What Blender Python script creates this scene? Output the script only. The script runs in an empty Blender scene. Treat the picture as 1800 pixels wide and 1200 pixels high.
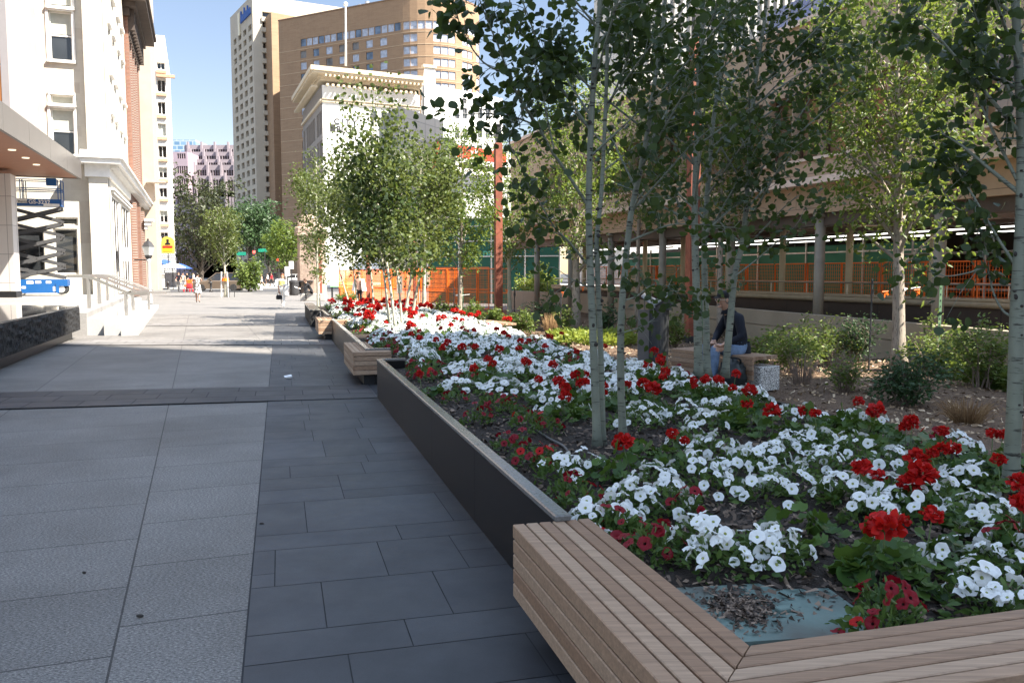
import bpy, math, random
import numpy as np
from mathutils import Vector, Matrix
D = bpy.data
sc = bpy.context.scene
COL = sc.collection
R = random.Random(7)
NR = np.random.default_rng(7)
V = Vector

# ------------------------------------------------------------------ camera
F = 1470.0
PITCH = math.atan(120 / F)
CH = 1.65
cam = D.cameras.new('camera')
cam.sensor_width = 36
cam.lens = 36 * F / 1800
cam.clip_start = 0.05
cam.clip_end = 4000
cam_o = D.objects.new('camera', cam)
COL.objects.link(cam_o)
cam_o.location = (0, 0, CH)
cam_o.rotation_euler = (math.radians(90) - PITCH, 0, 0)
sc.camera = cam_o
_c, _s = math.cos(PITCH), math.sin(PITCH)


def ray(u, v):
    a = (u - 900) / F
    b = (600 - v) / F
    return V((a, _c + b * _s, -_s + b * _c))


def G(u, v, z=0.0):
    d = ray(u, v)
    t = (z - CH) / d.z
    return V((d.x * t, d.y * t, z))


def P(u, v, Y):
    d = ray(u, v)
    t = Y / d.y
    return V((d.x * t, Y, CH + d.z * t))


def Z(v, Y, u=900):
    return P(u, v, Y).z


# ------------------------------------------------------------------ light
SAZ = V((0.92, -0.40)).normalized()
SEL = math.radians(50)
sun = D.lights.new('sun', 'SUN')
sun.energy = 3.0
sun.angle = math.radians(0.53)
sun.color = (1.0, 0.93, 0.82)
sun_o = D.objects.new('sun', sun)
COL.objects.link(sun_o)
sdir = V((SAZ.x * math.cos(SEL), SAZ.y * math.cos(SEL), math.sin(SEL)))
sun_o.rotation_euler = sdir.to_track_quat('Z', 'Y').to_euler()
sun_o.location = (30, -20, 60)
w = D.worlds.new('World')
sc.world = w
w.use_nodes = True
nt = w.node_tree
sky = nt.nodes.new('ShaderNodeTexSky')
sky.sky_type = 'NISHITA'
sky.sun_disc = False
sky.sun_elevation = SEL
sky.sun_rotation = math.atan2(SAZ.x, SAZ.y)
sky.air_density = 1.3
sky.dust_density = 0.0
sky.ozone_density = 1.2
nt.nodes['Background'].inputs['Strength'].default_value = 0.088
# clear northern sky: a little deeper towards the horizon than the model gives
tc = nt.nodes.new('ShaderNodeTexCoord')
sx = nt.nodes.new('ShaderNodeSeparateXYZ')
nt.links.new(tc.outputs['Generated'], sx.inputs[0])
mr = nt.nodes.new('ShaderNodeMapRange')
mr.inputs[1].default_value, mr.inputs[2].default_value = 0.0, 0.60
mr.inputs[3].default_value, mr.inputs[4].default_value = 0.0, 1.0
nt.links.new(sx.outputs[2], mr.inputs[0])
cr = nt.nodes.new('ShaderNodeValToRGB')
cr.color_ramp.elements[0].color = (0.30, 0.275, 0.30, 1)
cr.color_ramp.elements[1].color = (1.42, 1.12, 0.90, 1)
e_ = cr.color_ramp.elements.new(0.60)
e_.color = (0.36, 0.325, 0.33, 1)
nt.links.new(mr.outputs[0], cr.inputs[0])
mm = nt.nodes.new('ShaderNodeMix')
mm.data_type = 'RGBA'
mm.blend_type = 'MULTIPLY'
mm.inputs[0].default_value = 1
nt.links.new(sky.outputs[0], mm.inputs[6])
nt.links.new(cr.outputs[0], mm.inputs[7])
nt.links.new(mm.outputs[2], nt.nodes['Background'].inputs[0])
sc.view_settings.view_transform = 'Standard'
sc.view_settings.look = 'None'
sc.view_settings.gamma = 1.0
sc.view_settings.exposure = 2.7
sc.render.engine = 'CYCLES'
sc.cycles.max_bounces = 6
sc.cycles.transparent_max_bounces = 6
sc.cycles.use_denoising = True


# ------------------------------------------------------------------ materials
def _new(name):
    m = D.materials.new(name)
    m.use_nodes = True
    return m, m.node_tree, m.node_tree.nodes['Principled BSDF']


def _mixcol(t, a, b, fac):
    n = t.nodes.new('ShaderNodeMix')
    n.data_type = 'RGBA'
    for k, val in ((6, a), (7, b)):
        if hasattr(val, 'links'):
            t.links.new(val, n.inputs[k])
        else:
            n.inputs[k].default_value = (*val[:3], 1)
    if hasattr(fac, 'links'):
        t.links.new(fac, n.inputs[0])
    else:
        n.inputs[0].default_value = fac
    return n.outputs[2]


def _noise(t, scale, detail=4, rough=0.6, vec=None):
    n = t.nodes.new('ShaderNodeTexNoise')
    n.inputs['Scale'].default_value = scale
    n.inputs['Detail'].default_value = detail
    n.inputs['Roughness'].default_value = rough
    if vec is not None:
        t.links.new(vec, n.inputs['Vector'])
    return n.outputs['Fac']


def _ramp(t, fac, stops):
    r = t.nodes.new('ShaderNodeValToRGB')
    e = r.color_ramp.elements
    while len(e) < len(stops):
        e.new(0.5)
    for k, (p, c) in enumerate(stops):
        e[k].position = p
        e[k].color = (*c, 1) if len(c) == 3 else c
    t.links.new(fac, r.inputs[0])
    return r.outputs[0]


def _map(t, rot=0.0, scale=(1, 1, 1), loc=(0, 0, 0), src='Position'):
    if src == 'Position':
        g = t.nodes.new('ShaderNodeNewGeometry')
        o = g.outputs['Position']
    else:
        g = t.nodes.new('ShaderNodeTexCoord')
        o = g.outputs[src]
    m = t.nodes.new('ShaderNodeMapping')
    m.inputs['Rotation'].default_value = rot if isinstance(rot, tuple) else (0, 0, rot)
    m.inputs['Scale'].default_value = scale
    m.inputs['Location'].default_value = loc
    t.links.new(o, m.inputs[0])
    return m.outputs[0]


def _bump(t, p, h, strength, dist=0.01):
    b = t.nodes.new('ShaderNodeBump')
    b.inputs['Strength'].default_value = strength
    b.inputs['Distance'].default_value = dist
    t.links.new(h, b.inputs['Height'])
    t.links.new(b.outputs[0], p.inputs['Normal'])


def pm(name, col, rough=0.6, var=0.2, scale=6, bump=0.0, bscale=60, metal=0.0, spec=0.4, bdist=0.01, big=None, src='Position'):
    """plain material: base colour with noise wear at two scales and optional bump"""
    m, t, p = _new(name)
    vec = _map(t, src=src)
    n = _noise(t, scale, 6, 0.62, vec)
    lo = [max(0, c * (1 - var)) for c in col]
    hi = [min(1, c * (1 + var)) for c in col]
    c = _ramp(t, n, [(0.3, lo), (0.7, hi)])
    if big:
        n2 = _noise(t, big[0], 3, 0.5, vec)
        c = _mixcol(t, c, big[1], _ramp(t, n2, [(0.45, (0, 0, 0)), (0.75, (big[2],) * 3)]))
    t.links.new(c, p.inputs['Base Color'])
    p.inputs['Roughness'].default_value = rough
    p.inputs['Metallic'].default_value = metal
    p.inputs['Specular IOR Level'].default_value = spec
    if bump:
        _bump(t, p, _noise(t, bscale, 4, 0.6, vec), bump, bdist)
    return m


def gum(t, col, dark, scale=0.9, size=0.028):
    """trodden spots and broad dull stains on paving"""
    v = t.nodes.new('ShaderNodeTexVoronoi')
    v.inputs['Scale'].default_value = scale
    v.inputs['Randomness'].default_value = 1
    t.links.new(_map(t), v.inputs['Vector'])
    c = _mixcol(t, col, dark, _ramp(t, v.outputs['Distance'], [(size * .6, (.75, .75, .75)), (size, (0, 0, 0))]))
    n = _noise(t, 0.55, 5, 0.7, _map(t, loc=(3, 7, 0)))
    mu = t.nodes.new('ShaderNodeMix')
    mu.data_type = 'RGBA'
    mu.blend_type = 'MULTIPLY'
    mu.inputs[0].default_value = 1
    t.links.new(c, mu.inputs[6])
    t.links.new(_ramp(t, n, [(0.32, (0.78, 0.77, 0.76)), (0.58, (1.05, 1.05, 1.05))]), mu.inputs[7])
    return mu.outputs[2]


def rnd(t, kind='island'):
    if kind == 'object':
        return t.nodes.new('ShaderNodeObjectInfo').outputs['Random']
    return t.nodes.new('ShaderNodeNewGeometry').outputs['Random Per Island']


def leafmat(name, c1, c2, tr=0.35, rough=0.5, trc=None, spec=0.3, back=None):
    m, t, p = _new(name)
    col = _ramp(t, rnd(t), [(0.0, c1), (1.0, c2)])
    base = col
    if back:
        g = t.nodes.new('ShaderNodeNewGeometry')
        base = _mixcol(t, col, back, g.outputs['Backfacing'])
    t.links.new(base, p.inputs['Base Color'])
    p.inputs['Roughness'].default_value = rough
    p.inputs['Specular IOR Level'].default_value = spec
    tl = t.nodes.new('ShaderNodeBsdfTranslucent')
    trc = trc or tuple(min(1, k * 1.6) for k in c2)
    t.links.new(_mixcol(t, col, trc, 0.75), tl.inputs[0])
    mx = t.nodes.new('ShaderNodeMixShader')
    mx.inputs[0].default_value = tr
    t.links.new(p.outputs[0], mx.inputs[1])
    t.links.new(tl.outputs[0], mx.inputs[2])
    t.links.new(mx.outputs[0], t.nodes['Material Output'].inputs[0])
    return m


def brickmat(name, c1, c2, mortar, bw, rh, ms, rot=0.0, loc=(0, 0, 0), rough=0.8, offset=0.5, plane='XY', bump=0.3, ang=0.0, noise=0.15, nscale=30):
    """brick pattern; plane 'V': vertical wall, ang = heading of the wall in radians"""
    m, t, p = _new(name)
    if plane == 'XY':
        vec = _map(t, rot, loc=loc)
    else:
        a = _map(t, -ang)
        sp = t.nodes.new('ShaderNodeSeparateXYZ')
        t.links.new(a, sp.inputs[0])
        cb = t.nodes.new('ShaderNodeCombineXYZ')
        t.links.new(sp.outputs[0], cb.inputs[0])
        t.links.new(sp.outputs[2], cb.inputs[1])
        vec = cb.outputs[0]
    b = t.nodes.new('ShaderNodeTexBrick')
    b.inputs['Scale'].default_value = 1
    b.inputs['Brick Width'].default_value = bw
    b.inputs['Row Height'].default_value = rh
    b.inputs['Mortar Size'].default_value = ms
    b.inputs['Mortar Smooth'].default_value = 0.1
    b.inputs['Bias'].default_value = 0
    b.offset = offset
    b.inputs['Color1'].default_value = (*c1, 1)
    b.inputs['Color2'].default_value = (*c2, 1)
    b.inputs['Mortar'].default_value = (*mortar, 1)
    t.links.new(vec, b.inputs['Vector'])
    n = _noise(t, nscale, 5, 0.65, _map(t))
    hi = _ramp(t, n, [(0.3, (1 - noise,) * 3), (0.7, (1 + noise,) * 3)])
    mul = t.nodes.new('ShaderNodeMix')
    mul.data_type = 'RGBA'
    mul.blend_type = 'MULTIPLY'
    mul.inputs[0].default_value = 1
    t.links.new(b.outputs['Color'], mul.inputs[6])
    t.links.new(hi, mul.inputs[7])
    t.links.new(mul.outputs[2], p.inputs['Base Color'])
    p.inputs['Roughness'].default_value = rough
    if bump:
        inv = t.nodes.new('ShaderNodeMath')
        inv.operation = 'SUBTRACT'
        inv.inputs[0].default_value = 1
        t.links.new(b.outputs['Fac'], inv.inputs[1])
        _bump(t, p, inv.outputs[0], bump, 0.005)
    return m, t, p


def glassmat(name, col=(0.02, 0.022, 0.025), rough=0.06, var=0.5, scale=0.5, spec=0.7):
    m, t, p = _new(name)
    n = _noise(t, scale, 2, 0.5, _map(t))
    t.links.new(_ramp(t, n, [(0.35, tuple(c * (1 - var) for c in col)), (0.7, tuple(c * (1 + var) for c in col))]), p.inputs['Base Color'])
    p.inputs['Roughness'].default_value = rough
    p.inputs['Specular IOR Level'].default_value = spec
    _bump(t, p, _noise(t, 0.8, 1, 0.5, _map(t)), 0.05, 0.05)
    return m


# ------------------------------------------------------------------ mesh builder
ORG = {}


class MB:
    def __init__(self, M=None):
        self.v, self.f, self.mi, self.M = [], [], [], M

    def add(self, vs, fs, mi=0):
        b = len(self.v)
        if self.M is not None:
            vs = [self.M @ V(x) for x in vs]
        self.v.extend(tuple(x) for x in vs)
        for f in fs:
            self.f.append([b + i for i in f])
            self.mi.append(mi)

    def quad(self, a, b, c, d, mi=0):
        self.add([a, b, c, d], [(0, 1, 2, 3)], mi)

    def obox(self, o, a, b, c, mi=0):
        o, a, b, c = V(o), V(a), V(b), V(c)
        if a.cross(b).dot(c) < 0:
            a, b = b, a
        vs = [o, o + a, o + a + b, o + b, o + c, o + a + c, o + a + b + c, o + b + c]
        self.add(vs, [(0, 3, 2, 1), (4, 5, 6, 7), (0, 1, 5, 4), (1, 2, 6, 5), (2, 3, 7, 6), (3, 0, 4, 7)], mi)

    def box(self, c, s, rz=0.0, mi=0, M=None):
        hx, hy, hz = s[0] / 2, s[1] / 2, s[2] / 2
        m = Matrix.Translation(V(c)) @ (M if M is not None else Matrix.Rotation(rz, 4, 'Z'))
        vs = [m @ V((x, y, z)) for z in (-hz, hz) for x, y in ((-hx, -hy), (hx, -hy), (hx, hy), (-hx, hy))]
        self.add(vs, [(0, 3, 2, 1), (4, 5, 6, 7), (0, 1, 5, 4), (1, 2, 6, 5), (2, 3, 7, 6), (3, 0, 4, 7)], mi)

    def bbox(self, c, s, bev=0.004, rz=0.0, mi=0, M=None):
        """box with chamfered edges"""
        hx, hy, hz = s[0] / 2, s[1] / 2, s[2] / 2
        b = min(bev, hx * .45, hy * .45, hz * .45)
        m = Matrix.Translation(V(c)) @ (M if M is not None else Matrix.Rotation(rz, 4, 'Z'))
        vs = []
        for sx in (-1, 1):
            for sy in (-1, 1):
                for sz in (-1, 1):
                    vs.append(m @ V((sx * hx, sy * (hy - b), sz * (hz - b))))
                    vs.append(m @ V((sx * (hx - b), sy * hy, sz * (hz - b))))
                    vs.append(m @ V((sx * (hx - b), sy * (hy - b), sz * hz)))
        def i(sx, sy, sz, k):
            return ((sx > 0) * 4 + (sy > 0) * 2 + (sz > 0)) * 3 + k
        fs = []
        for sg in (-1, 1):
            fs.append([i(sg, -1, -1, 0), i(sg, 1, -1, 0), i(sg, 1, 1, 0), i(sg, -1, 1, 0)])
            fs.append([i(-1, sg, -1, 1), i(1, sg, -1, 1), i(1, sg, 1, 1), i(-1, sg, 1, 1)])
            fs.append([i(-1, -1, sg, 2), i(1, -1, sg, 2), i(1, 1, sg, 2), i(-1, 1, sg, 2)])
        for a in (-1, 1):
            for c_ in (-1, 1):
                fs.append([i(a, c_, -1, 0), i(a, c_, 1, 0), i(a, c_, 1, 1), i(a, c_, -1, 1)])
                fs.append([i(a, -1, c_, 0), i(a, 1, c_, 0), i(a, 1, c_, 2), i(a, -1, c_, 2)])
                fs.append([i(-1, a, c_, 1), i(1, a, c_, 1), i(1, a, c_, 2), i(-1, a, c_, 2)])
        for sx in (-1, 1):
            for sy in (-1, 1):
                for sz in (-1, 1):
                    fs.append([i(sx, sy, sz, 0), i(sx, sy, sz, 1), i(sx, sy, sz, 2)])
        self.add(vs, fs, mi)

    def prism(self, poly, z0, z1, mi=0, top=None, mtop=None):
        n = len(poly)
        z0s = z0 if isinstance(z0, (list, tuple)) else [z0] * n
        z1s = z1 if isinstance(z1, (list, tuple)) else [z1] * n
        area = sum(poly[i][0] * poly[(i + 1) % n][1] - poly[(i + 1) % n][0] * poly[i][1] for i in range(n))
        if area < 0:
            poly = poly[::-1]
            z0s, z1s = z0s[::-1], z1s[::-1]
        vs = [(p[0], p[1], z) for p, z in zip(poly, z0s)] + [(p[0], p[1], z) for p, z in zip(poly, z1s)]
        fs = [tuple(range(n))[::-1]] + [(i, (i + 1) % n, n + (i + 1) % n, n + i) for i in range(n)]
        self.add(vs, fs, mi)
        self.add(vs[n:], [tuple(range(n))], mi if mtop is None else mtop)

    def tube(self, pts, rad, n=8, mi=0, caps=True):
        pts = [V(p) for p in pts]
        if not isinstance(rad, (list, tuple)):
            rad = [rad] * len(pts)
        vs, fs = [], []
        up = None
        for k, p in enumerate(pts):
            t = (pts[min(k + 1, len(pts) - 1)] - pts[max(k - 1, 0)])
            if t.length < 1e-9:
                t = V((0, 0, 1))
            t.normalize()
            if up is None:
                up = V((1, 0, 0)) if abs(t.x) < 0.8 else V((0, 1, 0))
            x = (up - t * up.dot(t))
            if x.length < 1e-6:
                x = t.orthogonal()
            x.normalize()
            up = x
            y = t.cross(x)
            for j in range(n):
                a = 2 * math.pi * j / n
                vs.append(p + (x * math.cos(a) + y * math.sin(a)) * rad[k])
        for k in range(len(pts) - 1):
            for j in range(n):
                fs.append((k * n + j, k * n + (j + 1) % n, (k + 1) * n + (j + 1) % n, (k + 1) * n + j))
        if caps:
            fs.append(tuple(range(n))[::-1])
            b = (len(pts) - 1) * n
            fs.append(tuple(range(b, b + n)))
        self.add(vs, fs, mi)

    def lathe(self, prof, c=(0, 0, 0), n=16, mi=0, sx=1, sy=1):
        vs, fs = [], []
        for r, z in prof:
            for j in range(n):
                a = 2 * math.pi * j / n
                vs.append((c[0] + r * sx * math.cos(a), c[1] + r * sy * math.sin(a), c[2] + z))
        for k in range(len(prof) - 1):
            for j in range(n):
                fs.append((k * n + j, k * n + (j + 1) % n, (k + 1) * n + (j + 1) % n, (k + 1) * n + j))
        fs.append(tuple(range(n))[::-1])
        b = (len(prof) - 1) * n
        fs.append(tuple(range(b, b + n)))
        self.add(vs, fs, mi)

    def ball(self, c, r, nu=12, nv=8, mi=0, M=None):
        r = r if isinstance(r, (tuple, list)) else (r, r, r)
        vs, fs = [], []
        for k in range(nv + 1):
            th = math.pi * k / nv
            for j in range(nu):
                a = 2 * math.pi * j / nu
                q = V((r[0] * math.sin(th) * math.cos(a), r[1] * math.sin(th) * math.sin(a), r[2] * math.cos(th)))
                vs.append(V(c) + (M @ q if M is not None else q))
        for k in range(nv):
            for j in range(nu):
                fs.append((k * nu + j, (k + 1) * nu + j, (k + 1) * nu + (j + 1) % nu, k * nu + (j + 1) % nu))
        self.add(vs, fs, mi)

    def build(self, name, mats, parent=None, smooth=False, label=None, cat=None, group=None, kind=None):
        me = D.meshes.new(name)
        off = ORG.get(parent.name, V((0, 0, 0))) if parent else V((0, 0, 0))
        vs = [(x[0] - off.x, x[1] - off.y, x[2] - off.z) for x in self.v] if off.length else self.v
        me.from_pydata(vs, [], self.f)
        for m in (mats if isinstance(mats, (list, tuple)) else [mats]):
            me.materials.append(m)
        if any(self.mi):
            me.polygons.foreach_set('material_index', self.mi)
        if smooth:
            me.polygons.foreach_set('use_smooth', [True] * len(me.polygons))
        me.update()
        o = D.objects.new(name, me)
        COL.objects.link(o)
        if parent:
            o.parent = parent
            ORG[o.name] = off
        tag(o, label, cat, group, kind)
        return o


def tag(o, label=None, cat=None, group=None, kind=None):
    for k, val in (('label', label), ('category', cat), ('group', group), ('kind', kind)):
        if val:
            o[k] = val
    return o


def thing(name, label, cat, loc=(0, 0, 0), group=None, rz=0.0):
    o = D.objects.new(name, None)
    o.empty_display_size = 0.2
    COL.objects.link(o)
    o.location = loc
    o.rotation_euler = (0, 0, rz)
    ORG[o.name] = V(loc)
    return tag(o, label, cat, group)


def dup(root, loc=None, rz=None, scale=None, label=None, group=None, parent=None):
    r = root.copy()
    COL.objects.link(r)
    r.parent = parent
    if loc is not None:
        r.location = loc
    if rz is not None:
        r.rotation_euler = (0, 0, rz)
    if scale is not None:
        r.scale = (scale,) * 3 if not isinstance(scale, (tuple, list)) else scale
    if label:
        r['label'] = label
    if group:
        r['group'] = group
    for ch in list(root.children):
        dup(ch, parent=r)
    return r


def inst(name, mesh, parent, loc, rz=0.0, label=None, rot=None, scale=None):
    """an object of its own that uses mesh data already made; loc in world"""
    o = D.objects.new(name, mesh)
    COL.objects.link(o)
    off = ORG.get(parent.name, V((0, 0, 0))) if parent else V((0, 0, 0))
    o.location = V(loc) - off
    o.rotation_euler = rot if rot is not None else (0, 0, rz)
    if scale is not None:
        o.scale = (scale,) * 3 if not isinstance(scale, (tuple, list)) else scale
    if parent:
        o.parent = parent
        ORG[o.name] = V(loc)
    if label:
        o['label'] = label
    return o


def lettering(txt, mat, parent, M, size, extrude=0.01, name='lettering', label=None, align='LEFT', bold=0.0):
    """flat letters in the XY plane of matrix M (world)"""
    c = D.curves.new(name, 'FONT')
    c.body = txt
    c.size = size
    c.extrude = extrude
    c.align_x = align
    c.offset = bold
    o = D.objects.new(name, c)
    COL.objects.link(o)
    me = D.meshes.new_from_object(o.evaluated_get(bpy.context.evaluated_depsgraph_get()))
    D.objects.remove(o)
    D.curves.remove(c)
    off = ORG.get(parent.name, V((0, 0, 0))) if parent else V((0, 0, 0))
    me.transform(Matrix.Translation(-off) @ M)
    me.materials.clear()
    me.materials.append(mat)
    me.name = name
    o = D.objects.new(name, me)
    COL.objects.link(o)
    if parent:
        o.parent = parent
        ORG[o.name] = off
    if label:
        o['label'] = label
    return o


def wallframe(o, u, z=0.0):
    """matrix whose X runs along u, Y is up, Z is the outward normal (u x up)"""
    u = V((u[0], u[1], 0)).normalized()
    n = u.cross(V((0, 0, 1)))
    return Matrix(((u.x, 0, n.x, o[0]), (u.y, 0, n.y, o[1]), (0, 1, 0, o[2] if len(o) > 2 else z), (0, 0, 0, 1)))


def leafcloud(name, pts, size, mats, parent, dirs=None, jitter=0.35, shape='round', flat=0.0, droop=0.5, mi=None):
    """one mesh of many small leaf faces. pts (N,3); size (N,) or scalar"""
    pts = np.asarray(pts, float)
    n = len(pts)
    size = np.broadcast_to(np.asarray(size, float), (n,)) * NR.uniform(1 - jitter, 1 + jitter, n)
    if shape == 'round':
        tv = np.array([(0, 0, 0), (.42, .22, .06), (.52, .55, .10), (.30, .86, .05), (0, 1.08, -.03), (-.30, .86, .05), (-.52, .55, .10), (-.42, .22, .06)], float)
        tf = [(0, 1, 2, 3, 4), (0, 4, 5, 6, 7)]
    elif shape == 'oval':
        tv = np.array([(0, 0, 0), (.24, .3, .06), (.22, .68, .05), (0, 1.05, -.08), (-.22, .68, .05), (-.24, .3, .06)], float)
        tf = [(0, 1, 2, 3), (0, 3, 4, 5)]
    elif shape == 'scallop':
        a = np.linspace(-0.42 * math.pi, 1.42 * math.pi, 13)
        rr = 0.5 * (1 + 0.07 * np.cos(np.arange(13) * math.pi))
        ring = np.stack([rr * np.cos(a), 0.5 + rr * np.sin(a), 0.10 + 0.05 * np.cos(np.arange(13) * math.pi)], 1)
        tv = np.vstack([[(0, .38, 0)], ring])
        tf = [(0, k, k + 1) for k in range(1, 13)]
    elif shape == 'blade':
        tv = np.array([(-.03, 0, 0), (.03, 0, 0), (.022, .5, .05), (0, 1, -.05), (-.022, .5, .05)], float)
        tf = [(0, 1, 2, 3, 4)]
    else:  # chip
        tv = np.array([(-.2, -.5, 0), (.18, -.46, .04), (.22, .5, .02), (-.16, .44, .05)], float)
        tf = [(0, 1, 2, 3)]
    az = NR.uniform(0, 2 * math.pi, n)
    if dirs is None:
        yd = np.stack([np.cos(az), np.sin(az), NR.normal(-droop, 0.35, n)], 1)
    else:
        yd = np.asarray(dirs, float) + NR.normal(0, 0.35, (n, 3))
    yd /= np.linalg.norm(yd, axis=1)[:, None] + 1e-9
    nz = NR.normal(0, 1, (n, 3)) * (1 - flat) + np.array([0, 0, 1.0]) * (0.25 + flat)
    x = np.cross(yd, nz)
    x /= np.linalg.norm(x, axis=1)[:, None] + 1e-9
    z = np.cross(x, yd)
    k = len(tv)
    vs = pts[:, None, :] + size[:, None, None] * (tv[None, :, 0:1] * x[:, None, :] + tv[None, :, 1:2] * yd[:, None, :] + tv[None, :, 2:3] * z[:, None, :])
    off = ORG.get(parent.name, V((0, 0, 0))) if parent else V((0, 0, 0))
    vs = vs.reshape(-1, 3) - np.array(off)
    me = D.meshes.new(name)
    nf = len(tf)
    lens = np.array([len(f) for f in tf])
    flat_idx = np.concatenate([np.array(f) for f in tf])
    loops = (np.arange(n)[:, None] * k + flat_idx[None, :]).reshape(-1)
    starts_1 = np.concatenate([[0], np.cumsum(lens)[:-1]])
    starts = (np.arange(n)[:, None] * lens.sum() + starts_1[None, :]).reshape(-1)
    me.vertices.add(len(vs))
    me.vertices.foreach_set('co', vs.astype(np.float32).ravel())
    me.loops.add(len(loops))
    me.loops.foreach_set('vertex_index', loops.astype(np.int32))
    me.polygons.add(n * nf)
    me.polygons.foreach_set('loop_start', starts.astype(np.int32))
    me.polygons.foreach_set('loop_total', np.tile(lens, n).astype(np.int32))
    for m in (mats if isinstance(mats, (list, tuple)) else [mats]):
        me.materials.append(m)
    if mi is not None:
        me.polygons.foreach_set('material_index', np.repeat(mi, nf).astype(np.int32))
    me.update(calc_edges=True)
    me.validate()
    o = D.objects.new(name, me)
    COL.objects.link(o)
    if parent:
        o.parent = parent
        ORG[o.name] = off
    return o


# ------------------------------------------------------------------ frames of the place
TH = math.radians(15.5)                     # the planting bed runs 15.5 degrees left of the view
E1 = V((-math.sin(TH), math.cos(TH), 0))    # along the bed, away
E2 = V((math.cos(TH), math.sin(TH), 0))     # across the bed, to the right
BO = V((0.02, 4.47, 0))
UP = V((0, 0, 1))
TS = math.radians(20.5)                     # the street itself
S1 = V((-math.sin(TS), math.cos(TS), 0))
S2 = V((math.cos(TS), math.sin(TS), 0))


def B(s, w, z=0.0):
    return BO + E1 * s + E2 * w + UP * z


def bed(p):
    d = V((p[0] - BO.x, p[1] - BO.y, 0))
    return d.dot(E1), d.dot(E2)


def inpoly(x, y, poly):
    r = False
    n = len(poly)
    for i in range(n):
        x1, y1 = poly[i][0], poly[i][1]
        x2, y2 = poly[(i + 1) % n][0], poly[(i + 1) % n][1]
        if (y1 > y) != (y2 > y) and x < (x2 - x1) * (y - y1) / (y2 - y1) + x1:
            r = not r
    return r
# ================================================================== materials of the place
M = {}
# flamed granite: light slabs with dark and white grains
def granite():
    m, t, p = brickmat('granite_paving', (0.1655, 0.1543, 0.1409), (0.1923, 0.1789, 0.1632), (0.04025, 0.03801, 0.03578), 0.86, 1.79, 0.0055, rot=-(TS + math.pi / 2), loc=(0.1, -0.396, 0), rough=0.62, offset=0.37, noise=0.10, nscale=0.6, bump=0.25)
    base = p.inputs['Base Color'].links[0].from_socket
    vec = _map(t, rot=0.35, scale=(1, 2.0, 1))
    g = _noise(t, 62, 4, 0.8, vec)
    gr = _ramp(t, g, [(0.36, (0.16, 0.16, 0.17)), (0.47, (0.72, 0.72, 0.73)), (0.55, (1.05, 1.05, 1.05)), (0.64, (1.95, 1.95, 1.95))])
    st = _ramp(t, _noise(t, 1.1, 5, 0.6, _map(t)), [(0.3, (0.86, 0.85, 0.84)), (0.65, (1.05, 1.05, 1.05))])
    for k in (gr, st):
        mu = t.nodes.new('ShaderNodeMix')
        mu.data_type = 'RGBA'
        mu.blend_type = 'MULTIPLY'
        mu.inputs[0].default_value = 1
        t.links.new(base, mu.inputs[6])
        t.links.new(k, mu.inputs[7])
        base = mu.outputs[2]
    base = gum(t, base, (0.06, 0.058, 0.055), 0.55, 0.018)
    t.links.new(base, p.inputs['Base Color'])
    old = p.inputs['Normal'].links[0].from_node
    b = t.nodes.new('ShaderNodeBump')
    b.inputs['Strength'].default_value = 0.8
    b.inputs['Distance'].default_value = 0.006
    t.links.new(g, b.inputs['Height'])
    t.links.new(old.outputs[0], b.inputs['Normal'])
    t.links.new(b.outputs[0], p.inputs['Normal'])
    p.inputs['Specular IOR Level'].default_value = 0.35
    return m


def slabmat(name, lo, hi, rough=0.55, bump=0.2):
    m, t, p = _new(name)
    c = _ramp(t, rnd(t), [(0, lo), (1, hi)])
    n = _ramp(t, _noise(t, 3.5, 6, 0.65, _map(t)), [(0.28, (0.78,) * 3), (0.7, (1.14,) * 3)])
    f = _ramp(t, _noise(t, 160, 2, 0.6, _map(t)), [(0.3, (0.85,) * 3), (0.7, (1.12,) * 3)])
    for k in (n, f):
        mu = t.nodes.new('ShaderNodeMix')
        mu.data_type = 'RGBA'
        mu.blend_type = 'MULTIPLY'
        mu.inputs[0].default_value = 1
        t.links.new(c, mu.inputs[6])
        t.links.new(k, mu.inputs[7])
        c = mu.outputs[2]
    c = gum(t, c, (0.045, 0.045, 0.048))
    t.links.new(c, p.inputs['Base Color'])
    rr = t.nodes.new('ShaderNodeMapRange')
    t.links.new(_noise(t, 2.2, 4, 0.6, _map(t)), rr.inputs[0])
    rr.inputs[3].default_value = rough - 0.12
    rr.inputs[4].default_value = rough + 0.15
    t.links.new(rr.outputs[0], p.inputs['Roughness'])
    p.inputs['Specular IOR Level'].default_value = 0.4
    _bump(t, p, _noise(t, 220, 3, 0.6, _map(t)), bump, 0.002)
    return m


def woodmat(name, c1, c2, c3, head, scale=1.0):
    """ipe boards: each board its own tone, grain drawn out along the board"""
    m, t, p = _new(name)
    vec = _map(t, rot=-head, scale=(2.2 * scale, 60 * scale, 60 * scale))
    g = _noise(t, 1.0, 6, 0.65, vec)
    fine = _noise(t, 1.0, 3, 0.5, _map(t, rot=-head, scale=(6, 170, 170)))
    base = _ramp(t, rnd(t), [(0.0, c1), (0.5, c2), (1.0, c3)])
    for fac, a, b in ((g, 0.72, 1.22), (fine, 0.88, 1.1)):
        mu = t.nodes.new('ShaderNodeMix')
        mu.data_type = 'RGBA'
        mu.blend_type = 'MULTIPLY'
        mu.inputs[0].default_value = 1
        t.links.new(base, mu.inputs[6])
        t.links.new(_ramp(t, fac, [(0.3, (a,) * 3), (0.7, (b,) * 3)]), mu.inputs[7])
        base = mu.outputs[2]
    t.links.new(base, p.inputs['Base Color'])
    p.inputs['Roughness'].default_value = 0.55
    p.inputs['Specular IOR Level'].default_value = 0.35
    _bump(t, p, fine, 0.06, 0.002)
    return m


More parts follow.
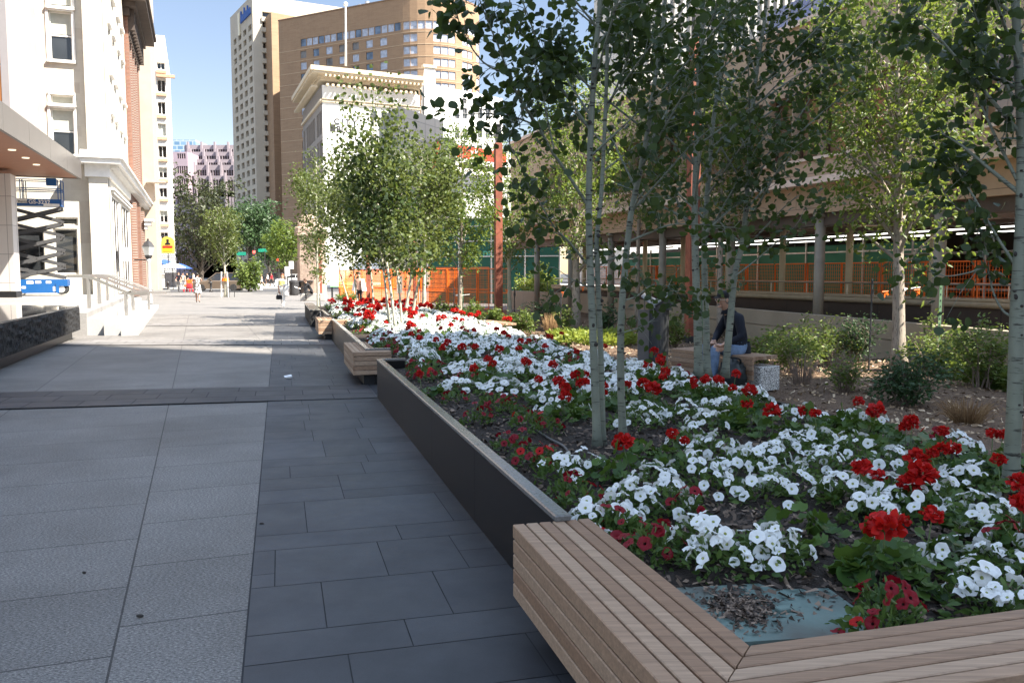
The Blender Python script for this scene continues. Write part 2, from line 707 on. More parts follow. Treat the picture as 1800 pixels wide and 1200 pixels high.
M['granite'] = granite()
M['basalt'] = slabmat('basalt_pavers', (0.02628, 0.02775, 0.03212), (0.04563, 0.04746, 0.05294), 0.5)
M['joint'] = pm('paving_joint', (0.03, 0.03, 0.032), 0.9)
M['band'] = slabmat('band_pavers', (0.0339, 0.03129, 0.03216), (0.05128, 0.04694, 0.04781), 0.6)
M['band_grey'] = slabmat('grey_band_pavers', (0.156, 0.1463, 0.1365), (0.195, 0.182, 0.1723), 0.6)
M['asphalt'] = pm('asphalt', (0.055, 0.055, 0.058), 0.85, 0.25, 1.2, 0.3, 150)
M['concrete'] = pm('concrete', (0.42, 0.40, 0.37), 0.8, 0.15, 1.5, 0.15, 80)
M['stepstone'] = pm('step_granite', (0.323, 0.3145, 0.3017), 0.7, 0.12, 40, 0.2, 120)
M['plaza'] = brickmat('plaza_paving', (0.2475, 0.2363, 0.225), (0.2175, 0.2063, 0.195), (0.09, 0.09, 0.09), 1.2, 0.6, 0.01, rot=-TS, rough=0.7)[0]
M['blackgranite'] = pm('polished_black_granite', (0.003168, 0.003168, 0.003456), 0.38, 0.35, 180, 0.0, 60, spec=0.33, big=(1.2, (0.00576, 0.00576, 0.006048), 0.5))
M['capstone'] = pm('cap_stone', (0.14, 0.1365, 0.1295), 0.22, 0.3, 60, 0.08, 90, spec=0.5, big=(2.0, (0.252, 0.231, 0.203), 0.5))
M['roughblack'] = pm('split_black_granite', (0.01144, 0.01118, 0.01144), 0.75, 0.45, 14, 0.9, 22, bdist=0.03)
M['polishedtop'] = pm('mirror_black_granite', (0.012, 0.012, 0.013), 0.04, 0.3, 90, spec=0.8)
HW = math.atan2(E1.y, E1.x)
M['ipe_l'] = woodmat('ipe_boards_along', (0.225, 0.128, 0.075), (0.31, 0.195, 0.122), (0.37, 0.25, 0.165), HW)
M['ipe_x'] = woodmat('ipe_boards_across', (0.24, 0.142, 0.086), (0.325, 0.21, 0.135), (0.385, 0.265, 0.178), HW - math.pi / 2)
M['black'] = pm('black_metal', (0.012, 0.012, 0.013), 0.5, 0.3, 10)
M['terrazzo'] = None
def terrazzo():
    m, t, p = _new('terrazzo')
    v = t.nodes.new('ShaderNodeTexNoise')
    v.inputs['Scale'].default_value = 75
    v.inputs['Detail'].default_value = 1
    t.links.new(_map(t), v.inputs['Vector'])
    c = _ramp(t, v.outputs['Fac'], [(0.40, (0.05, 0.05, 0.05)), (0.46, (0.36, 0.33, 0.28)), (0.52, (0.62, 0.60, 0.56)), (0.6, (0.72, 0.70, 0.67))])
    t.links.new(c, p.inputs['Base Color'])
    p.inputs['Roughness'].default_value = 0.5
    return m
M['terrazzo'] = terrazzo()


def mulchmat(name, c1, c2, c3):
    m, t, p = _new(name)
    c = _ramp(t, rnd(t), [(0.0, c1), (0.6, c2), (1.0, c3)])
    t.links.new(c, p.inputs['Base Color'])
    p.inputs['Roughness'].default_value = 0.8
    return m
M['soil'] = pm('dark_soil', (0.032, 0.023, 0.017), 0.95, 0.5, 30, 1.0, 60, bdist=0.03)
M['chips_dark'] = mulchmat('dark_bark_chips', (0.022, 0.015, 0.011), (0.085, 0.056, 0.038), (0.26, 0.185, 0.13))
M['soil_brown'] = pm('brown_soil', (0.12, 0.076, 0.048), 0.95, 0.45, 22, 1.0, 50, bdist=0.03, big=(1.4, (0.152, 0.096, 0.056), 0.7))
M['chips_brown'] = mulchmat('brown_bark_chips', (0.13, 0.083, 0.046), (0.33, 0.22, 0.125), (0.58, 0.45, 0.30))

# ================================================================== ground sheets
g = MB()
g.quad((-900, -400, -0.02), (900, -400, -0.02), (900, 1800, -0.02), (-900, 1800, -0.02))
g.build('ground', M['asphalt'], kind='structure')

# granite promenade: left of the paver strip, from behind the camera to the street
def edge_w(s):      # the granite edge in bed coordinates
    return -1.40
g = MB()
a0, a1 = B(-14, edge_w(0), 0), B(31.5, edge_w(0), 0)
g.quad(a0, a1, a1 - V((24, 8, 0)), a0 - V((22, 4, 0)))
g.build('granite_promenade', M['granite'], kind='structure')


# basalt strip: slabs of mixed sizes, laid in courses across the strip
def slabs(mb, s0, s1, w0, w1, z, hs, ws, gap=0.006, rr=R, frame=None):
    frame = frame or B
    s = s0
    while s < s1 - 0.02:
        h = min(rr.choice(hs), s1 - s)
        if s1 - s - h < 0.1:
            h = s1 - s
        x = w0 - rr.uniform(0, 0.5)
        while x < w1 - 0.02:
            wd = rr.choice(ws)
            x0, x1 = max(x, w0), min(x + wd, w1)
            if w1 - x1 < 0.12:
                x1 = w1
                wd = w1 - x
            if x1 - x0 > 0.02:
                g2 = gap / 2
                cut = [(s, s + h)]
                if h > 0.42 and rr.random() < 0.42:
                    q = s + h * rr.choice((0.33, 0.5, 0.67))
                    cut = [(s, q), (q, s + h)]
                for (c0, c1) in cut:
                    mb.quad(frame(c0 + g2, x0 + g2, z), frame(c0 + g2, x1 - g2, z), frame(c1 - g2, x1 - g2, z), frame(c1 - g2, x0 + g2, z))
            x += wd
        s += h


g = MB()
g.quad(B(-14, -1.398, 0.004), B(-14, 3.9, 0.004), B(31.5, 3.9, 0.004), B(31.5, -1.398, 0.004))
g.build('paving_bed', M['joint'], kind='structure')
g = MB()
slabs(g, -8, 31.5, -1.394, 0.02, 0.008, (0.3, 0.42, 0.6, 0.6, 0.75), (0.45, 0.6, 0.6, 0.8, 0.95))
slabs(g, -8, -2.48, 0.02, 4.5, 0.008, (0.32, 0.45, 0.6), (0.45, 0.6, 0.75, 0.9))
g.build('basalt_pavement', M['basalt'], kind='structure')


# dark brick bands that cross the promenade
def band(nl, nr, fl, fr, rows, bw, name, bm='band'):
    nl, nr, fl, fr = V(nl), V(nr), V(fl), V(fr)
    mb = MB()
    mb.quad(nl + UP * .012, nr + UP * .012, fr + UP * .012, fl + UP * .012)
    base = mb
    b = MB()
    for r in range(rows):
        L0, R0 = nl.lerp(fl, (r + .02) / rows), nr.lerp(fr, (r + .02) / rows)
        L1, R1 = nl.lerp(fl, (r + .98) / rows), nr.lerp(fr, (r + .98) / rows)
        n = max(1, int((R0 - L0).length / bw))
        sh = 0.5 if r % 2 else 0.12
        k = -1
        while k < n + 1:
            q0, q1 = max(0, (k + sh + .01) / n), min(1, (k + sh + .99) / n)
            if q1 > q0:
                b.quad(L0.lerp(R0, q0) + UP * .016, L0.lerp(R0, q1) + UP * .016, L1.lerp(R1, q1) + UP * .016, L1.lerp(R1, q0) + UP * .016)
            k += 1
    base.build(name + '_joint', M['joint'], kind='structure')
    b.build(name, M[bm], kind='structure')


def onw(p, d, w):       # slide from p along d until the bed coordinate w is reached
    p, d = V(p), V(d)
    k = (w - bed(p)[1]) / d.dot(E2)
    return p + d * k
d1 = V((2.97, .62, 0)).normalized()
d2 = V((4.98, .80, 0)).normalized()
band(V((-3.19, 10.64, 0)) - d1 * 16, onw((-3.19, 10.64, 0), d1, -.01), V((-3.58, 12.01, 0)) - d2 * 16, onw((-3.58, 12.01, 0), d2, -.01), 3, 0.62, 'brick_band')
d3 = V((1, .03, 0))
band(V((-5.5, 19.15, 0)) - d3 * 9, onw((-5.5, 19.15, 0), d3, -.01), V((-5.9, 20.6, 0)) - d3 * 9, onw((-5.9, 20.6, 0), d3, -.01), 3, 0.62, 'brick_band', 'band_grey')
band(V((-7.5, 26.3, 0)) - d3 * 5, onw((-7.5, 26.3, 0), d3, -.4), V((-7.7, 27.3, 0)) - d3 * 5, onw((-7.7, 27.3, 0), d3, -.4), 2, 0.62, 'brick_band', 'band_grey')

# wide dark plaza paving beyond the granite, then street
g = MB()
g.quad(B(31.4, -30, 0.002), B(31.4, 14, 0.002), B(72, 14, 0.002), B(72, -30, 0.002))
g.build('plaza_pavement', brickmat('plaza_pavers', (0.175, 0.1645, 0.154), (0.133, 0.126, 0.119), (0.07, 0.07, 0.07), 1.6, 0.8, 0.02, rot=-0.05, rough=0.7)[0], kind='structure')
g = MB()
g.quad(B(72, -60, 0.006), B(72, 40, 0.006), B(88, 40, 0.006), B(88, -60, 0.006))
g.build('street', M['asphalt'], kind='structure')
g = MB()
g.prism([tuple(B(88, -70)[:2]), tuple(B(88, 40)[:2]), tuple(B(150, 40)[:2]), tuple(B(150, -70)[:2])], -0.01, 0.13)
g.build('pavement', M['concrete'], kind='structure')

# ------------------------------------------------------------------ raised landing and steps on the left
corner = G(202, 521.3, 0.6)
Lp = [G(157, 541.5, 0.6) + S2 * 0.30 - S1 * 3.2, G(202, 521.3, 0.6) + S2 * 0.42 + S1 * 4.2]
sd = (Lp[1] - Lp[0]).normalized()
sn = V((sd.y, -sd.x, 0))
land = MB()
p0, p1 = Lp[0] - sd * .2, Lp[1] + sd * 1.0
land.prism([(p0.x, p0.y), (p1.x, p1.y), (p1.x - 38, p1.y - 10), (p0.x - 38, p0.y - 10)], -0.01, 0.6)
land.build('plaza_landing', M['plaza'], kind='structure')
st = MB()
for k in range(3):
    z = 0.6 - 0.15 * (k + 1)
    q0 = Lp[0] + sn * (0.42 * k) + sd * (0.004 * k)
    q1 = Lp[1] + sn * (0.42 * k) - sd * (1.2 * k)
    q0 = q0 - sd * (.15 + .25 * k)
    st.obox((q0.x, q0.y, -0.008), q1 - q0, sn * 0.42, UP * (z + 0.008))
st.build('stone_steps', M['stepstone'], kind='structure')

# ------------------------------------------------------------------ the raised planting bed
def mound(s, w):
    e = min(w - 0.07, 3.42 - w, s + 2.07, 30)
    return 0.375 + 0.055 * min(1, max(0, e) / 0.8) + 0.012 * math.sin(s * 3.1 + w * 2) * math.sin(w * 4.3 - s)


def soilsheet(name, mat, s0, s1, w0, w1, n, m, zf):
    mb = MB()
    vs = [B(s0 + (s1 - s0) * i / n, w0 + (w1 - w0) * j / m, zf(s0 + (s1 - s0) * i / n, w0 + (w1 - w0) * j / m)) for i in range(n + 1) for j in range(m + 1)]
    fs = [(i * (m + 1) + j, i * (m + 1) + j + 1, (i + 1) * (m + 1) + j + 1, (i + 1) * (m + 1) + j) for i in range(n) for j in range(m)]
    mb.add(vs, fs)
    return mb.build(name, mat, smooth=True, kind='structure')


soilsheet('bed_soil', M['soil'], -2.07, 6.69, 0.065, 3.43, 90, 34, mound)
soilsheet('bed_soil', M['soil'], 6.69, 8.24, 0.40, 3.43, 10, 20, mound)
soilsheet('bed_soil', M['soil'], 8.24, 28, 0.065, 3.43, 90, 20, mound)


def mound2(s, w):
    return 0.06 + 0.06 * math.sin(s * 1.3 + 1) * math.sin(w * 1.1) + 0.015 * math.sin(s * 5 + w * 7)


BX = [tuple(B(-6, 3.5)[:2]), tuple(B(-6, 12)[:2]), tuple(B(30, 6.5)[:2]), tuple(B(30, 3.5)[:2])]
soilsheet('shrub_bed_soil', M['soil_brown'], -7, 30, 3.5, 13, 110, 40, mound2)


# bark chips: one object of stuff for each bed
def chips(name, mat, n, smin, smax, wmin, wmax, zf, size, near=2.0, avoid=None):
    pts, dirs = [], []
    while len(pts) < n:
        u = R.random() ** near
        s = smin + (smax - smin) * u
        w_ = R.uniform(wmin, wmax)
        if avoid and avoid(s, w_):
            continue
        p = B(s, w_, zf(s, w_) + R.uniform(0.002, 0.022))
        pts.append(p)
        a = R.uniform(0, 6.28)
        dirs.append((math.cos(a), math.sin(a), R.uniform(-.35, .35)))
    o = leafcloud(name, pts, size, mat, None, dirs=dirs, shape='chip', flat=0.55, jitter=0.6)
    return tag(o, kind='stuff')


alc = lambda s, w_: 6.5 < s < 8.4 and w_ < 0.45
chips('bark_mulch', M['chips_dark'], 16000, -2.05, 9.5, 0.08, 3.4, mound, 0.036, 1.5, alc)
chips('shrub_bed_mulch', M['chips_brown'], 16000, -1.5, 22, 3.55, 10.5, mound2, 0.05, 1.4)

# planter walls
def planter(s0, s1, label, w=0.0, ret0=0, ret1=0, joints=(), mat='blackgranite', h=0.53):
    t = thing('planter_wall', label, 'planter wall', B((s0 + s1) / 2, w), group='walls of the raised flower bed')
    cuts = [s0] + [j for j in joints] + [s1]
    body = MB()
    for a, b in zip(cuts[:-1], cuts[1:]):
        o = B(a + .0015, w, 0.0)
        body.obox(o, E1 * (b - a - .003), E2 * 0.060, UP * (h - 0.034))
    for (r, s_) in ((ret0, s0), (ret1, s1)):
        if r:
            o = B(s_ - (0.06 if r and s_ == s1 else 0), w + 0.063, 0)
            body.obox(o, E1 * 0.06, E2 * r, UP * (h - 0.034))
    body.build('wall_panel', M[mat], t)
    cap = MB()
    for a, b in zip(cuts[:-1], cuts[1:]):
        c = (B(a, w) + B(b, w)) / 2 + E2 * 0.033 + UP * (h - 0.016)
        cap.bbox(c, (b - a - .004, 0.078, 0.032), 0.006, rz=HW)
    for (r, s_) in ((ret0, s0), (ret1, s1)):
        if r:
            c = B(s_ - (0.03 if s_ == s1 else -0.03), w + 0.073 + r / 2) + UP * (h - 0.016)
            cap.bbox(c, (0.07, r, 0.032), 0.005, rz=HW)
    cap.build('cap', M['capstone'], t)
    return t


planter(-0.70, 6.73, 'long black granite planter wall between the two nearest slatted benches', ret1=0.30, joints=(1.0, 2.62, 4.4))
planter(8.24, 16.75, 'grey stone planter wall between the second and the third wooden bench', joints=(10.2, 12.3, 14.6), ret0=0.30)
planter(18.55, 22.0, 'short planter wall beyond the smallest far bench', joints=(20.2,))
t = thing('stone_trough', 'rough dark stone block ending the row of planter walls', 'planter', B(22.2, -.2))
mb = MB()
mb.obox(B(22.02, -0.32, 0.0), E1 * 6.0, E2 * 0.28, UP * 0.5)
mb.build('block', M['roughblack'], t)
mb = MB()
mb.bbox(B(25.02, -0.18, 0.52), (6.04, 0.32, 0.04), 0.006, rz=HW)
mb.build('cap', M['capstone'], t)
# kerb along the far side of the bed
mb = MB()
mb.obox(B(-2.47, 3.435, 0.0), E1 * 30.4, E2 * 0.06, UP * 0.40)
tag(mb.build('planter_kerb', M['blackgranite']), 'low dark kerb along the flower bed beside the brown mulch', 'kerb')


# ------------------------------------------------------------------ slatted benches
def board(mb, a, b, acr, up, wd, th, c0=0.0, c1=0.0, bev=0.004):
    """a board from a to b (its near lower edge line), width along acr, thickness along up; ends cut with slopes c0, c1 along acr"""
    a, b = V(a), V(b)
    d = (b - a).normalized()
    prof = [(0, bev), (bev, 0), (wd - bev, 0), (wd, bev), (wd, th - bev), (wd - bev, th), (bev, th), (0, th - bev)]
    vs = []
    for e, c in ((a, c0), (b, c1)):
        for x, z in prof:
            vs.append(e + acr * x + up * z + d * (c * x))
    n = 8
    fs = [tuple(range(n))[::-1], tuple(range(n, 2 * n))] + [(i, (i + 1) % n, n + (i + 1) % n, n + i) for i in range(n)]
    mb.add(vs, fs)


def corner_bench(s_in, s_far, w_left, arm, label, far=True, top=0.5):
    """L-shaped ipe bench: one run along the wall, a mitred arm across the bed end.
    far True: the arm is at the low-s end; the long run goes away from it"""
    t = thing('corner_bench', label, 'bench', B((s_in + s_far) / 2, w_left + .19), group='slatted wooden corner benches')
    n, pw, gp, th = 6, 0.0555, 0.0082, 0.062
    sg = 1 if far else -1
    W = n * (pw + gp)
    seat = MB()
    for k in range(n):
        x = w_left + k * (pw + gp)
        ys = s_in - sg * (W - k * (pw + gp))
        st_, en = B(ys, x, top - th), B(s_far, x, top - th)
        board(seat, st_, en, E2, UP, pw, th, c0=sg * 1.0 * sg, c1=0) if far else board(seat, st_, en, E2, UP, pw, th, c0=1.0, c1=0)
    seat.build('seat', M['ipe_l'], t)
    arm_mb = MB()
    for k in range(n):
        y = s_in - sg * (W - k * (pw + gp))
        x0 = w_left + k * (pw + gp)
        board(arm_mb, B(y, x0 + .006, top - th), B(y, w_left + arm, top - th), E1 * sg, UP, pw, th, c0=1.0, c1=0)
    arm_mb.build('seat_arm', M['ipe_x'], t)
    fr = MB()
    for k in range(4):
        z = top - th - 0.008 - (k + 1) * 0.0625 - k * 0.006
        board(fr, B(s_in - sg * W, w_left + .001, z), B(s_far - sg * .001, w_left + .001, z), E2, UP, 0.028, 0.0625)
    fr.build('front_boards', M['ipe_l'], t)
    f2, f3 = MB(), MB()
    for k in range(4):
        z = top - th - 0.008 - (k + 1) * 0.0625 - k * 0.006
        board(f2, B(s_in - sg * (W - .001), w_left + .033, z), B(s_in - sg * (W - .001), w_left + arm, z), E1 * sg, UP, 0.028, 0.0625)
        board(f3, B(s_far - sg * .03, w_left + .033, z), B(s_far - sg * .03, w_left + W - .01, z), E1 * sg, UP, 0.028, 0.0625)
    f2.build('arm_boards', M['ipe_x'], t)
    f3.build('end_boards', M['ipe_x'], t)
    b = MB()
    lo, hi = sorted((s_in - sg * (W - .07), s_far - sg * .06))
    b.obox(B(lo, w_left + .16, 0), E1 * (hi - lo), E2 * 0.17, UP * (top - th - .004))
    lo, hi = sorted((s_in - sg * (W - .07), s_in - sg * .08))
    b.obox(B(lo, w_left + .335, 0), E1 * (hi - lo), E2 * (arm - .42), UP * (top - th - .004))
    b.build('base', M['black'], t)
    return t


corner_bench(-2.07, -0.68, -0.205, 4.6, 'large slatted wooden corner bench closest to the camera around the teal lid')
corner_bench(8.41, 9.85, -0.205, 0.56, 'second slatted wooden corner bench where two black planter walls meet')
corner_bench(17.0, 18.5, -0.32, 0.9, 'small far slatted wooden bench at the end of the sunlit planter wall')


def strip_bench(p, rz, L, label, W=0.50, top=0.47):
    """straight bench on terrazzo feet, slatted top and front; p = near end, runs along local +x"""
    t = thing('slat_bench', label, 'bench', p, group='straight benches on terrazzo blocks')
    Mx = Matrix.Translation(p) @ Matrix.Rotation(rz, 4, 'Z')
    ux = (Mx.to_3x3() @ V((1, 0, 0)))
    uy = (Mx.to_3x3() @ V((0, 1, 0)))
    s_ = MB()
    n = 7
    pw = W / n
    for k in range(n):
        board(s_, p + uy * (k * pw) + UP * (top - .05), p + ux * L + uy * (k * pw) + UP * (top - .05), uy, UP, pw - .007, .05)
    s_.build('seat', M['ipe_l'], t)
    f = MB()
    for k in range(4):
        z = top - .05 - .008 - (k + 1) * .062 - k * .005
        board(f, p + uy * (W - .035) + UP * z, p + ux * L + uy * (W - .035) + UP * z, uy, UP, .028, .062)
    f.build('front_boards', M['ipe_l'], t)
    for e in (0.0, L - .34):
        fo = MB()
        fo.bbox(p + ux * (e + .17 + (-.06 if e == 0 else .06)) + uy * (W / 2 - .05) + UP * .165, (.34, W - .12, .33), .008, rz=rz)
        fo.build('foot', M['terrazzo'], t)
    return t


pb = G(1335, 690, 0.0)
strip_bench(V((3.64, 11.42, 0.06)), math.radians(123), 1.55, 'slatted bench with terrazzo feet on which the man in the dark jacket sits')
strip_bench(V((0.10, 19.2, 0.04)), math.radians(118), 1.35, 'empty slatted bench with white terrazzo feet at the flower bed edge by the tall post')
strip_bench(V((-3.6, 33.6, 0.04)), math.radians(118), 1.6, 'distant slatted bench behind the sunlit red flowers')

# ------------------------------------------------------------------ black granite plinth on the left
t = thing('granite_plinth', 'long low black granite block with mirror polished top beside the steps', 'stone block', (-9.8, 17, 0))
q = [V((-6.6, 7.9, 0)), V((-10.98, 21.2, 0)), V((-13.6, 21.75, 0)), V((-17.5, 9.5, 0))]
cen = sum(q, V()) / 4
ins = [p + (cen - p).normalized() * 0.28 for p in q]
mb = MB()
mb.prism([(p.x, p.y) for p in ins], 0.0, 0.22)
mb.build('recessed_base', M['blackgranite'], t)
# rough split faces: displaced grid along the outline
mb = MB()
for k in (0, 1):
    a, b = q[k], q[(k + 1) % 4]
    L = (b - a).length
    nn = int(L / 0.07)
    nz = 9
    d = (b - a).normalized()
    nrm = V((d.y, -d.x, 0))
    if (cen - a).dot(nrm) > 0:
        nrm = -nrm
    grid = []
    for i in range(nn + 1):
        for j in range(nz + 1):
            e = 0 if j == nz or j == 0 else 1
            dd = (R.uniform(-.018, .018) + 0.02 * math.sin(i * .31 + j) * math.sin(j * 1.3 + i * .07)) * e
            if i in (0, nn):
                dd = 0
            grid.append(a + (b - a) * (i / nn) + nrm * (dd + .012 * (j < nz)) + UP * (0.22 + 0.58 * j / nz))
    mb.add(grid, [(i * (nz + 1) + j, (i + 1) * (nz + 1) + j, (i + 1) * (nz + 1) + j + 1, i * (nz + 1) + j + 1) for i in range(nn) for j in range(nz)])
for k in (2, 3):
    a, b = q[k], q[(k + 1) % 4]
    mb.quad(a + UP * .22, b + UP * .22, b + UP * .8, a + UP * .8)
mb.prism([(p.x, p.y) for p in q], 0.221, 0.235)
mb.build('rough_side', M['roughblack'], t)
mb = MB()
mb.prism([(p.x, p.y) for p in q], 0.795, 0.83)
mb.build('polished_top', M['polishedtop'], t)

# small litter on the paving
mb = MB()
c = G(508, 664, 0.02)
mb.ball(c + UP * .012, (.05, .035, .028), 9, 6)
mb.add([c + V((-.09, .02, .03)), c + V((.02, .05, .05)), c + V((.06, -.03, .035)), c + V((-.05, -.04, .01))], [(0, 1, 2, 3)])
tag(mb.build('crumpled_paper', pm('paper_white', (.75, .74, .72), .8)), 'crumpled white paper scrap lying on the dark pavers', 'litter')
for (u, v, r_) in ((246, 1083, .013), (148, 1007, .008), (460, 921, .011)):
    c = G(u, v, 0.006)
    mb = MB()
    mb.ball(c + UP * .004, (r_ * 1.5, r_ * .7, .008), 8, 5)
    tag(mb.build('fallen_leaf', pm('dead_leaf', (.03, .025, .02), .8)), {246: 'dark dead leaf lying on the granite close to the long joint', 148: 'small dark leaf speck on the left granite slab', 460: 'small dark leaf on the basalt pavers'}[u], 'leaf')
# ================================================================== buildings
WMESH = {}
M['pane'] = glassmat('window_glass', (0.030, 0.033, 0.036), 0.05)
M['pane_dark'] = glassmat('dark_glass', (0.015, 0.015, 0.016), 0.07)
M['storefront'] = pm('dark_storefront', (.022, .018, .016), .6, .4, 1.5, spec=.15)
M['pane_sky'] = glassmat('sky_glass', (0.10, 0.14, 0.20), 0.04, spec=1.0)
M['pane_brown'] = glassmat('warm_reflection_glass', (0.24, 0.14, 0.08), 0.07, spec=0.9)  # warm reflections put into the pane colour as a brown tint
M['pane_wine'] = glassmat('wine_glass', (0.05, 0.022, 0.026), 0.1)
M['blind'] = pm('window_blind', (0.40, 0.41, 0.36), 0.7, 0.1, 4)
M['blind_far'] = pm('drawn_blind', (0.16, 0.155, 0.15), 0.6, 0.5, .4)
M['curtain'] = pm('pale_curtain', (0.38, 0.42, 0.50), 0.4, 0.35, 1.2, spec=0.6)
M['white_trim'] = pm('white_trim', (0.72, 0.70, 0.66), 0.6, 0.08, 4)


def winmesh(w, h, style):
    k = (round(w, 2), round(h, 2), style)
    if k in WMESH:
        return WMESH[k]
    fr, pa = MB(), MB()
    f = 0.07
    extra = None
    if style == 'far':
        pa.quad((0, 0, 0), (w, 0, 0), (w, 0, h), (0, 0, h))
        me = pa.build('pane', M['pane'])
        r = (me.data, None, None)
        D.objects.remove(me)
        WMESH[k] = r
        return r
    for a, b, c_, d in ((0, 0, w, f), (0, h - f, w, f), (0, f, f, h - 2 * f), (w - f, f, f, h - 2 * f)):
        fr.obox((a, -.03, b), (c_, 0, 0), (0, .08, 0), (0, 0, d))
    if 'x' in style:
        n = int(style.split('x')[1].split('_')[0])
        for i in range(1, n):
            fr.obox((w * i / n - .03, -.02, f), (.06, 0, 0), (0, .06, 0), (0, 0, h - 2 * f))
    if 'sash' in style:
        fr.obox((f, -.02, h * .5), (w - 2 * f, 0, 0), (0, .06, 0), (0, 0, .07))
    pa.quad((f, .03, f), (w - f, .03, f), (w - f, .03, h - f), (f, .03, h - f))
    if 'blind' in style:
        frac = 0.45 if 'half' in style else 0.95
        bl = MB()
        bl.quad((f, .015, h - f - (h - 2 * f) * frac), (w - f, .015, h - f - (h - 2 * f) * frac), (w - f, .015, h - f), (f, .015, h - f))
        o = bl.build('blind', M['blind'])
        extra = o.data
        D.objects.remove(o)
    o1, o2 = fr.build('window', M['white_trim']), pa.build('pane', M['pane'])
    r = (o1.data, o2.data, extra)
    D.objects.remove(o1)
    D.objects.remove(o2)
    WMESH[k] = r
    return r


MATMESH = {}


def remat(me, mat):
    k = (me.name, mat.name)
    if k not in MATMESH:
        m2 = me.copy()
        m2.materials.clear()
        m2.materials.append(mat)
        MATMESH[k] = m2
    return MATMESH[k]


class Face:
    """a vertical wall face starting at o, running along u (outside on the right-hand side)"""
    def __init__(s, o, u, z0=0.0):
        s.o = V((o[0], o[1], 0))
        s.u = V((u[0], u[1], 0)).normalized()
        s.n = s.u.cross(UP)
        s.rz = math.atan2(s.u.y, s.u.x)

    def px(s, u, v):
        d = ray(u, v)
        t = (s.o.dot(s.n) - V((0, 0, CH)).dot(s.n)) / d.dot(s.n)
        p = V((0, 0, CH)) + d * t
        return (p - s.o).dot(s.u), p.z

    def rect(s, u0, v0, u1, v1):
        vm, um = (v0 + v1) / 2, (u0 + u1) / 2
        x0, x1 = s.px(u0, vm)[0], s.px(u1, vm)[0]
        zt, zb = s.px(um, v0)[1], s.px(um, v1)[1]
        return (min(x0, x1), zb, abs(x1 - x0), zt - zb)

    def at(s, x, z, d=0.0):
        return s.o + s.u * x + UP * z + s.n * d

    def box(s, mb, x, z, w, h, d0, d1, mi=0):
        mb.obox(s.at(x, z, d0), s.u * w, s.n * (d1 - d0), UP * h, mi)


def building(t, pts, z0, z1, wins=None, mat=None, reveal=0.25, style='far', pmat=None, roof=True, wname='window', name='wall', fmat=None, cap=100, soffit=False, edges=None):
    """walls of a footprint (counter-clockwise), with window openings cut and windows set back"""
    wins = wins or {}
    mb = MB()
    n = len(pts)
    cnt = 0
    rest = MB()
    for i in range(n):
        if edges is not None and i not in edges:
            continue
        a, b = V((*pts[i][:2], 0)), V((*pts[(i + 1) % n][:2], 0))
        W = (b - a).length
        fc = Face(a, b - a)
        ww = [q for q in wins.get(i, []) if q[0] > 0.01 and q[0] + q[2] < W - 0.01 and q[1] > z0 + .01 and q[1] + q[3] < z1 - .01]
        xs = sorted({0.0, W} | {round(q[0], 3) for q in ww} | {round(q[0] + q[2], 3) for q in ww})
        zs = sorted({z0, z1} | {round(q[1], 3) for q in ww} | {round(q[1] + q[3], 3) for q in ww})
        for j in range(len(zs) - 1):
            run = None
            for k in range(len(xs) - 1):
                cx, cz = (xs[k] + xs[k + 1]) / 2, (zs[j] + zs[j + 1]) / 2
                hole = any(q[0] < cx < q[0] + q[2] and q[1] < cz < q[1] + q[3] for q in ww)
                if hole:
                    if run is not None:
                        mb.quad(fc.at(run, zs[j]), fc.at(xs[k], zs[j]), fc.at(xs[k], zs[j + 1]), fc.at(run, zs[j + 1]))
                        run = None
                elif run is None:
                    run = xs[k]
            if run is not None:
                mb.quad(fc.at(run, zs[j]), fc.at(W, zs[j]), fc.at(W, zs[j + 1]), fc.at(run, zs[j + 1]))
        for q in ww:
            x, z, w, h = q[:4]
            stl = q[4] if len(q) > 4 else style
            pmt = q[5] if len(q) > 5 else pmat
            if isinstance(pmt, list):
                pmt = R.choice(pmt)
            for (p0, p1) in (((x, z), (x + w, z)), ((x + w, z), (x + w, z + h)), ((x + w, z + h), (x, z + h)), ((x, z + h), (x, z))):
                mb.quad(fc.at(*p0), fc.at(*p1), fc.at(*p1, -reveal), fc.at(*p0, -reveal))
            m1, m2, m3 = winmesh(w, h, stl)
            if stl == 'far':
                if cnt < cap:
                    inst(wname, remat(m1, pmt or M['pane']), t, fc.at(x, z, -reveal + .02), fc.rz)
                else:
                    rest.quad(fc.at(x, z, -reveal + .02), fc.at(x + w, z, -reveal + .02), fc.at(x + w, z + h, -reveal + .02), fc.at(x, z + h, -reveal + .02))
            else:
                f_ = inst(wname, remat(m1, fmat) if fmat else m1, t, fc.at(x, z, -reveal + .03), fc.rz)
                L = fc.at(x, z, -reveal + .03)
                ORG[f_.name] = L
                for m_, nm in ((remat(m2, pmt) if pmt else m2, 'pane'), (m3, 'blind')):
                    if m_ is not None:
                        c = D.objects.new(nm, m_)
                        COL.objects.link(c)
                        c.parent = f_
            cnt += 1
    if roof:
        mb.add([(p[0], p[1], z1) for p in pts], [tuple(range(n))])
    if soffit:
        mb.add([(p[0], p[1], z0) for p in pts], [tuple(range(n))[::-1]])
    wl = mb.build(name, mat, t)
    if rest.v:
        rest.build('far_windows', (pmat[0] if isinstance(pmat, list) else pmat) or M['pane'], t, kind='stuff')
    return wl


def foot(c, ul, wl, ur, wr):
    """footprint with near corner c: left face runs wl along ul (away), right face wr along ur"""
    c, ul, ur = V(c), V(ul).normalized(), V(ur).normalized()
    return [c + ul * wl, c, c + ur * wr, c + ur * wr + ul * wl]


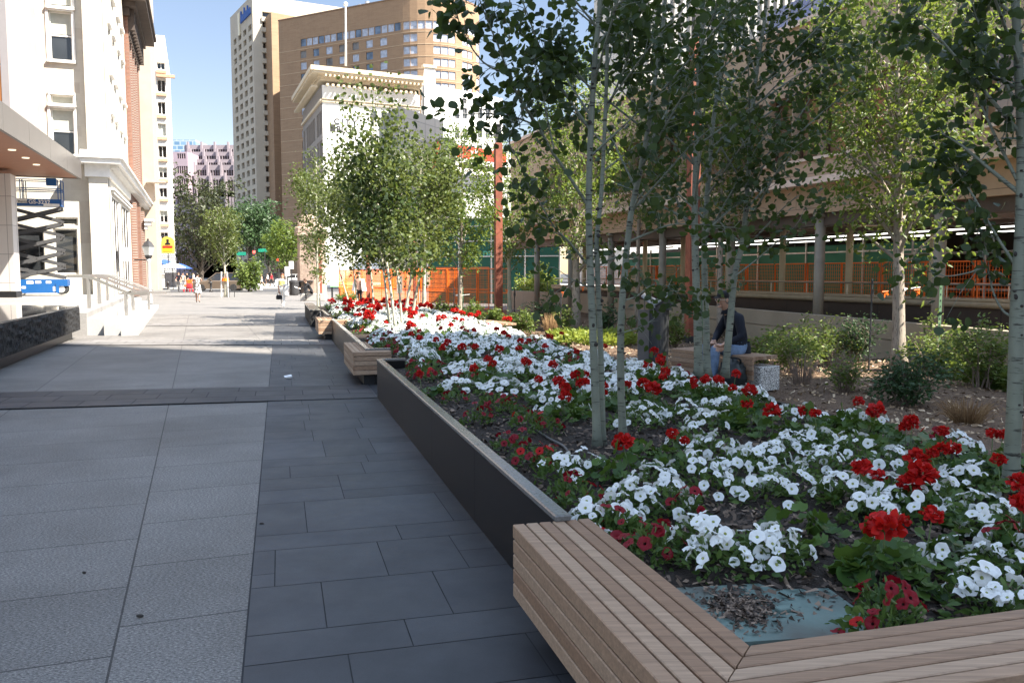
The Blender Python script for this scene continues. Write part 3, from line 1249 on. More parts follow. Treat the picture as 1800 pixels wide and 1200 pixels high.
stone = brickmat('cream_sandstone', (0.528, 0.492, 0.416), (0.352, 0.292, 0.248), (0.496, 0.464, 0.4), 1.15, 0.52, 0.008, plane='V', ang=TS, rough=0.85, noise=0.08, nscale=1.2, bump=0.1)
stone[1].nodes['Brick Texture'].inputs['Bias'].default_value = -0.55
M['stone'] = stone[0]
stone2 = brickmat('cream_sandstone_flank', (0.528, 0.492, 0.416), (0.416, 0.36, 0.304), (0.48, 0.448, 0.384), 1.15, 0.52, 0.008, plane='V', ang=TS + math.pi / 2, rough=0.85, noise=0.08, nscale=1.2, bump=0.1)
stone2[1].nodes['Brick Texture'].inputs['Bias'].default_value = -0.6
M['stone_flank'] = stone2[0]
M['redbrick'] = brickmat('red_brick', (0.1944, 0.0756, 0.04176), (0.144, 0.054, 0.03024), (0.2448, 0.2016, 0.1728), 0.24, 0.085, 0.012, plane='V', ang=TS + math.pi / 2, rough=0.85, bump=0.2)[0]

# ---- cream stone building on the left
C0 = V((-19.9, 41.7, 0))
t = thing('stone_building', 'cream sandstone building with white framed windows behind the blue scissor lift', 'building', C0)
ff = Face(C0 - S2 * 20 + S1 * .5, S2)
W1 = [ff.rect(86, 20, 127, 106) + ('sash_blind_half',), ff.rect(84, -45, 125, 12) + ('blind',), ff.rect(89, 167, 129, 183) + ('blind',), ff.rect(90, 191, 131, 272) + ('sash_blind_half',),
      ff.rect(98, 382, 137, 396) + ('plain',), ff.rect(95, 402, 137, 482) + ('plain',), ff.rect(28, 400, 78, 482) + ('plain',)]
side = Face(C0, S1)
W2 = []
for zz, hh in ((7.6, 2.3), (12.1, 2.4), (16.6, 2.4)):
    for x in (3.0, 5.4, 8.6, 11.0):
        W2.append((x, zz, 1.15, hh, 'sash', M['storefront']))
W3 = [(1.6, 0.75, 4.3, 4.9, 'plainx3', M['storefront']), (7.2, 0.75, 5.6, 4.9, 'plainx3', M['storefront'])]
cL = C0 - S2 * 20 + S1 * .5
building(t, [cL, C0 + S1 * .5 - S2 * .7, C0 + S1 * 14 - S2 * .7, C0 + S1 * 14 - S2 * 20], 0.55, 22, {0: W1}, M['stone'], reveal=0.22)
# flank wall with its windows
fl = MB()
building(t, [C0 + S1 * .45, C0 + S1 * 14, C0 + S1 * 14 - S2 * .006, C0 + S1 * .45 - S2 * .006], 0.55, 22.1, {0: [(q[0] - .45, *q[1:]) for q in W2 + W3]}, M['stone_flank'], reveal=0.09, roof=False, name='flank_wall', edges=(0,))
x155 = Face(C0 - S2 * 20, S2).px(155, 300)[0]
pil = MB()
pil.obox(C0 - S2 * (20 - x155) + UP * .55, S2 * (20 - x155) - S2 * .02, S1 * .46, UP * 21.4)
pil.build('corner_pilaster', M['stone'], t)
# window surrounds
for q in W1[:4]:
    sur = MB()
    ff.box(sur, q[0] - .12, q[1] - .14, q[2] + .24, .14, 0.002, .16)
    ff.box(sur, q[0] - .10, q[1] + q[3], q[2] + .2, .12, 0.002, .08)
    ff.box(sur, q[0] - .12, q[1], .12, q[3], 0.002, .05)
    ff.box(sur, q[0] + q[2], q[1], .12, q[3], 0.002, .05)
    sur.build('window_surround', M['white_trim'], t)
for q in W2:
    sur = MB()
    side.box(sur, q[0] - .15, q[1] - .2, q[2] + .3, .16, 0.002, .18)
    sur.build('window_sill', M['white_trim'], t)
    sur = MB()
    side.box(sur, q[0] - .15, q[1] + q[3] + .02, q[2] + .3, .2, 0.002, .14)
    sur.build('window_lintel', M['white_trim'], t)
ent = MB()
zE0 = 6.35
ent.obox(C0 - S2 * (20 - x155 + .15) - S1 * .10 + UP * zE0, S2 * (20 - x155 + .15 + .10), S1 * 13.9, UP * .62)
ent.obox(C0 - S2 * (20 - x155 + .45) - S1 * .55 + UP * (zE0 + .62), S2 * (20 - x155 + .45 + .62), S1 * 35, UP * .24)
ent.obox(C0 - S2 * (20 - x155 + .55) - S1 * .68 + UP * (zE0 + .86), S2 * (20 - x155 + .55 + .76), S1 * 35.2, UP * .10)
ent.obox(C0 - S2 * (20 - x155 + .30) - S1 * .30 + UP * (zE0 + .96), S2 * (20 - x155 + .30 + .35), S1 * 14.2, UP * .30)
for k in range(62):
    ent.obox(C0 + S1 * (.2 + k * .56) + UP * (zE0 + .44) + S2 * .103, S2 * .34, S1 * .26, UP * .17)
for k in range(34):
    ent.obox(C0 + S1 * (1.7 + k * .34) + UP * 5.72 + S2 * .005, S2 * .12, S1 * .18, UP * .14)
ent.obox(C0 + S1 * 1.3 + UP * 5.86 + S2 * .005, S2 * .18, S1 * 12.4, UP * .10)
ent.build('cornice', M['white_trim'], t)
sgn = MB()
side.box(sgn, 4.1, 2.3, .9, .75, .05, .5)
sgn.build('wall_box', pm('grey_box', (.5, .5, .5), .5), t)

# ---- red brick building next to it
t = thing('brick_building', 'narrow red brick building under a big dark roof cornice', 'building', C0 + S1 * 19)
b0, b1 = C0 + S1 * 14.02 + S2 * .05, C0 + S1 * 24
wb = [(1.2, .9, 2.6, 4.6, 'plainx2', M['storefront']), (5.6, .9, 2.6, 4.6, 'plainx2', M['storefront'])]
building(t, [b0, b1, b1 - S2 * 14, b0 - S2 * 14], 0.1, 19.6, {0: wb}, M['redbrick'], reveal=.1)
pl = MB()
bf = Face(b0, S1)
for x in (0.15, 2.6, 5.0, 7.4, 9.3):
    bf.box(pl, x, 7.6, .62, 11.0, .002, .22)
for x in (0.2, 4.2, 8.6):
    bf.box(pl, x, .15, .9, 6.1, .002, .3)
pl.build('brick_pilasters', M['redbrick'], t)
cz = MB()
dkc = pm('dark_cornice_paint', (.055, .04, .032), .7, .25, 3)
for d, z, h in ((.35, 18.0, .5), (.75, 18.5, .3), (1.35, 18.8, .35), (1.5, 19.15, .22)):
    cz.obox(b0 - S1 * (d * .7) + UP * z - S2 * .3, S1 * (10 + d * 1.2), S2 * (.3 + d), UP * h)
for k in range(12):
    cz.obox(b0 + S1 * (.2 + k * .86) + UP * 17.2, S1 * .34, S2 * .6, UP * 1.3)
    cz.obox(b0 + S1 * (.2 + k * .86) + UP * 16.8, S1 * .34, S2 * .3, UP * .4)
cz.build('roof_cornice', dkc, t)
cp = MB()
for x in (8.4,):
    bf.box(cp, x, 5.2, 1.5, .3, .32, .75)
    bf.box(cp, x - .1, 5.5, 1.7, .16, .32, .95)
    bf.box(cp, x + .1, 4.9, 1.3, .3, .32, .5)
cp.build('capital', M['white_trim'], t)

# ---- beige block and white office block further along the street
M['beige'] = pm('beige_render', (0.4134, 0.3354, 0.2613), 0.85, 0.08, 1.0)
M['offwhite'] = pm('white_render', (0.72, 0.69, 0.63), 0.8, 0.06, 1.0)
t = thing('beige_building', 'tall beige rendered building with square windows beyond the brick one', 'building', P(277, 480, 69))
c = P(277, 480, 69)
f0 = Face(c - S2 * 12, S2)
wn = [f0.rect(257, -12, 266, 19) + ('sash_blind',)] + [f0.rect(*r) + ('blind',) for r in ((256, 97, 268, 126), (255.5, 150, 269, 179), (257, 204, 270, 232), (258, 257, 271, 285))]
wn[2] = wn[2][:4] + ('plain', M['pane_brown'])
building(t, [c - S2 * 12, c, c + S1 * 9, c + S1 * 9 - S2 * 12], 0, 27, {0: wn}, M['beige'], reveal=.3, fmat=M['beige'])
cx = MB()
f0.box(cx, f0.px(258, 310)[0], f0.px(258, 322)[1], 1.4, .15, .002, .9)
cx.build('door_canopy', M['beige'], t)

t = thing('office_building', 'white office block with a column of dark windows left of the street', 'building', P(303, 480, 95))
c = P(303, 480, 95)
f0 = Face(c - S2 * 9, S2)
wn = []
for k, (u0, v0, u1, v1) in enumerate(((275.5, 110, 290, 122), (276, 140, 291, 162), (277, 179, 291, 201), (277, 217, 292, 239), (278, 256, 293, 277), (279, 294, 294, 313), (280, 330, 294, 347), (281, 370, 295, 391), (282, 408, 296, 427))):
    wn.append(f0.rect(u0, v0, u1, v1) + (('plainx2_blind' if k == 3 else 'plainx2_blind_half' if k in (5, 7) else 'plainx2'), M['pane_dark']))
sd_ = Face(c, S1)
ws = [(1.5 + 4.2 * j, 5 + 3.1 * i, 2.2, 1.7) for j in range(4) for i in range(7)]
building(t, [c - S2 * 9, c, c + S1 * 20, c + S1 * 20 - S2 * 9], 0, 27.8, {0: wn, 1: ws}, M['offwhite'], reveal=.35, pmat=M['pane_dark'])
sl = MB()
for q in wn:
    f0.box(sl, q[0] - .1, q[1] - .45, q[2] + .2, .3, .002, .25)
f0.box(sl, f0.px(275, 134)[0], f0.px(285, 137)[1], 1.9, .3, .002, .5)
sl.build('window_sills', pm('tan_sill', (.45, .28, .18), .8), t)
lt = MB()
lt.bbox(f0.at(f0.px(290, 448)[0], f0.px(290, 462)[1], .25), (2.2, .1, 2.6), .01, rz=f0.rz)
lt.build('lattice_screen', brickmat('lattice', (.7, .69, .66), (.66, .65, .62), (.2, .2, .2), .24, .24, .07, plane='V', ang=TS, rot=0)[0], t)

# ---- far end of the street
t = thing('glass_tower', 'distant blue glass tower top peeking above the pink terraces', 'building', P(330, 480, 430))
c = P(300, 480, 430)
building(t, [c, c + V((14.8, 0, 0)), c + V((14.8, 25, 0)), c + V((0, 25, 0))], 0, Z(246, 430), {}, brickmat('blue_curtain_wall', (0.12, 0.22, 0.34), (0.2, 0.32, 0.45), (0.4, 0.46, 0.5), 3.2, 2.2, .25, plane='V', rough=.2)[0])

M['pinkwhite'] = pm('pink_concrete', (0.264, 0.228, 0.248), 0.8, 0.06, .5)
t = thing('terraced_building', 'pinkish stepped office building with ribbon windows at the street end', 'building', P(370, 480, 210))
Yp = 310.0
tiers = [(331, 255, 262.5, 270.5), (335, 267, 274, 281), (338, 280, 286, 294.5), (342, 290, 299, 309.5), (344, 309, 316, 338), (346, 338, 346, 368), (346, 372, 380, 400)]
for k, (u0, vt, w0, w1) in enumerate(tiers):
    Y = Yp - 2.2 * min(k, 4)
    a, b = P(u0, 480, Y), P(470, 480, Y)
    fz = Face(a, b - a)
    ww = []
    x0 = u0 + 4
    ph = (23.5, 23.5, 23.5, 23.5, 26, 26, 26)[k]
    while x0 < 422:
        r_ = fz.rect(x0, w0, x0 + ph - 5, w1)
        nsub = 4
        for q in range(nsub):
            ww.append((r_[0] + r_[2] * q / nsub + .1, r_[1], r_[2] / nsub - .2, r_[3]))
        x0 += ph
    building(t, [a, b, b + V((0, 14, 0)), a + V((0, 14, 0))], 0 if k >= 4 else Z(vt + 60, Y), Z(vt, Y), {0: ww}, M['pinkwhite'], reveal=.5, pmat=M['pane_wine'], wname='window', name='terrace')
    x0 = u0 - 1
    while x0 < 424:
        fin = MB()
        r_ = fz.rect(x0, vt - 5, x0 + 3.2, w1 + 8)
        fz.box(fin, r_[0], r_[1], r_[2], r_[3], .02, 0.9)
        x0 += ph
        fin.build('fin', M['pinkwhite'], t)
a, b = P(296, 480, 297), P(336, 480, 297)
fz = Face(a, b - a)
ww = []
for (v0, v1) in ((270, 279), (292, 305), (314, 335), (344, 362), (377, 392), (405, 425), (440, 470)):
    for q in range(6):
        ww.append(fz.rect(311.5 + q * 3.8, v0, 314.6 + q * 3.8, v1))
building(t, [a, b, b + V((0, 12, 0)), a + V((0, 12, 0))], 0, Z(267, 297), {0: ww}, pm('pink_panels', (.34, .27, .31), .6, .08, .4), reveal=.3, pmat=M['pane_wine'], name='wing_wall', cap=0)

# ---- beige high-rise with a sign near its top
M['tower'] = pm('tower_concrete', (0.4592, 0.41, 0.328), 0.85, 0.06, 0.3)
t = thing('high_rise', 'tallest beige concrete high-rise with a blue sign near the roof', 'tower', P(455, 480, 250))
c = P(455, 480, 250)
uR, uL = V((0.894, 0.448, 0)), V((-0.53, 0.848, 0)).normalized()
pts = foot(c, uL, 26, uR, 27)
zt = Z(-9, 250)
flo = 17.5 * 250 / 1470
fR, fL = Face(c, uR), Face(pts[0], -uL)
z1 = fR.px(473, 26)[1]
wL = [(26 - 1.5 - 5.8 * j - 3.4, fL.px(450, 40)[1] - flo * i - .8, 3.3, 1.75) for i in range(25) for j in range(4)]
rr_ = fR.rect(461, 22, 486, 30)
wR = [(rr_[0], z1 - .9 - flo * i, rr_[2] - .3, 1.55) for i in range(26)]
building(t, pts, 0, zt, {0: wL}, M['tower'], reveal=.8, pmat=[M['pane_dark'], M['pane_dark'], M['pane'], M['blind_far']], edges=(0, 2, 3))
bal = MB()
building(t, [c + uR * .0 + fR.n * .02, c + uR * 27 + fR.n * .02, c + uR * 27 - fR.n * .01, c - fR.n * .01], 0, zt - .02, {0: wR}, M['tower'], reveal=.9, pmat=[M['pane'], M['pane_dark'], M['blind_far']], wname='strip_window', roof=False, name='front_wall', edges=(0,))
cap_ = MB()
for i in range(26):
    fR.box(cap_, rr_[0] - .3, z1 - .9 - flo * i - 1.35, rr_[2] + .3, 1.25, .025, .55)
cap_.build('spandrels', M['tower'], t)
sc_r = MB()
x_ = 13.6
for h_, sw in ((3.4, .2), (1.9, .9), (2.0, -.6), (3.6, .3), (1.9, .8), (2.1, -.7), (3.2, .2), (1.8, .9), (2.0, .5)):
    sc_r.tube([fL.at(x_, zt - 5.2, .2), fL.at(x_ + .35, zt - 5.2 + h_ * .55, .2), fL.at(x_ + .45 + sw * .2, zt - 5.2 + h_, .2), fL.at(x_ + 1.0, zt - 5.0, .2)], .26, 6)
    x_ += 1.22
sc_r.build('roof_sign', pm('sign_blue', (.03, .10, .34), .5), t)
sg = MB()
fL.box(sg, 10.6, zt - 8.2, 1.6, 6.6, .05, .4)
sg.build('roof_emblem', pm('sign_gold', (.75, .68, .5), .5), t)

# ---- curved brown brick hotel
M['hotel'] = brickmat('hotel_brick', (0.30, 0.195, 0.115), (0.265, 0.168, 0.098), (0.34, 0.235, 0.15), 2.2, 0.28, 0.02, plane='V', ang=-.45, rough=.85, noise=.07, nscale=.4, bump=0)[0]
t = thing('hotel', 'curved brown brick hotel with a ribbon of windows along its top', 'building', P(700, 480, 207))
zh = 68.0
A_ = P(499, 480, 227.5)
Bp = V((-26.5, 208.6, 0))
d0 = (Bp - A_).normalized()
arc = [Bp]
ang = math.atan2(d0.y, d0.x)
p_ = Bp.copy()
for k in range(12):
    ang += math.radians(8.2)
    p_ = p_ + V((math.cos(ang), math.sin(ang), 0)) * 1.9
    arc.append(p_.copy())
pts = [V((A_.x, A_.y, 0))] + arc + [arc[-1] + V((-2, 40, 0)), V((A_.x + 16, A_.y + 45, 0))]
fA = Face(pts[0], pts[1] - pts[0])
cols = [(528, 538.5), (550.5, 561), (573, 584.5), (596, 607), (619.5, 631), (643.5, 655.5), (668, 680.5)]
zc0 = fA.px(533, 96)[1]
wA = []
for j, (u0, u1) in enumerate(cols):
    r_ = fA.rect(u0, 90, u1, 102)
    for i in range(14 if j == 0 else 4):
        wA.append((r_[0], zc0 - .95 - 2.9 * i, r_[2], 1.85))
rb = fA.rect(528.5, 71, 690, 82)
nr = 22
zr = fA.px(533, 82)[1]
for q in range(nr):
    wA.append((rb[0] + q * 2.0, zr, 1.85, 1.9, 'far', M['curtain'] if q % 3 else M['pane_sky']))
wn = {0: wA}
for k in range(12):
    L_ = 1.9
    wn[k + 1] = [(.08, zr, L_ - .16, 1.9, 'far', M['curtain'])]
    if k in (0, 1, 4, 5, 6, 8, 9, 11):
        for i in range(7):
            wn[k + 1].append((.06 if k in (0, 4, 5, 8, 11) else .03, zc0 - .95 - 2.9 * i, L_ - .12, 1.85, 'far', M['curtain']))
# the last stretch of the straight face carries a wide window too
building(t, pts, 0, zh, wn, M['hotel'], reveal=.22, pmat=[M['curtain'], M['curtain'], M['pane_sky'], M['blind_far']], cap=100)
bd = MB()
for i in range(20):
    z = zc0 + 1.25 - 2.9 * i
    for a, b in zip(pts[:13], pts[1:14]):
        f_ = Face(a, b - a)
        f_.box(bd, 0, z, (b - a).length, .16, .003, .06)
bd.build('floor_bands', pm('hotel_band', (.44, .32, .21), .8), t)
cpn = MB()
for a, b in zip(pts[:13], pts[1:14]):
    f_ = Face(a, b - a)
    f_.box(cpn, -.05, zh, (b - a).length + .1, .3, -.6, .12)
cpn.build('parapet_coping', pm('hotel_coping', (.22, .14, .09), .8), t)
vn = MB()
for (u, h) in ((652, 1.6), (657, 1.2), (640, .8)):
    q = P(u, 480, 226)
    vn.tube([(q.x, q.y, zh - 1), (q.x, q.y, zh + 3 + h)], .55, 10)
vn.build('roof_vents', pm('vent_metal', (.55, .55, .55), .4, metal=.6), t)
lk = MB()
t2 = thing('link_block', 'narrow brown brick block with slit windows between the high-rise and the hotel', 'building', P(492, 480, 246))
a = P(487, 480, 246)
b = P(600, 480, 258)
fz = Face(a, b - a)
sl_ = [fz.rect(507 + 4.9 * k, 37, 509.4 + 4.9 * k, 50) for k in range(7)]
building(t2, [a, b, b + V((-6, 10, 0)), a + V((-6, 10, 0))], 0, fz.px(495, 25)[1], {0: sl_}, M['hotel'], reveal=.4, pmat=M['pane_dark'])

# ---- white corner building with a ghost sign
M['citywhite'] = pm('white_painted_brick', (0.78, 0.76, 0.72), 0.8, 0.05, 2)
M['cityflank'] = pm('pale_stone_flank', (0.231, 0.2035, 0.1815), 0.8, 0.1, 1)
t = thing('corner_building', 'white painted corner building with a faded wall sign and bracketed roof cornice', 'building', P(572, 480, 147))
c = P(572, 480, 147)
uR = V((.907, .42, 0)).normalized()
uL = V((-.36, .933, 0)).normalized()
pts = foot(c, uL, 26, uR, 17.6)
fR, fL = Face(c, uR), Face(pts[0], -uL)
zt = fR.px(572, 150)[1]
wR = [fR.rect(651, 157, 662, 176) + ('sashx2',), fR.rect(670, 159, 681, 182) + ('sashx2',), fR.rect(651, 194, 662, 215) + ('sashx2',), fR.rect(670, 196, 681, 217) + ('sashx2',), fR.rect(651, 236, 662, 256) + ('sashx2',), fR.rect(670, 238, 681, 258) + ('sashx2',)]
zb = fR.px(572, 178)[1]
wL = []
for i, (za, hh) in enumerate(((zb + .9, 3.0), (zb - 5.4, 4.0), (zb - 10.6, 4.2), (zb - 15.8, 4.2), (zb - 20.8, 4.0))):
    for grp in (1.0, 5.5, 8.5, 11.5, 14.5, 19.4, 22.6):
        wL.append((grp, za, 1.3, hh))
        wL.append((grp + 1.5, za, 1.1, hh))
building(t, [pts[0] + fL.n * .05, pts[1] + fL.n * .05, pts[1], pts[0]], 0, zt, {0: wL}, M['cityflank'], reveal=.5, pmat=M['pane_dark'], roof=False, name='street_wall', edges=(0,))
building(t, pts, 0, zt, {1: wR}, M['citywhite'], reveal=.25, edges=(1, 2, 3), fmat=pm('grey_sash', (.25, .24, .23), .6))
cn = MB()
M['cornice'] = pm('cream_cornice', (.55, .46, .33), .8, .08, 1)
for d, z, h in ((.35, -.9, .5), (.7, -.4, .4), (1.9, 0, .35), (2.15, .35, .75)):
    o = c + fR.n * d + fL.n * d
    cn.obox(c - uL * d - uR * 0 + fR.n * 0 + fL.n * d + UP * (zt + z), uR * (17.9 + d), uL * (26 + d), UP * h)
for k in range(19):
    fR.box(cn, .4 + k * .93, zt - .38, .42, .36, .72, 1.75)
for k in range(28):
    fL.box(cn, .3 + k * .92, zt - .38, .42, .36, .72, 1.75)
fR.box(cn, -.1, zb - .15, 17.8, .45, .003, .35)
fR.box(cn, -.1, zb + .3, 17.8, .12, .003, .55)
fL.box(cn, -.1, zb - .15, 26.2, .45, .055, .4)
fL.box(cn, -.1, zb - 11, 26.2, .35, .055, .3)
for k in range(24):
    fR.box(cn, .1 + k * .75, zt + 1.1, .3, .35, 1.4, 2.1)
cn.build('cornice', M['cornice'], t)
ink = pm('faded_sign_paint', (.035, .035, .035), .9, .3, 3)
xg, zg = fR.px(586, 218)
fr_ = MB()
x0, z0_ = fR.px(580, 231)
x1, z1_ = fR.px(648, 207)
lettering('C I T Y', ink, t, wallframe(fR.at(xg + .1, z0_ + 1.32, .03), uR), 1.35, .01, bold=.05, name='ghost_lettering')
for (x, z, w, h) in ((x0, z1_, x1 - x0, .09), (x0, z0_ + 1.15, x1 - x0, .09), (x0, z0_ + 1.15, .09, z1_ - z0_ - 1.1), (x1, z0_ + 1.15, .09, z1_ - z0_ - 1.1)):
    fR.box(fr_, x, z, w, h, .003, .02)
fR.box(fr_, x0, z0_ - .1, .95, 1.25, .003, .02)
fr_.build('sign_border', ink, t)
lettering('BLUE', ink, t, wallframe(fR.at(x0 + 1.1, z0_ - .05, .02), uR), 1.5, .01, bold=.05, name='ghost_lettering')
# right-hand slab and lower wing
rw = thing('white_wing', 'lower white building with small sash windows right of the corner building', 'building', P(810, 480, 156))
a, b = P(749, 480, 155), P(768, 480, 156)
f_ = Face(a, b - a)
building(rw, [a, b, b + V((-2, 14, 0)), a + V((-2, 14, 0))], 0, f_.px(758, 120)[1], {}, M['citywhite'], name='chimney_wall')
ck = MB()
f_.box(ck, -.3, f_.px(758, 120)[1], 2.6, .5, -.8, .3)
ck.build('chimney_cap', M['cornice'], rw)
a, b = P(766, 480, 158), P(884, 480, 170)
f_ = Face(a, b - a)
ww = [f_.rect(813, 173, 820.5, 182), f_.rect(830, 174, 838, 183)]
for (v0, v1) in ((190, 209), (226, 242), (256, 272)):
    for k in range(7):
        u = 800 + 13.4 * k
        ww.append(f_.rect(u, v0, u + 8, v1))
building(rw, [a, b, b + V((-4, 14, 0)), a + V((-4, 14, 0))], 0, f_.px(800, 157)[1], {0: [q + ('sashx2',) for q in ww]}, M['citywhite'], reveal=.25, fmat=pm('grey_sash', (.3, .29, .28), .6))
fpole = thing('flagpole', 'white flagpole on the roof of the corner building', 'flagpole', P(608, 112, 156))
mb = MB()
q0, q1 = P(608, 116, 156), P(607.5, 8, 156)
mb.tube([q0, q1], [.22, .12], 10)
mb.build('pole', M['white_trim'], fpole, smooth=True)
mb = MB()
mb.ball(q1, .42, 10, 8)
mb.build('finial', M['white_trim'], fpole, smooth=True)

# ---- grey metal-clad building with the red banner
clad = brickmat('metal_cladding', (0.1089, 0.1089, 0.1139), (0.099, 0.099, 0.104), (0.04455, 0.04455, 0.0495), 1.35, 1.9, .03, plane='V', ang=.3, offset=0, rough=.4, bump=0, noise=.05, nscale=.5)
clad[2].inputs['Metallic'].default_value = .4
t = thing('metal_clad_building', 'angular grey metal clad building behind the sunlit aspens', 'building', P(705, 480, 84))
c = P(704, 480, 84)
e_ = P(781, 480, 92)
pts = [c + V((-3.0, 6.5, 0)), c, e_, e_ + V((-4, 8, 0))]
building(t, pts, 0, Z(187, 84), {}, clad[0], name='wall')
a, b = P(775, 480, 86), P(802, 480, 88)
building(t, [a, b, b + V((-1, 4, 0)), a + V((-1, 4, 0))], 0, Z(240, 86), {}, clad[0], name='stair_wall')
op = MB()
f_ = Face(a, b - a)
q = f_.rect(779, 287, 799, 301)
f_.box(op, q[0], q[1], q[2], q[3], .01, .05)
op.build('opening', M['black'], t)
rd = MB()
M['signred'] = pm('sign_red', (.52, .035, .02), .5, .1, 2)
a1, b1 = P(772, 250, 83.5), P(757, 306, 83.5)
rd.tube([a1, b1], .16, 8)
rd.build('red_strut', M['signred'], t)
t = thing('parking_banner', 'red and white parking banner on the low parkade wall', 'banner', P(835, 275, 86))
a, b = P(797, 480, 87), P(890, 480, 93)
f_ = Face(a, b - a)
mb = MB()
q = f_.rect(803, 262, 889, 284)
f_.box(mb, q[0], q[1], q[2], q[3], .0, .12)
mb.build('red_panel', M['signred'], t)
mb = MB()
q2 = f_.rect(803, 282, 889, 291)
f_.box(mb, q2[0], q2[1] + .02, q2[2], q2[3] - .1, .01, .16)
mb.build('white_strip', M['white_trim'], t)
lettering('y P', M['white_trim'], t, wallframe(f_.at(*f_.px(826, 272), .13), f_.u), .85, .01, bold=.02)
lettering('-908-811', M['white_trim'], t, wallframe(f_.at(*f_.px(824, 281.5), .13), f_.u), .52, .01, bold=.02)
t = thing('parkade', 'low white parkade with dark openings under the red banner', 'building', P(835, 300, 92))
a, b = P(797, 480, 90), P(960, 480, 100)
f_ = Face(a, b - a)
ww = [f_.rect(806, 292, 950, 303), f_.rect(806, 420, 950, 446)]
building(t, [a, b, b + V((-2, 10, 0)), a + V((-2, 10, 0))], 0, f_.px(830, 262)[1], {0: ww}, pm('parkade_white', (.66, .64, .60), .8, .1, .6), reveal=2.0, pmat=M['black'], wname='opening')

# ---- grey ribbed tower and its neighbour behind the brown podium
rib = pm('ribbed_concrete', (.40, .385, .36), .85, .08, .5)
t = thing('ribbed_tower', 'grey ribbed concrete tower rising behind the brown building', 'tower', P(1150, 480, 120))
a, b = P(1102, 480, 118), P(1420, 480, 128)
f_ = Face(a, b - a)
building(t, [a, b, b + V((0, 20, 0)), a + V((-3, 20, 0))], 0, 58, {}, rib)
rb_ = MB()
L_ = (b - a).length
for k in range(int(L_ / 1.3)):
    f_.box(rb_, .2 + k * 1.3, Z(128, 120), .35, 60 - Z(128, 120) - 3, .003, .45)
f_.box(rb_, -.2, Z(128, 120) - 2.4, L_ + .2, 2.4, .003, .7)
rb_.build('ribs', rib, t)
t = thing('slate_building', 'low slate grey building beside the ribbed tower', 'building', P(1075, 480, 140))
a, b = P(1053, 480, 140), P(1110, 480, 142)
building(t, [a, b, b + V((0, 15, 0)), a + V((-2, 15, 0))], 0, Z(146, 140), {}, brickmat('slate_cladding', (.22, .25, .30), (.26, .29, .34), (.12, .13, .15), 1.5, 4, .1, plane='V', rough=.4)[0])

# ---- brown stone podium with its colonnade on the right
t = thing('podium_building', 'brown stone faced building raised on columns along the right side', 'building', (6, 22, 0))
pod = brickmat('brown_stone_panels', (.45, .315, .215), (.42, .29, .195), (.2, .135, .09), 1.9, .78, .008, plane='V', ang=-(math.pi / 2 - TS), offset=.5, rough=.75, noise=.07, nscale=1.3, bump=.1)
M['podium'] = pod[0]
f0p = V((8.7, 14.2, 0))
nr_, fa_ = f0p - S1 * .35, f0p + S1 * 25
fP = Face(fa_, -S1)
LP_ = 25.35
def tx(tt):
    return 25 - tt
ww = []
for k in range(8):
    x = tx(21.5 - k * 2.9)
    for j in range(3):
        ww.append((x + j * .90, 4.28, .87, 1.5, 'plain', M['pane_brown']))
building(t, [fa_, nr_, nr_ + S2 * 14, fa_ + S2 * 14], 3.0, 7.3, {0: ww}, M['podium'], reveal=.28, fmat=pm('bronze_frame', (.10, .06, .04), .4, metal=.4), soffit=True)
mb = MB()
fP.box(mb, -.05, 3.62, LP_ + .1, .15, .003, .35)
fP.box(mb, -.05, 7.3, LP_ + .1, .12, -.4, .08)
fP.box(mb, .0, 4.2, LP_, .06, .003, .06)
mb.build('stone_ledge', pm('pale_ledge', (.70, .54, .44), .7, .1, 2), t)
mb = MB()
fP.box(mb, 0, 2.72, LP_, .28, -.5, -.12)
fP.box(mb, 0, 2.86, LP_, .10, -2.4, -2.2)
fP.box(mb, 0, 2.78, LP_, .10, -4.2, -4.0)
for k in range(9):
    fP.box(mb, .4 + k * 3.05, 2.84, .2, .155, -8, -.5)
mb.build('soffit_beams', pm('dark_brown_paint', (.075, .052, .04), .6, .2, 2), t)
colm = pm('taupe_column_paint', (0.24, 0.208, 0.164), .55, .15, 3)
for tt in (1.9, 5.2, 8.6, 12.1, 15.5, 18.8, 22.2):
    q = f0p + S1 * tt - S2 * .02
    mb = MB()
    mb.lathe([(.115, -.2), (.115, 2.9)], (q.x + .14, q.y + .06, 0), 18)
    mb.lathe([(.17, 2.9), (.17, 2.99)], (q.x + .14, q.y + .06, 0), 18)
    mb.build('column', colm, t, smooth=True)
gl = MB()
t3 = thing('glass_block', 'blue glass upper storeys set back above the brown stone podium', 'building', (10, 24, 8))
qa, qb = f0p + S1 * 12 + S2 * 3.5, f0p + S1 * 2.5 + S2 * 3.5
building(t3, [qa, qb, qb + S2 * 8, qa + S2 * 8], 7.31, 9.6, {}, brickmat('blue_glass_wall', (.05, .10, .30), (.16, .22, .36), (.12, .13, .15), 1.0, 3.4, .06, plane='V', ang=-(math.pi / 2 - TS), offset=0, rough=.12, noise=.25, nscale=.7)[0])
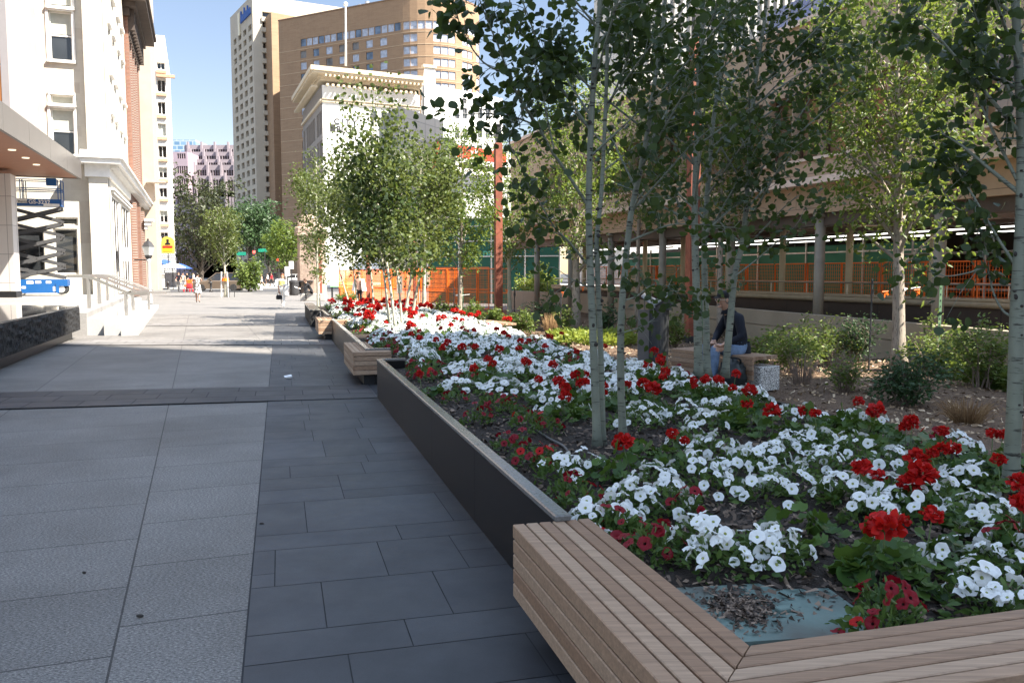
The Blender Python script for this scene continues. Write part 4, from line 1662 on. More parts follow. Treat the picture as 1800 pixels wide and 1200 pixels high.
# sunken ramp: dark far wall, pale pipe sill with posts, rails
wl = thing('ramp_wall', 'dark ramp wall with a pale round sill beneath the orange fence', 'wall', (8, 20, 0))
r0 = V((9.9, 15.6, 0)) - S1 * 4
fW = Face(r0 + S1 * 27, -S1)
mb = MB()
fW.box(mb, 0, -.3, 27, 1.30, -.25, 0)
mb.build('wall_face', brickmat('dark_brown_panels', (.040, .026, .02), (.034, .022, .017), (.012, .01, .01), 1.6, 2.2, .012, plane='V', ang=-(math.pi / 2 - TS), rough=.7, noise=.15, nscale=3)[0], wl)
mb = MB()
mb.tube([fW.at(0, 1.03, .02), fW.at(27, 1.03, .02)], .085, 12)
fW.box(mb, 0, 1.09, 27, .05, -.3, .12)
mb.build('sill', pm('pale_sill', (0.368, 0.304, 0.216), .5, .15, 3), wl, smooth=False)
pst = pm('cream_post_paint', (.60, .53, .38), .5, .1, 3)
for k in range(10):
    mb = MB()
    q = fW.at(2.2 + 2.55 * k, 0, -.45)
    mb.lathe([(.085, .9), (.085, 3.0)], (q.x, q.y, 0), 12)
    mb.build('post', pst, wl, smooth=True)
mb = MB()
for z in (1.42,):
    mb.tube([fW.at(0, z, -.05), fW.at(27, z, -.05)], .022, 8)
for k in range(19):
    mb.tube([fW.at(.5 + 1.45 * k, 1.1, -.05), fW.at(.5 + 1.45 * k, 1.42, -.05)], .012, 6)
mb.build('rail', pm('rail_steel', (.45, .42, .38), .3, metal=.8), wl)
mb = MB()
fW.box(mb, 0, .6, 27, .3, -9, -.26)
tag(mb.build('concourse_floor', M['concrete']), kind='structure')
mb = MB()
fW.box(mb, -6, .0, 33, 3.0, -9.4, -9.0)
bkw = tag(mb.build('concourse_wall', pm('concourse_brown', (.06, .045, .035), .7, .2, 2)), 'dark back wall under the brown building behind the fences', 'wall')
# strip lights under the soffit
stm, stt, stp = _new('strip_light')
stp.inputs['Emission Color'].default_value = (1, .95, .88, 1)
stp.inputs['Emission Strength'].default_value = 0.7
for k, d in enumerate((-1.4, -3.2)):
    for j in range(6):
        mb = MB()
        fW.box(mb, 1.0 + j * 4.3, 2.62, 4.0, .03, d - .03, d + .03)
        tag(mb.build('strip_light', stm), 'long white strip light hanging in a row under the dark soffit', 'light', 'strip lights under the brown building')

# low concrete wall behind the shrubs
cw = thing('concrete_wall', 'low tan concrete wall behind the shrubs and the seated man', 'wall', (5, 21, 0))
cwm = pm('tan_concrete', (0.27, 0.2213, 0.1613), .8, .12, 1.5, .15, 60)
p0, p1 = V((8.2, 9.6, 0)), V((3.0, 32.6, 0))
dw = (p1 - p0).normalized()
nw = V((-dw.y, dw.x, 0))
mb = MB()
mb.obox(p0 + UP * -.1, p1 - p0, nw * -.22, UP * .52)
mb.obox(p0 + nw * -.03 + UP * .42, p1 - p0, nw * -.19, UP * .012)
mb.obox(p0 + UP * .44, p1 - p0, nw * -.22, UP * .33)
mb.build('wall_block', cwm, cw)
p2 = p1 + V((-3.2, 6, 0))
mb = MB()
mb.obox(p1 + UP * -.1, p2 - p1, V((.25, .1, 0)), UP * .95)
mb.build('wall_end', cwm, cw)

# ---- unseen tower block, added out of view on the right to shade the foreground
t = thing('shading_tower', 'tall office block standing right of the photograph', 'building', (40, -20, 0))
Q = 13.4 / (SAZ.x * .4 / .4)
nq = V((-SAZ.y, SAZ.x))
k0 = V((25, 0)); 
y0 = (13.75 - nq.x * 25) / nq.y
c2 = V((25, y0, 0))
c3 = c2 + V((SAZ.x, SAZ.y, 0)) * 24
ww = [(4 + 3.6 * i, 5 + 3.6 * j, 2.4, 1.9) for i in range(12) for j in range(8)]
building(t, [c2 - V((0, 23, 0)), c3 - V((0, 23, 0)), c3, c2], 0, 66, {3: ww}, M['beige'], reveal=.2)

# ---- modern entrance canopy on the far left
t = thing('entrance_canopy', 'flat entrance canopy with timber soffit and taupe metal fascia at the left edge', 'canopy', (-19, 30, 6))
k1 = P(143.5, 315, 40.0)
fz0, fz1 = k1.z, Z(282, 40.0)
kd = (V((-15.37, 25.1, 0)) - V((k1.x, k1.y, 0))).normalized()
k0 = V((k1.x, k1.y, 0))
kl = V((-kd.y * -1, kd.x * -1, 0))
kl = -S2
fc_ = pm('taupe_metal_panel', (0.1293, 0.1155, 0.1045), .38, .05, 1.5, metal=.3)
mb = MB()
kn = k0 + kd * 32
seg = 9
for k in range(seg):
    a = k0 + kd * (32 * k / seg + .01)
    mb.obox(a + UP * fz0, kd * (32 / seg - .02), kl * .12, UP * (fz1 - fz0))
mb.obox(k0 + kl * .125 + UP * fz0, kl * 14, kd * .12, UP * (fz1 - fz0))
mb.build('fascia', fc_, t)
mb = MB()
mb.obox(k0 + kl * .13 + kd * .13 + UP * (fz0 + .03), kd * 31.6, kl * 13.8, UP * .1)
mb.build('soffit', woodmat('cedar_soffit', (.23, .10, .055), (.27, .12, .066), (.31, .14, .08), math.atan2(kd.y, kd.x), .6), t)
mb = MB()
mb.obox(k0 + kl * .13 + kd * .13 + UP * (fz1 - .12), kd * 31.6, kl * 13.8, UP * .1)
mb.build('roof_deck', fc_, t)
lm, ltt, lp_ = _new('downlight_glow')
lp_.inputs['Emission Color'].default_value = (1, .8, .5, 1)
lp_.inputs['Emission Strength'].default_value = 0.2
for (u, v) in ((21, 263), (45, 277), (64, 289)):
    d = ray(u, v)
    tt = (fz0 + .03 - CH) / d.z
    q = V((0, 0, CH)) + d * tt
    mb = MB()
    mb.lathe([(.13, -.03), (.13, 0)], (q.x, q.y, q.z), 14)
    mb.build('downlight', lm, t)
t = thing('entrance_column', 'white panelled column with a black base under the canopy', 'column', P(10, 520, 35.4))
c = G(28, 523, 0.6)
mb = MB()
wp = brickmat('white_wall_panels', (.62, .58, .55), (.60, .56, .53), (.25, .23, .22), 1.2, 1.23, .012, plane='V', ang=0.0, offset=0, rough=.4, noise=.04, bump=.1)[0]
mb.obox(c - V((3.2, 0, 0)) + UP * .27, V((3.2, 0, 0)), V((-.3, .9, 0)), UP * 5.0)
mb.build('panels', wp, t)
mb = MB()
mb.obox(c - V((3.2, .03, 0)) + UP * .0, V((3.24, 0, 0)), V((-.3, .94, 0)), UP * .27)
mb.build('base', M['black'], t)
t = thing('terracotta_building', 'modern terracotta clad building above the canopy at the left edge', 'building', P(4, 80, 34))
c = P(13.5, 100, 36)
mb = MB()
mb.obox(V((c.x, c.y, fz1 + .02)), V((-.32, 0, 0)), V((-1, 4, 0)), UP * 16)
mb.build('grey_edge', pm('grey_metal_edge', (.33, .30, .29), .4, .05, 2), t)
mb = MB()
mb.obox(V((c.x - .33, c.y + .03, fz1 + .02)), V((-8, 0, 0)), V((-1, 4, 0)), UP * 16)
mb.build('terracotta_panels', brickmat('terracotta', (.46, .17, .04), (.42, .15, .035), (.06, .04, .03), 6, 2.6, .03, plane='V', rough=.6, noise=.05)[0], t)
# ================================================================== trees and shrubs
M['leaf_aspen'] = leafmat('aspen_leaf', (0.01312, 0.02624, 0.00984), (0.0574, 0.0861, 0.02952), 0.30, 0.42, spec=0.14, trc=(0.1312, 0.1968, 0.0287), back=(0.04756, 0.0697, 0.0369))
M['leaf_sun'] = leafmat('sunlit_aspen_leaf', (0.054, 0.0792, 0.02016), (0.1152, 0.144, 0.04176), 0.4, 0.4, trc=(0.1872, 0.2232, 0.0432))  # aspen green brightened in the colour itself to look sunlit
M['leaf_linden'] = leafmat('linden_leaf', (0.035, 0.068, 0.016), (0.125, 0.175, 0.04), 0.40, 0.42, trc=(0.32, 0.40, 0.06))
M['leaf_dark'] = leafmat('dark_leaf', (0.022, 0.034, 0.014), (0.055, 0.062, 0.028), 0.2, 0.5, trc=(0.08, 0.09, 0.02))
M['leaf_shrub'] = leafmat('shrub_leaf', (0.05, 0.09, 0.022), (0.17, 0.22, 0.05), 0.35, 0.45, trc=(0.2, 0.26, 0.04))
M['leaf_shrubd'] = leafmat('dark_shrub_leaf', (0.028, 0.058, 0.022), (0.06, 0.105, 0.04), 0.25, 0.45)
M['leaf_lime'] = leafmat('lime_leaf', (0.13, 0.19, 0.03), (0.24, 0.27, 0.05), 0.35, 0.5, trc=(0.35, 0.4, 0.06))
M['straw'] = leafmat('dry_straw', (0.17, 0.095, 0.045), (0.36, 0.23, 0.11), 0.15, 0.7)
M['twig'] = pm('dry_twig', (0.20, 0.145, 0.11), 0.8, 0.3, 12)


def bark(name, c, dark, sc_=(14, 14, 40), amt=0.62):
    m, t, p = _new(name)
    n = _noise(t, 1, 4, 0.6, _map(t, scale=sc_))
    n2 = _noise(t, 5, 4, 0.6, _map(t))
    b = _ramp(t, n2, [(0.3, tuple(k * .78 for k in c)), (0.7, tuple(k * 1.18 for k in c))])
    col = _mixcol(t, b, dark, _ramp(t, n, [(amt, (0, 0, 0)), (amt + .08, (1, 1, 1))]))
    t.links.new(col, p.inputs['Base Color'])
    p.inputs['Roughness'].default_value = 0.7
    _bump(t, p, n, 0.3, 0.004)
    return m


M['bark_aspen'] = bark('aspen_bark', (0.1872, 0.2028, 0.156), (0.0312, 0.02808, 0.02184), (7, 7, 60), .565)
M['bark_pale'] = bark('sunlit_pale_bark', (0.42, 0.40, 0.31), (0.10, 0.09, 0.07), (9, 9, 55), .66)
M['bark_linden'] = bark('linden_bark', (0.30, 0.25, 0.20), (0.08, 0.06, 0.045), (60, 60, 9), .55)
M['bark_dark'] = bark('dark_bark', (0.07, 0.055, 0.045), (0.025, 0.02, 0.017), (30, 30, 6), .5)
M['knot'] = pm('bark_knot', (.04, .035, .03), .9)


def smooth(pts, n=5):
    """Catmull-Rom through points"""
    pts = [V(p) for p in pts]
    if len(pts) < 3:
        return [pts[0].lerp(pts[-1], i / n) for i in range(n + 1)]
    out = []
    P_ = [pts[0] * 2 - pts[1]] + pts + [pts[-1] * 2 - pts[-2]]
    for i in range(1, len(P_) - 2):
        a, b, c, d = P_[i - 1:i + 3]
        for k in range(n):
            t = k / n
            out.append(0.5 * ((2 * b) + (c - a) * t + (2 * a - 5 * b + 4 * c - d) * t * t + (3 * b - a - 3 * c + d) * t ** 3))
    out.append(pts[-1])
    return out


def at(pl, t):
    k = t * (len(pl) - 1)
    i = min(int(k), len(pl) - 2)
    return pl[i].lerp(pl[i + 1], k - i)


def pxs(lst, Y, dy=0.0):
    """points above picture positions at depth Y (+ a drift in depth)"""
    return [P(u, v, Y + dy * i) for i, (u, v) in enumerate(lst)]


def tree(name, label, stem, r0, r1, crown0, nb, Lmax, nleaf, lsize, leaf, barkm, group=None, hand=(), prof='oval', rise=0.9, twig=0.32, sig=0.06, shape='round', seed=1, tubes=5, droop=0.6, cat='tree', sun=None, dense=1.0, az=None, knots=0, extra=None):
    rr = random.Random(seed)
    base = V(stem[0])
    t = thing(name, label, cat, base, group)
    sp = smooth(stem, 6)
    tr = MB()
    n = len(sp)
    rad = [r0 + (r1 - r0) * (i / (n - 1)) ** 0.9 for i in range(n)]
    rad[0] *= 1.5
    rad[1] *= 1.06
    tr.tube(sp, rad, 12)
    H = (sp[-1] - sp[0]).length
    if knots:
        kn = tr
        for _ in range(knots):
            q = rr.uniform(.03, .6)
            c = at(sp, q)
            r_ = r0 + (r1 - r0) * q
            a = rr.uniform(3.4, 6.0)
            kn.ball(c + V((math.cos(a), math.sin(a), 0)) * (r_ * .96), (rr.choice((.008, .010, .017)), .010, rr.choice((.006, .008, .014))), 8, 6, mi=1)
    tr.build('trunk', [M[barkm], M['knot']], t, smooth=True)
    br = MB()
    anchors = []
    def put_branch(pl, ra, tb=0.25, k=1.0):
        br.tube(pl, [ra * (1 - .8 * i / (len(pl) - 1)) + .0012 for i in range(len(pl))], tubes, caps=False)
        L = sum((pl[i + 1] - pl[i]).length for i in range(len(pl) - 1))
        m = max(2, int(L / (twig * .38) * k))
        for j in range(m):
            q = rr.uniform(tb, 1.0) if j else 1.0
            a = at(pl, q)
            d = (pl[-1] - pl[0]).normalized()
            o = V((rr.gauss(0, 1), rr.gauss(0, 1), rr.gauss(.15, .8)))
            dd = (d * .6 + o.normalized()).normalized()
            l_ = twig * rr.uniform(.35, 1.15) * (1.15 - .5 * q)
            e = a + dd * l_
            br.tube([a, a.lerp(e, .55) + V((0, 0, l_ * .06)), e], [.0028 + ra * .1, .0022, .001], 3, caps=False)
            for q2 in (.35, .6, .8, 1.0, 1.05):
                anchors.append((a.lerp(e, q2), dd))
    for k in range(nb):
        q = crown0 + (1 - crown0) * ((k + rr.uniform(.2, .8)) / nb) ** 0.9
        tt = (q - crown0) / (1 - crown0)
        if prof == 'oval':
            L = Lmax * max(.14, math.sin(math.pi * (.10 + .82 * tt)) ** .8)
        elif prof == 'cone':
            L = Lmax * (1.05 - .85 * tt)
        elif prof == 'vase':
            L = Lmax * (.55 + .6 * math.sin(math.pi * (.15 + .7 * tt)))
        else:
            L = Lmax * rr.uniform(.6, 1)
        L *= rr.uniform(.75, 1.2)
        a = 2.399 * k + rr.uniform(-.5, .5) if az is None else rr.choice(az) + rr.uniform(-.5, .5)
        s0 = at(sp, min(q, .995))
        d = V((math.cos(a), math.sin(a), 0))
        rs = rise * rr.uniform(.6, 1.3) * (1 - .25 * tt)
        pl = smooth([s0, s0 + d * L * .4 + UP * L * .42 * rs, s0 + d * L * .75 + UP * L * .80 * rs, s0 + d * L + UP * L * 1.0 * rs], 2)
        put_branch(pl, max(.006, rad[min(int(q * n), n - 1)] * .42))
    for spec in hand:
        pl, ra = spec[0], spec[1]
        put_branch(smooth(pl, 4), ra, spec[2] if len(spec) > 2 else .2, spec[3] if len(spec) > 3 else 1.4)
    for q in (.97, 1.0):
        anchors.append((at(sp, q), UP))
    br.build('branches', M[barkm], t, smooth=True)
    pts, dirs = [], []
    for k in range(nleaf):
        a, d = rr.choice(anchors)
        p = a + V((rr.gauss(0, sig), rr.gauss(0, sig), rr.gauss(-.2 * sig, sig)))
        if (p.x - 0) ** 2 + p.y ** 2 < 1.8 ** 2:
            continue
        pts.append(p)
        az_ = rr.uniform(0, 6.283)
        dirs.append((math.cos(az_) * .7 + d.x * .5, math.sin(az_) * .7 + d.y * .5, -droop + d.z * .3))
    leafcloud('crown', pts, lsize, M[leaf], t, dirs=dirs, shape=shape)
    return t


GA = 'aspens in the shaded part of the flower bed'
# --- near clump of three aspens
Y = 5.77
a1 = [G(1050, 792, .40)] + pxs([(1043, 600), (1036, 430), (1036, 300), (1044, 130), (1055, 0), (1062, -160), (1066, -330)], Y)
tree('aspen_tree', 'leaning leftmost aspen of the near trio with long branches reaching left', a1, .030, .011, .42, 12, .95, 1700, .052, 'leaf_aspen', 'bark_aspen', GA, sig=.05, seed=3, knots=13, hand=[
    (pxs([(1035, 226), (996, 169), (967, 125), (943, 70), (929, 30), (905, -30)], Y, -.06), .010, .2, 2.6),
    (pxs([(1032, 360), (990, 295), (967, 262), (946, 222), (917, 181), (894, 131), (875, 80), (850, 20), (830, -40)], Y, -.09), .011, .25, 2.3),
    (pxs([(975, 270), (961, 204), (952, 157), (940, 110)], Y - .12, -.05), .006, .1, 2.2),
    (pxs([(1031, 463), (1000, 425), (975, 400), (940, 345), (905, 330)], Y, -.1), .008, .3, 2.2),
    (pxs([(946, 222), (900, 205), (850, 200), (790, 205)], Y - .3, -.08), .006, .2, 2.6),
    (pxs([(894, 131), (850, 110), (815, 60), (800, 15)], Y - .5, -.05), .006, .1, 2.6),
    (pxs([(930, 330), (915, 290), (895, 250), (905, 215)], Y - .4, -.05), .005, .1, 2.2),
    (pxs([(1034, 505), (1005, 490), (975, 470)], Y, -.1), .004, .4, 1.2),
    (pxs([(1040, 160), (1010, 120), (990, 95), (985, 70)], Y, -.08), .006, .5, 2.0)])
Y = 5.85
a2 = [G(1060, 788, .40)] + pxs([(1056, 620), (1050, 470), (1049, 420), (1057, 340), (1064, 200), (1068, 60), (1070, -90), (1074, -260)], Y)
tree('aspen_tree', 'slender middle aspen of the near trio forking beside its neighbour', a2, .0225, .008, .5, 10, .8, 1000, .05, 'leaf_aspen', 'bark_aspen', GA, sig=.05, seed=5, knots=10, hand=[
    (pxs([(1053, 467), (1075, 455), (1100, 450), (1120, 458), (1100, 490)], Y, -.05), .007, .3, 1.6),
    (pxs([(1064, 200), (1085, 150), (1098, 117), (1112, 64), (1130, 0)], Y, -.06), .008, .3, 2.0),
    (pxs([(1068, 60), (1090, 60), (1110, 75)], Y, -.08), .005, .3, 2)])
Y = 6.2
a3 = [G(1095, 770, .40)] + pxs([(1091, 650), (1093, 540), (1104, 420), (1112, 360), (1132, 270), (1150, 150), (1166, 40), (1175, -80), (1185, -240)], Y)
tree('aspen_tree', 'stout rightmost aspen of the near trio bending to the right', a3, .031, .010, .40, 15, 1.0, 1900, .05, 'leaf_aspen', 'bark_aspen', GA, sig=.055, seed=8, knots=13, hand=[
    (pxs([(1105, 425), (1140, 410), (1180, 395), (1235, 395), (1290, 400)], Y, .05), .008, .3, 1.6),
    (pxs([(1112, 370), (1125, 345), (1150, 320), (1165, 300)], Y, -.1), .007, .2, 1.6),
    (pxs([(1092, 530), (1120, 520), (1150, 500), (1185, 510), (1205, 545)], Y, .02), .005, .45, 2.4),
    (pxs([(1132, 270), (1180, 200), (1230, 120), (1260, 60)], Y, .03), .009, .2, 1.8),
    (pxs([(1095, 585), (1125, 575), (1150, 560)], Y, .02), .004, .4, 2.0)])
# --- second clump beside the bench
Y = 9.9
b1 = [G(1228, 664, .40)] + pxs([(1226, 560), (1222, 440), (1222, 330), (1228, 160), (1236, 0), (1240, -160)], Y)
tree('aspen_tree', 'straight left aspen of the trio in front of the bench', b1, .056, .02, .34, 18, 1.35, 2050, .062, 'leaf_aspen', 'bark_aspen', GA, sig=.08, seed=11, knots=7, twig=.42, hand=[
    (pxs([(1222, 430), (1180, 330), (1140, 250)], Y, -.2), .012), (pxs([(1225, 300), (1180, 180), (1160, 60)], Y, -.2), .012)])
b2 = [G(1243, 662, .40)] + pxs([(1241, 560), (1238, 440), (1244, 330), (1258, 180), (1285, 20), (1300, -140)], Y + .25)
tree('aspen_tree', 'thin middle aspen of the trio in front of the bench', b2, .048, .016, .36, 18, 1.3, 2000, .062, 'leaf_aspen', 'bark_aspen', GA, sig=.08, seed=13, knots=6, twig=.42, hand=[
    (pxs([(1240, 420), (1290, 330), (1330, 260), (1370, 200)], Y, -.15), .012), (pxs([(1258, 180), (1320, 110), (1380, 60)], Y, .1), .012)])
b3 = [G(1274, 663, .40)] + pxs([(1284, 560), (1292, 480), (1306, 420), (1316, 300), (1326, 160), (1345, 20), (1352, -120)], Y + .1)
tree('aspen_tree', 'curved right aspen of the trio in front of the seated man', b3, .047, .016, .36, 20, 1.45, 2500, .062, 'leaf_aspen', 'bark_aspen', GA, sig=.08, seed=17, knots=5, twig=.42, hand=[
    (pxs([(1292, 485), (1325, 460), (1360, 430), (1400, 395), (1420, 350)], Y, .08), .010, .3), (pxs([(1316, 300), (1370, 250), (1420, 180), (1450, 110)], Y, .1), .012),
    (pxs([(1306, 420), (1320, 350), (1350, 280), (1400, 250)], Y, -.1), .012), (pxs([(1326, 160), (1380, 120), (1430, 80), (1470, 60)], Y, -.05), .011),
    (pxs([(1284, 520), (1274, 505), (1266, 500)], Y, -.1), .005, .2, 2.2)])
# --- aspen close on the right edge
Y = 4.66
r_ = [G(1776, 864, .40)] + pxs([(1784, 700), (1788, 540), (1795, 400), (1797, 250), (1790, 100), (1782, -60), (1780, -250)], Y)
tree('aspen_tree', 'single aspen with a smooth grey trunk at the right edge of the flower bed', r_, .046, .016, .40, 16, .75, 2300, .046, 'leaf_aspen', 'bark_aspen', GA, sig=.05, seed=21, knots=12, hand=[
    (pxs([(1786, 560), (1762, 545), (1745, 510), (1735, 470), (1715, 420)], Y, .06), .007, .45, 1.6),
    (pxs([(1788, 470), (1755, 420), (1720, 360), (1690, 310), (1672, 280)], Y, .08), .009, .2, 2.2),
    (pxs([(1730, 470), (1700, 480), (1660, 485), (1640, 470)], Y + .1, .05), .005, .1, 2.2),
    (pxs([(1795, 330), (1750, 240), (1715, 160), (1690, 90)], Y, .08), .010, .2, 2.2),
    (pxs([(1795, 200), (1750, 110), (1720, 40), (1700, -30)], Y, .05), .009, .2, 2.2),
    (pxs([(1720, 360), (1690, 370), (1660, 340)], Y + .2, .05), .005, .1, 2.0)])

# --- sunlit aspens further along the bed
GC = 'sunlit aspens at the far end of the flower bed'
specs = [
    ([(690, 578), (676, 490), (664, 400), (655, 300), (650, 215)], 18.4, .055, 'dark leaning aspen stem with the tallest crown in the far clump', 22, 1.5, 2700, 31),
    ([(699, 579), (684, 490), (670, 400), (660, 280), (657, 172)], 18.3, .062, 'pale aspen with a spire of leaves in the far clump', 24, 1.3, 2700, 33),
    ([(709, 578), (700, 490), (692, 430), (700, 330), (712, 260)], 18.6, .05, 'short forking aspen at the front of the far clump', 14, 1.1, 1000, 35),
    ([(722, 560), (723, 480), (724, 400), (735, 310), (742, 215)], 21.5, .075, 'bright straight aspen trunk left of the orange fence corner', 24, 1.7, 2800, 37),
    ([(736, 558), (738, 480), (744, 410), (764, 320), (780, 240)], 21.8, .07, 'bright aspen trunk forking to the right above the red flowers', 20, 1.6, 1900, 39),
    ([(654, 552), (652, 480), (646, 400), (634, 320), (630, 260)], 26.0, .06, 'aspen at the left of the far clump over the red geraniums', 22, 1.8, 2500, 41),
    ([(622, 548), (622, 480), (616, 400), (606, 330), (600, 280)], 28.0, .05, 'slim aspen between the corten post and the white shirted person', 20, 1.7, 2200, 43),
    ([(600, 545), (596, 470), (588, 400), (575, 330), (570, 285)], 30.0, .05, 'yellowish aspen beside the stone monument', 20, 1.7, 2200, 45),
]
for px, Y, r0, lab, nb, Lm, nl, sd_ in specs:
    st_ = [G(px[0][0], px[0][1], .40)] + [P(u, v + ((12 if sd_ == 33 else 58) if i_ == len(px) - 2 else 35 if i_ == len(px) - 3 else 0), Y) for i_, (u, v) in enumerate(px[1:])]
    r0 *= .58
    st_[0] = V((st_[1].x + (st_[0].x - st_[1].x), Y, .38))
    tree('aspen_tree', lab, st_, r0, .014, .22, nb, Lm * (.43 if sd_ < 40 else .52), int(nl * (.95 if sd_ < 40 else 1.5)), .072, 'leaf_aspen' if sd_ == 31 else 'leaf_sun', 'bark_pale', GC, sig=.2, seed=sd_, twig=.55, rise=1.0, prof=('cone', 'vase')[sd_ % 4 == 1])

# --- street trees with single straight trunks
GL = 'young street trees with single trunks'
def street_tree(u, vb, vc, cu, cv0, cv1, wpx, lab, leaf, barkm, nl, ls, seed, zb=.05, r0=.08, nb=34, shape='oval', prof='oval', rise=1.1, crown0=None, Y=None, group=GL, name='street_tree'):
    b = G(u, vb, zb)
    Y = Y or b.y
    b = V((P(u, vb, Y).x, Y, b.z if Y == b.y else zb))
    st_ = [b, P(u * .6 + cu * .4, vc, Y), P(cu, cv0 * .4 + cv1 * .6, Y), P(cu, cv0, Y)]
    H = st_[-1].z - b.z
    c0 = (st_[1].z - b.z) / H * .9
    W = wpx * Y / F / 2
    return tree(name, lab, st_, r0, .015, crown0 or c0, nb, W, nl, ls, leaf, barkm, group, sig=.10 * W + .05, seed=seed, twig=.34 * W + .1, shape=shape, prof=prof, rise=rise)


street_tree(808, 566, 470, 812, 232, 470, 100, 'young street tree with a tied trunk in front of the orange fence', 'leaf_linden', 'bark_linden', 6800, .095, 51, r0=.085)
street_tree(896, 560, 470, 893, 265, 480, 105, 'pale barked young tree right of the tall corten post', 'leaf_linden', 'bark_pale', 5400, .095, 53, r0=.085)
street_tree(1013, 583, 455, 1012, 118, 440, 150, 'tall upright young tree with orange tag tied to its trunk', 'leaf_linden', 'bark_linden', 7500, .095, 55, r0=.135)
street_tree(1580, 652, 440, 1578, -60, 430, 262, 'bushy street tree standing among the shrubs by the ramp', 'leaf_linden', 'bark_linden', 11500, .085, 57, r0=.115, nb=60)
street_tree(1265, 600, 420, 1268, 175, 400, 130, 'sunlit tree half hidden behind the trio by the bench', 'leaf_linden', 'bark_linden', 4200, .10, 59, Y=21.5, zb=.05, r0=.09)
street_tree(1120, 560, 430, 1125, 200, 420, 120, 'sunlit tree behind the bin in front of the colonnade', 'leaf_linden', 'bark_linden', 3600, .10, 60, Y=26, zb=.05, r0=.09)
street_tree(745, 553, 460, 748, 270, 470, 90, 'small pale trunked tree at the corner of the orange fence', 'leaf_sun', 'bark_pale', 2000, .10, 61, r0=.08)
street_tree(397, 522, 470, 392, 374, 468, 62, 'staked sapling with white trunk guard standing on the plaza', 'leaf_sun', 'bark_pale', 2600, .17, 63, zb=0, r0=.10, nb=36)
street_tree(352, 501, 470, 358, 345, 480, 104, 'big dark leaved tree shading the parked car', 'leaf_dark', 'bark_dark', 5200, .42, 65, zb=0, Y=112, r0=.45, nb=60, prof='vase')
street_tree(436, 500, 455, 440, 372, 460, 80, 'rounded green tree in front of the high-rise', 'leaf_shrubd', 'bark_dark', 3600, .42, 67, zb=0, Y=105, r0=.3, nb=46)
street_tree(475, 500, 470, 470, 392, 470, 62, 'dark green tree at the foot of the tower', 'leaf_shrubd', 'bark_dark', 2400, .42, 68, zb=0, Y=125, r0=.3, nb=40)
street_tree(500, 500, 470, 498, 400, 480, 56, 'bright green small tree left of the stone monument', 'leaf_linden', 'bark_dark', 2600, .34, 69, zb=0, Y=100, r0=.2, nb=36)
street_tree(437, 514, 508, 437, 466, 508, 34, 'ivy covered column of leaves by the dark car', 'leaf_shrub', 'bark_dark', 1700, .24, 70, zb=0, Y=74, r0=.1, nb=40, prof='vase', name='ivy_column', group=None)
street_tree(560, 530, 480, 556, 285, 480, 60, 'feathery yellow green tree left of the far aspens', 'leaf_sun', 'bark_pale', 2200, .13, 72, zb=0, Y=38, r0=.09)


# ------------------------------------------------------------------ shrubs
def shrub(name, label, u, vb, wpx, hpx, leaf, n, ls, seed, group='shrubs in the brown mulch bed', shape='oval', zb=.06, stems=14, Y=None, tw='twig', spread=1.0, cat='shrub', flat=False):
    rr = random.Random(seed)
    b = G(u, vb, zb) if Y is None else V((P(u, vb, Y).x, Y, zb))
    Wm, Hm = wpx * b.y / F / 2, hpx * b.y / F
    t = thing(name, label, cat, b, group)
    br = MB()
    anc = []
    for k in range(stems):
        a = rr.uniform(0, 6.283)
        rad = Wm * math.sqrt(rr.random())
        top = b + V((math.cos(a) * rad, math.sin(a) * rad, Hm * rr.uniform(.45, 1.05) * (1.05 - .45 * (rad / Wm) ** 2)))
        mid = b.lerp(top, .5) + V((rr.gauss(0, .06), rr.gauss(0, .06), Hm * .1))
        st_ = b + V((math.cos(a), math.sin(a), 0)) * rr.uniform(0, Wm * .25)
        pl = smooth([st_, mid, top], 3)
        br.tube(pl, [.010 * (1 - .8 * i / (len(pl) - 1)) for i in range(len(pl))], 4, caps=False)
        for _ in range(6):
            q = rr.uniform(.25, 1)
            a_ = at(pl, q)
            e = a_ + V((rr.gauss(0, 1), rr.gauss(0, 1), rr.gauss(.3, .7))).normalized() * Wm * rr.uniform(.2, .5)
            br.tube([a_, e], [.004, .0015], 3, caps=False)
            anc.append((a_, e))
    br.build('stems', M[tw], t)
    pts, dirs = [], []
    for k in range(n):
        a_, e = rr.choice(anc)
        q = rr.uniform(.1, 1.08)
        p = a_.lerp(e, q) + V((rr.gauss(0, .05), rr.gauss(0, .05), rr.gauss(0, .05))) * spread
        if p.z < zb + .02:
            p.z = zb + rr.uniform(.02, .12)
        pts.append(p)
        d = (e - a_).normalized()
        dirs.append((d.x + rr.gauss(0, .5), d.y + rr.gauss(0, .5), d.z * .5 - .15))
    if n:
        leafcloud('foliage', pts, ls, M[leaf], t, dirs=dirs, shape=shape, flat=.3)
    return t


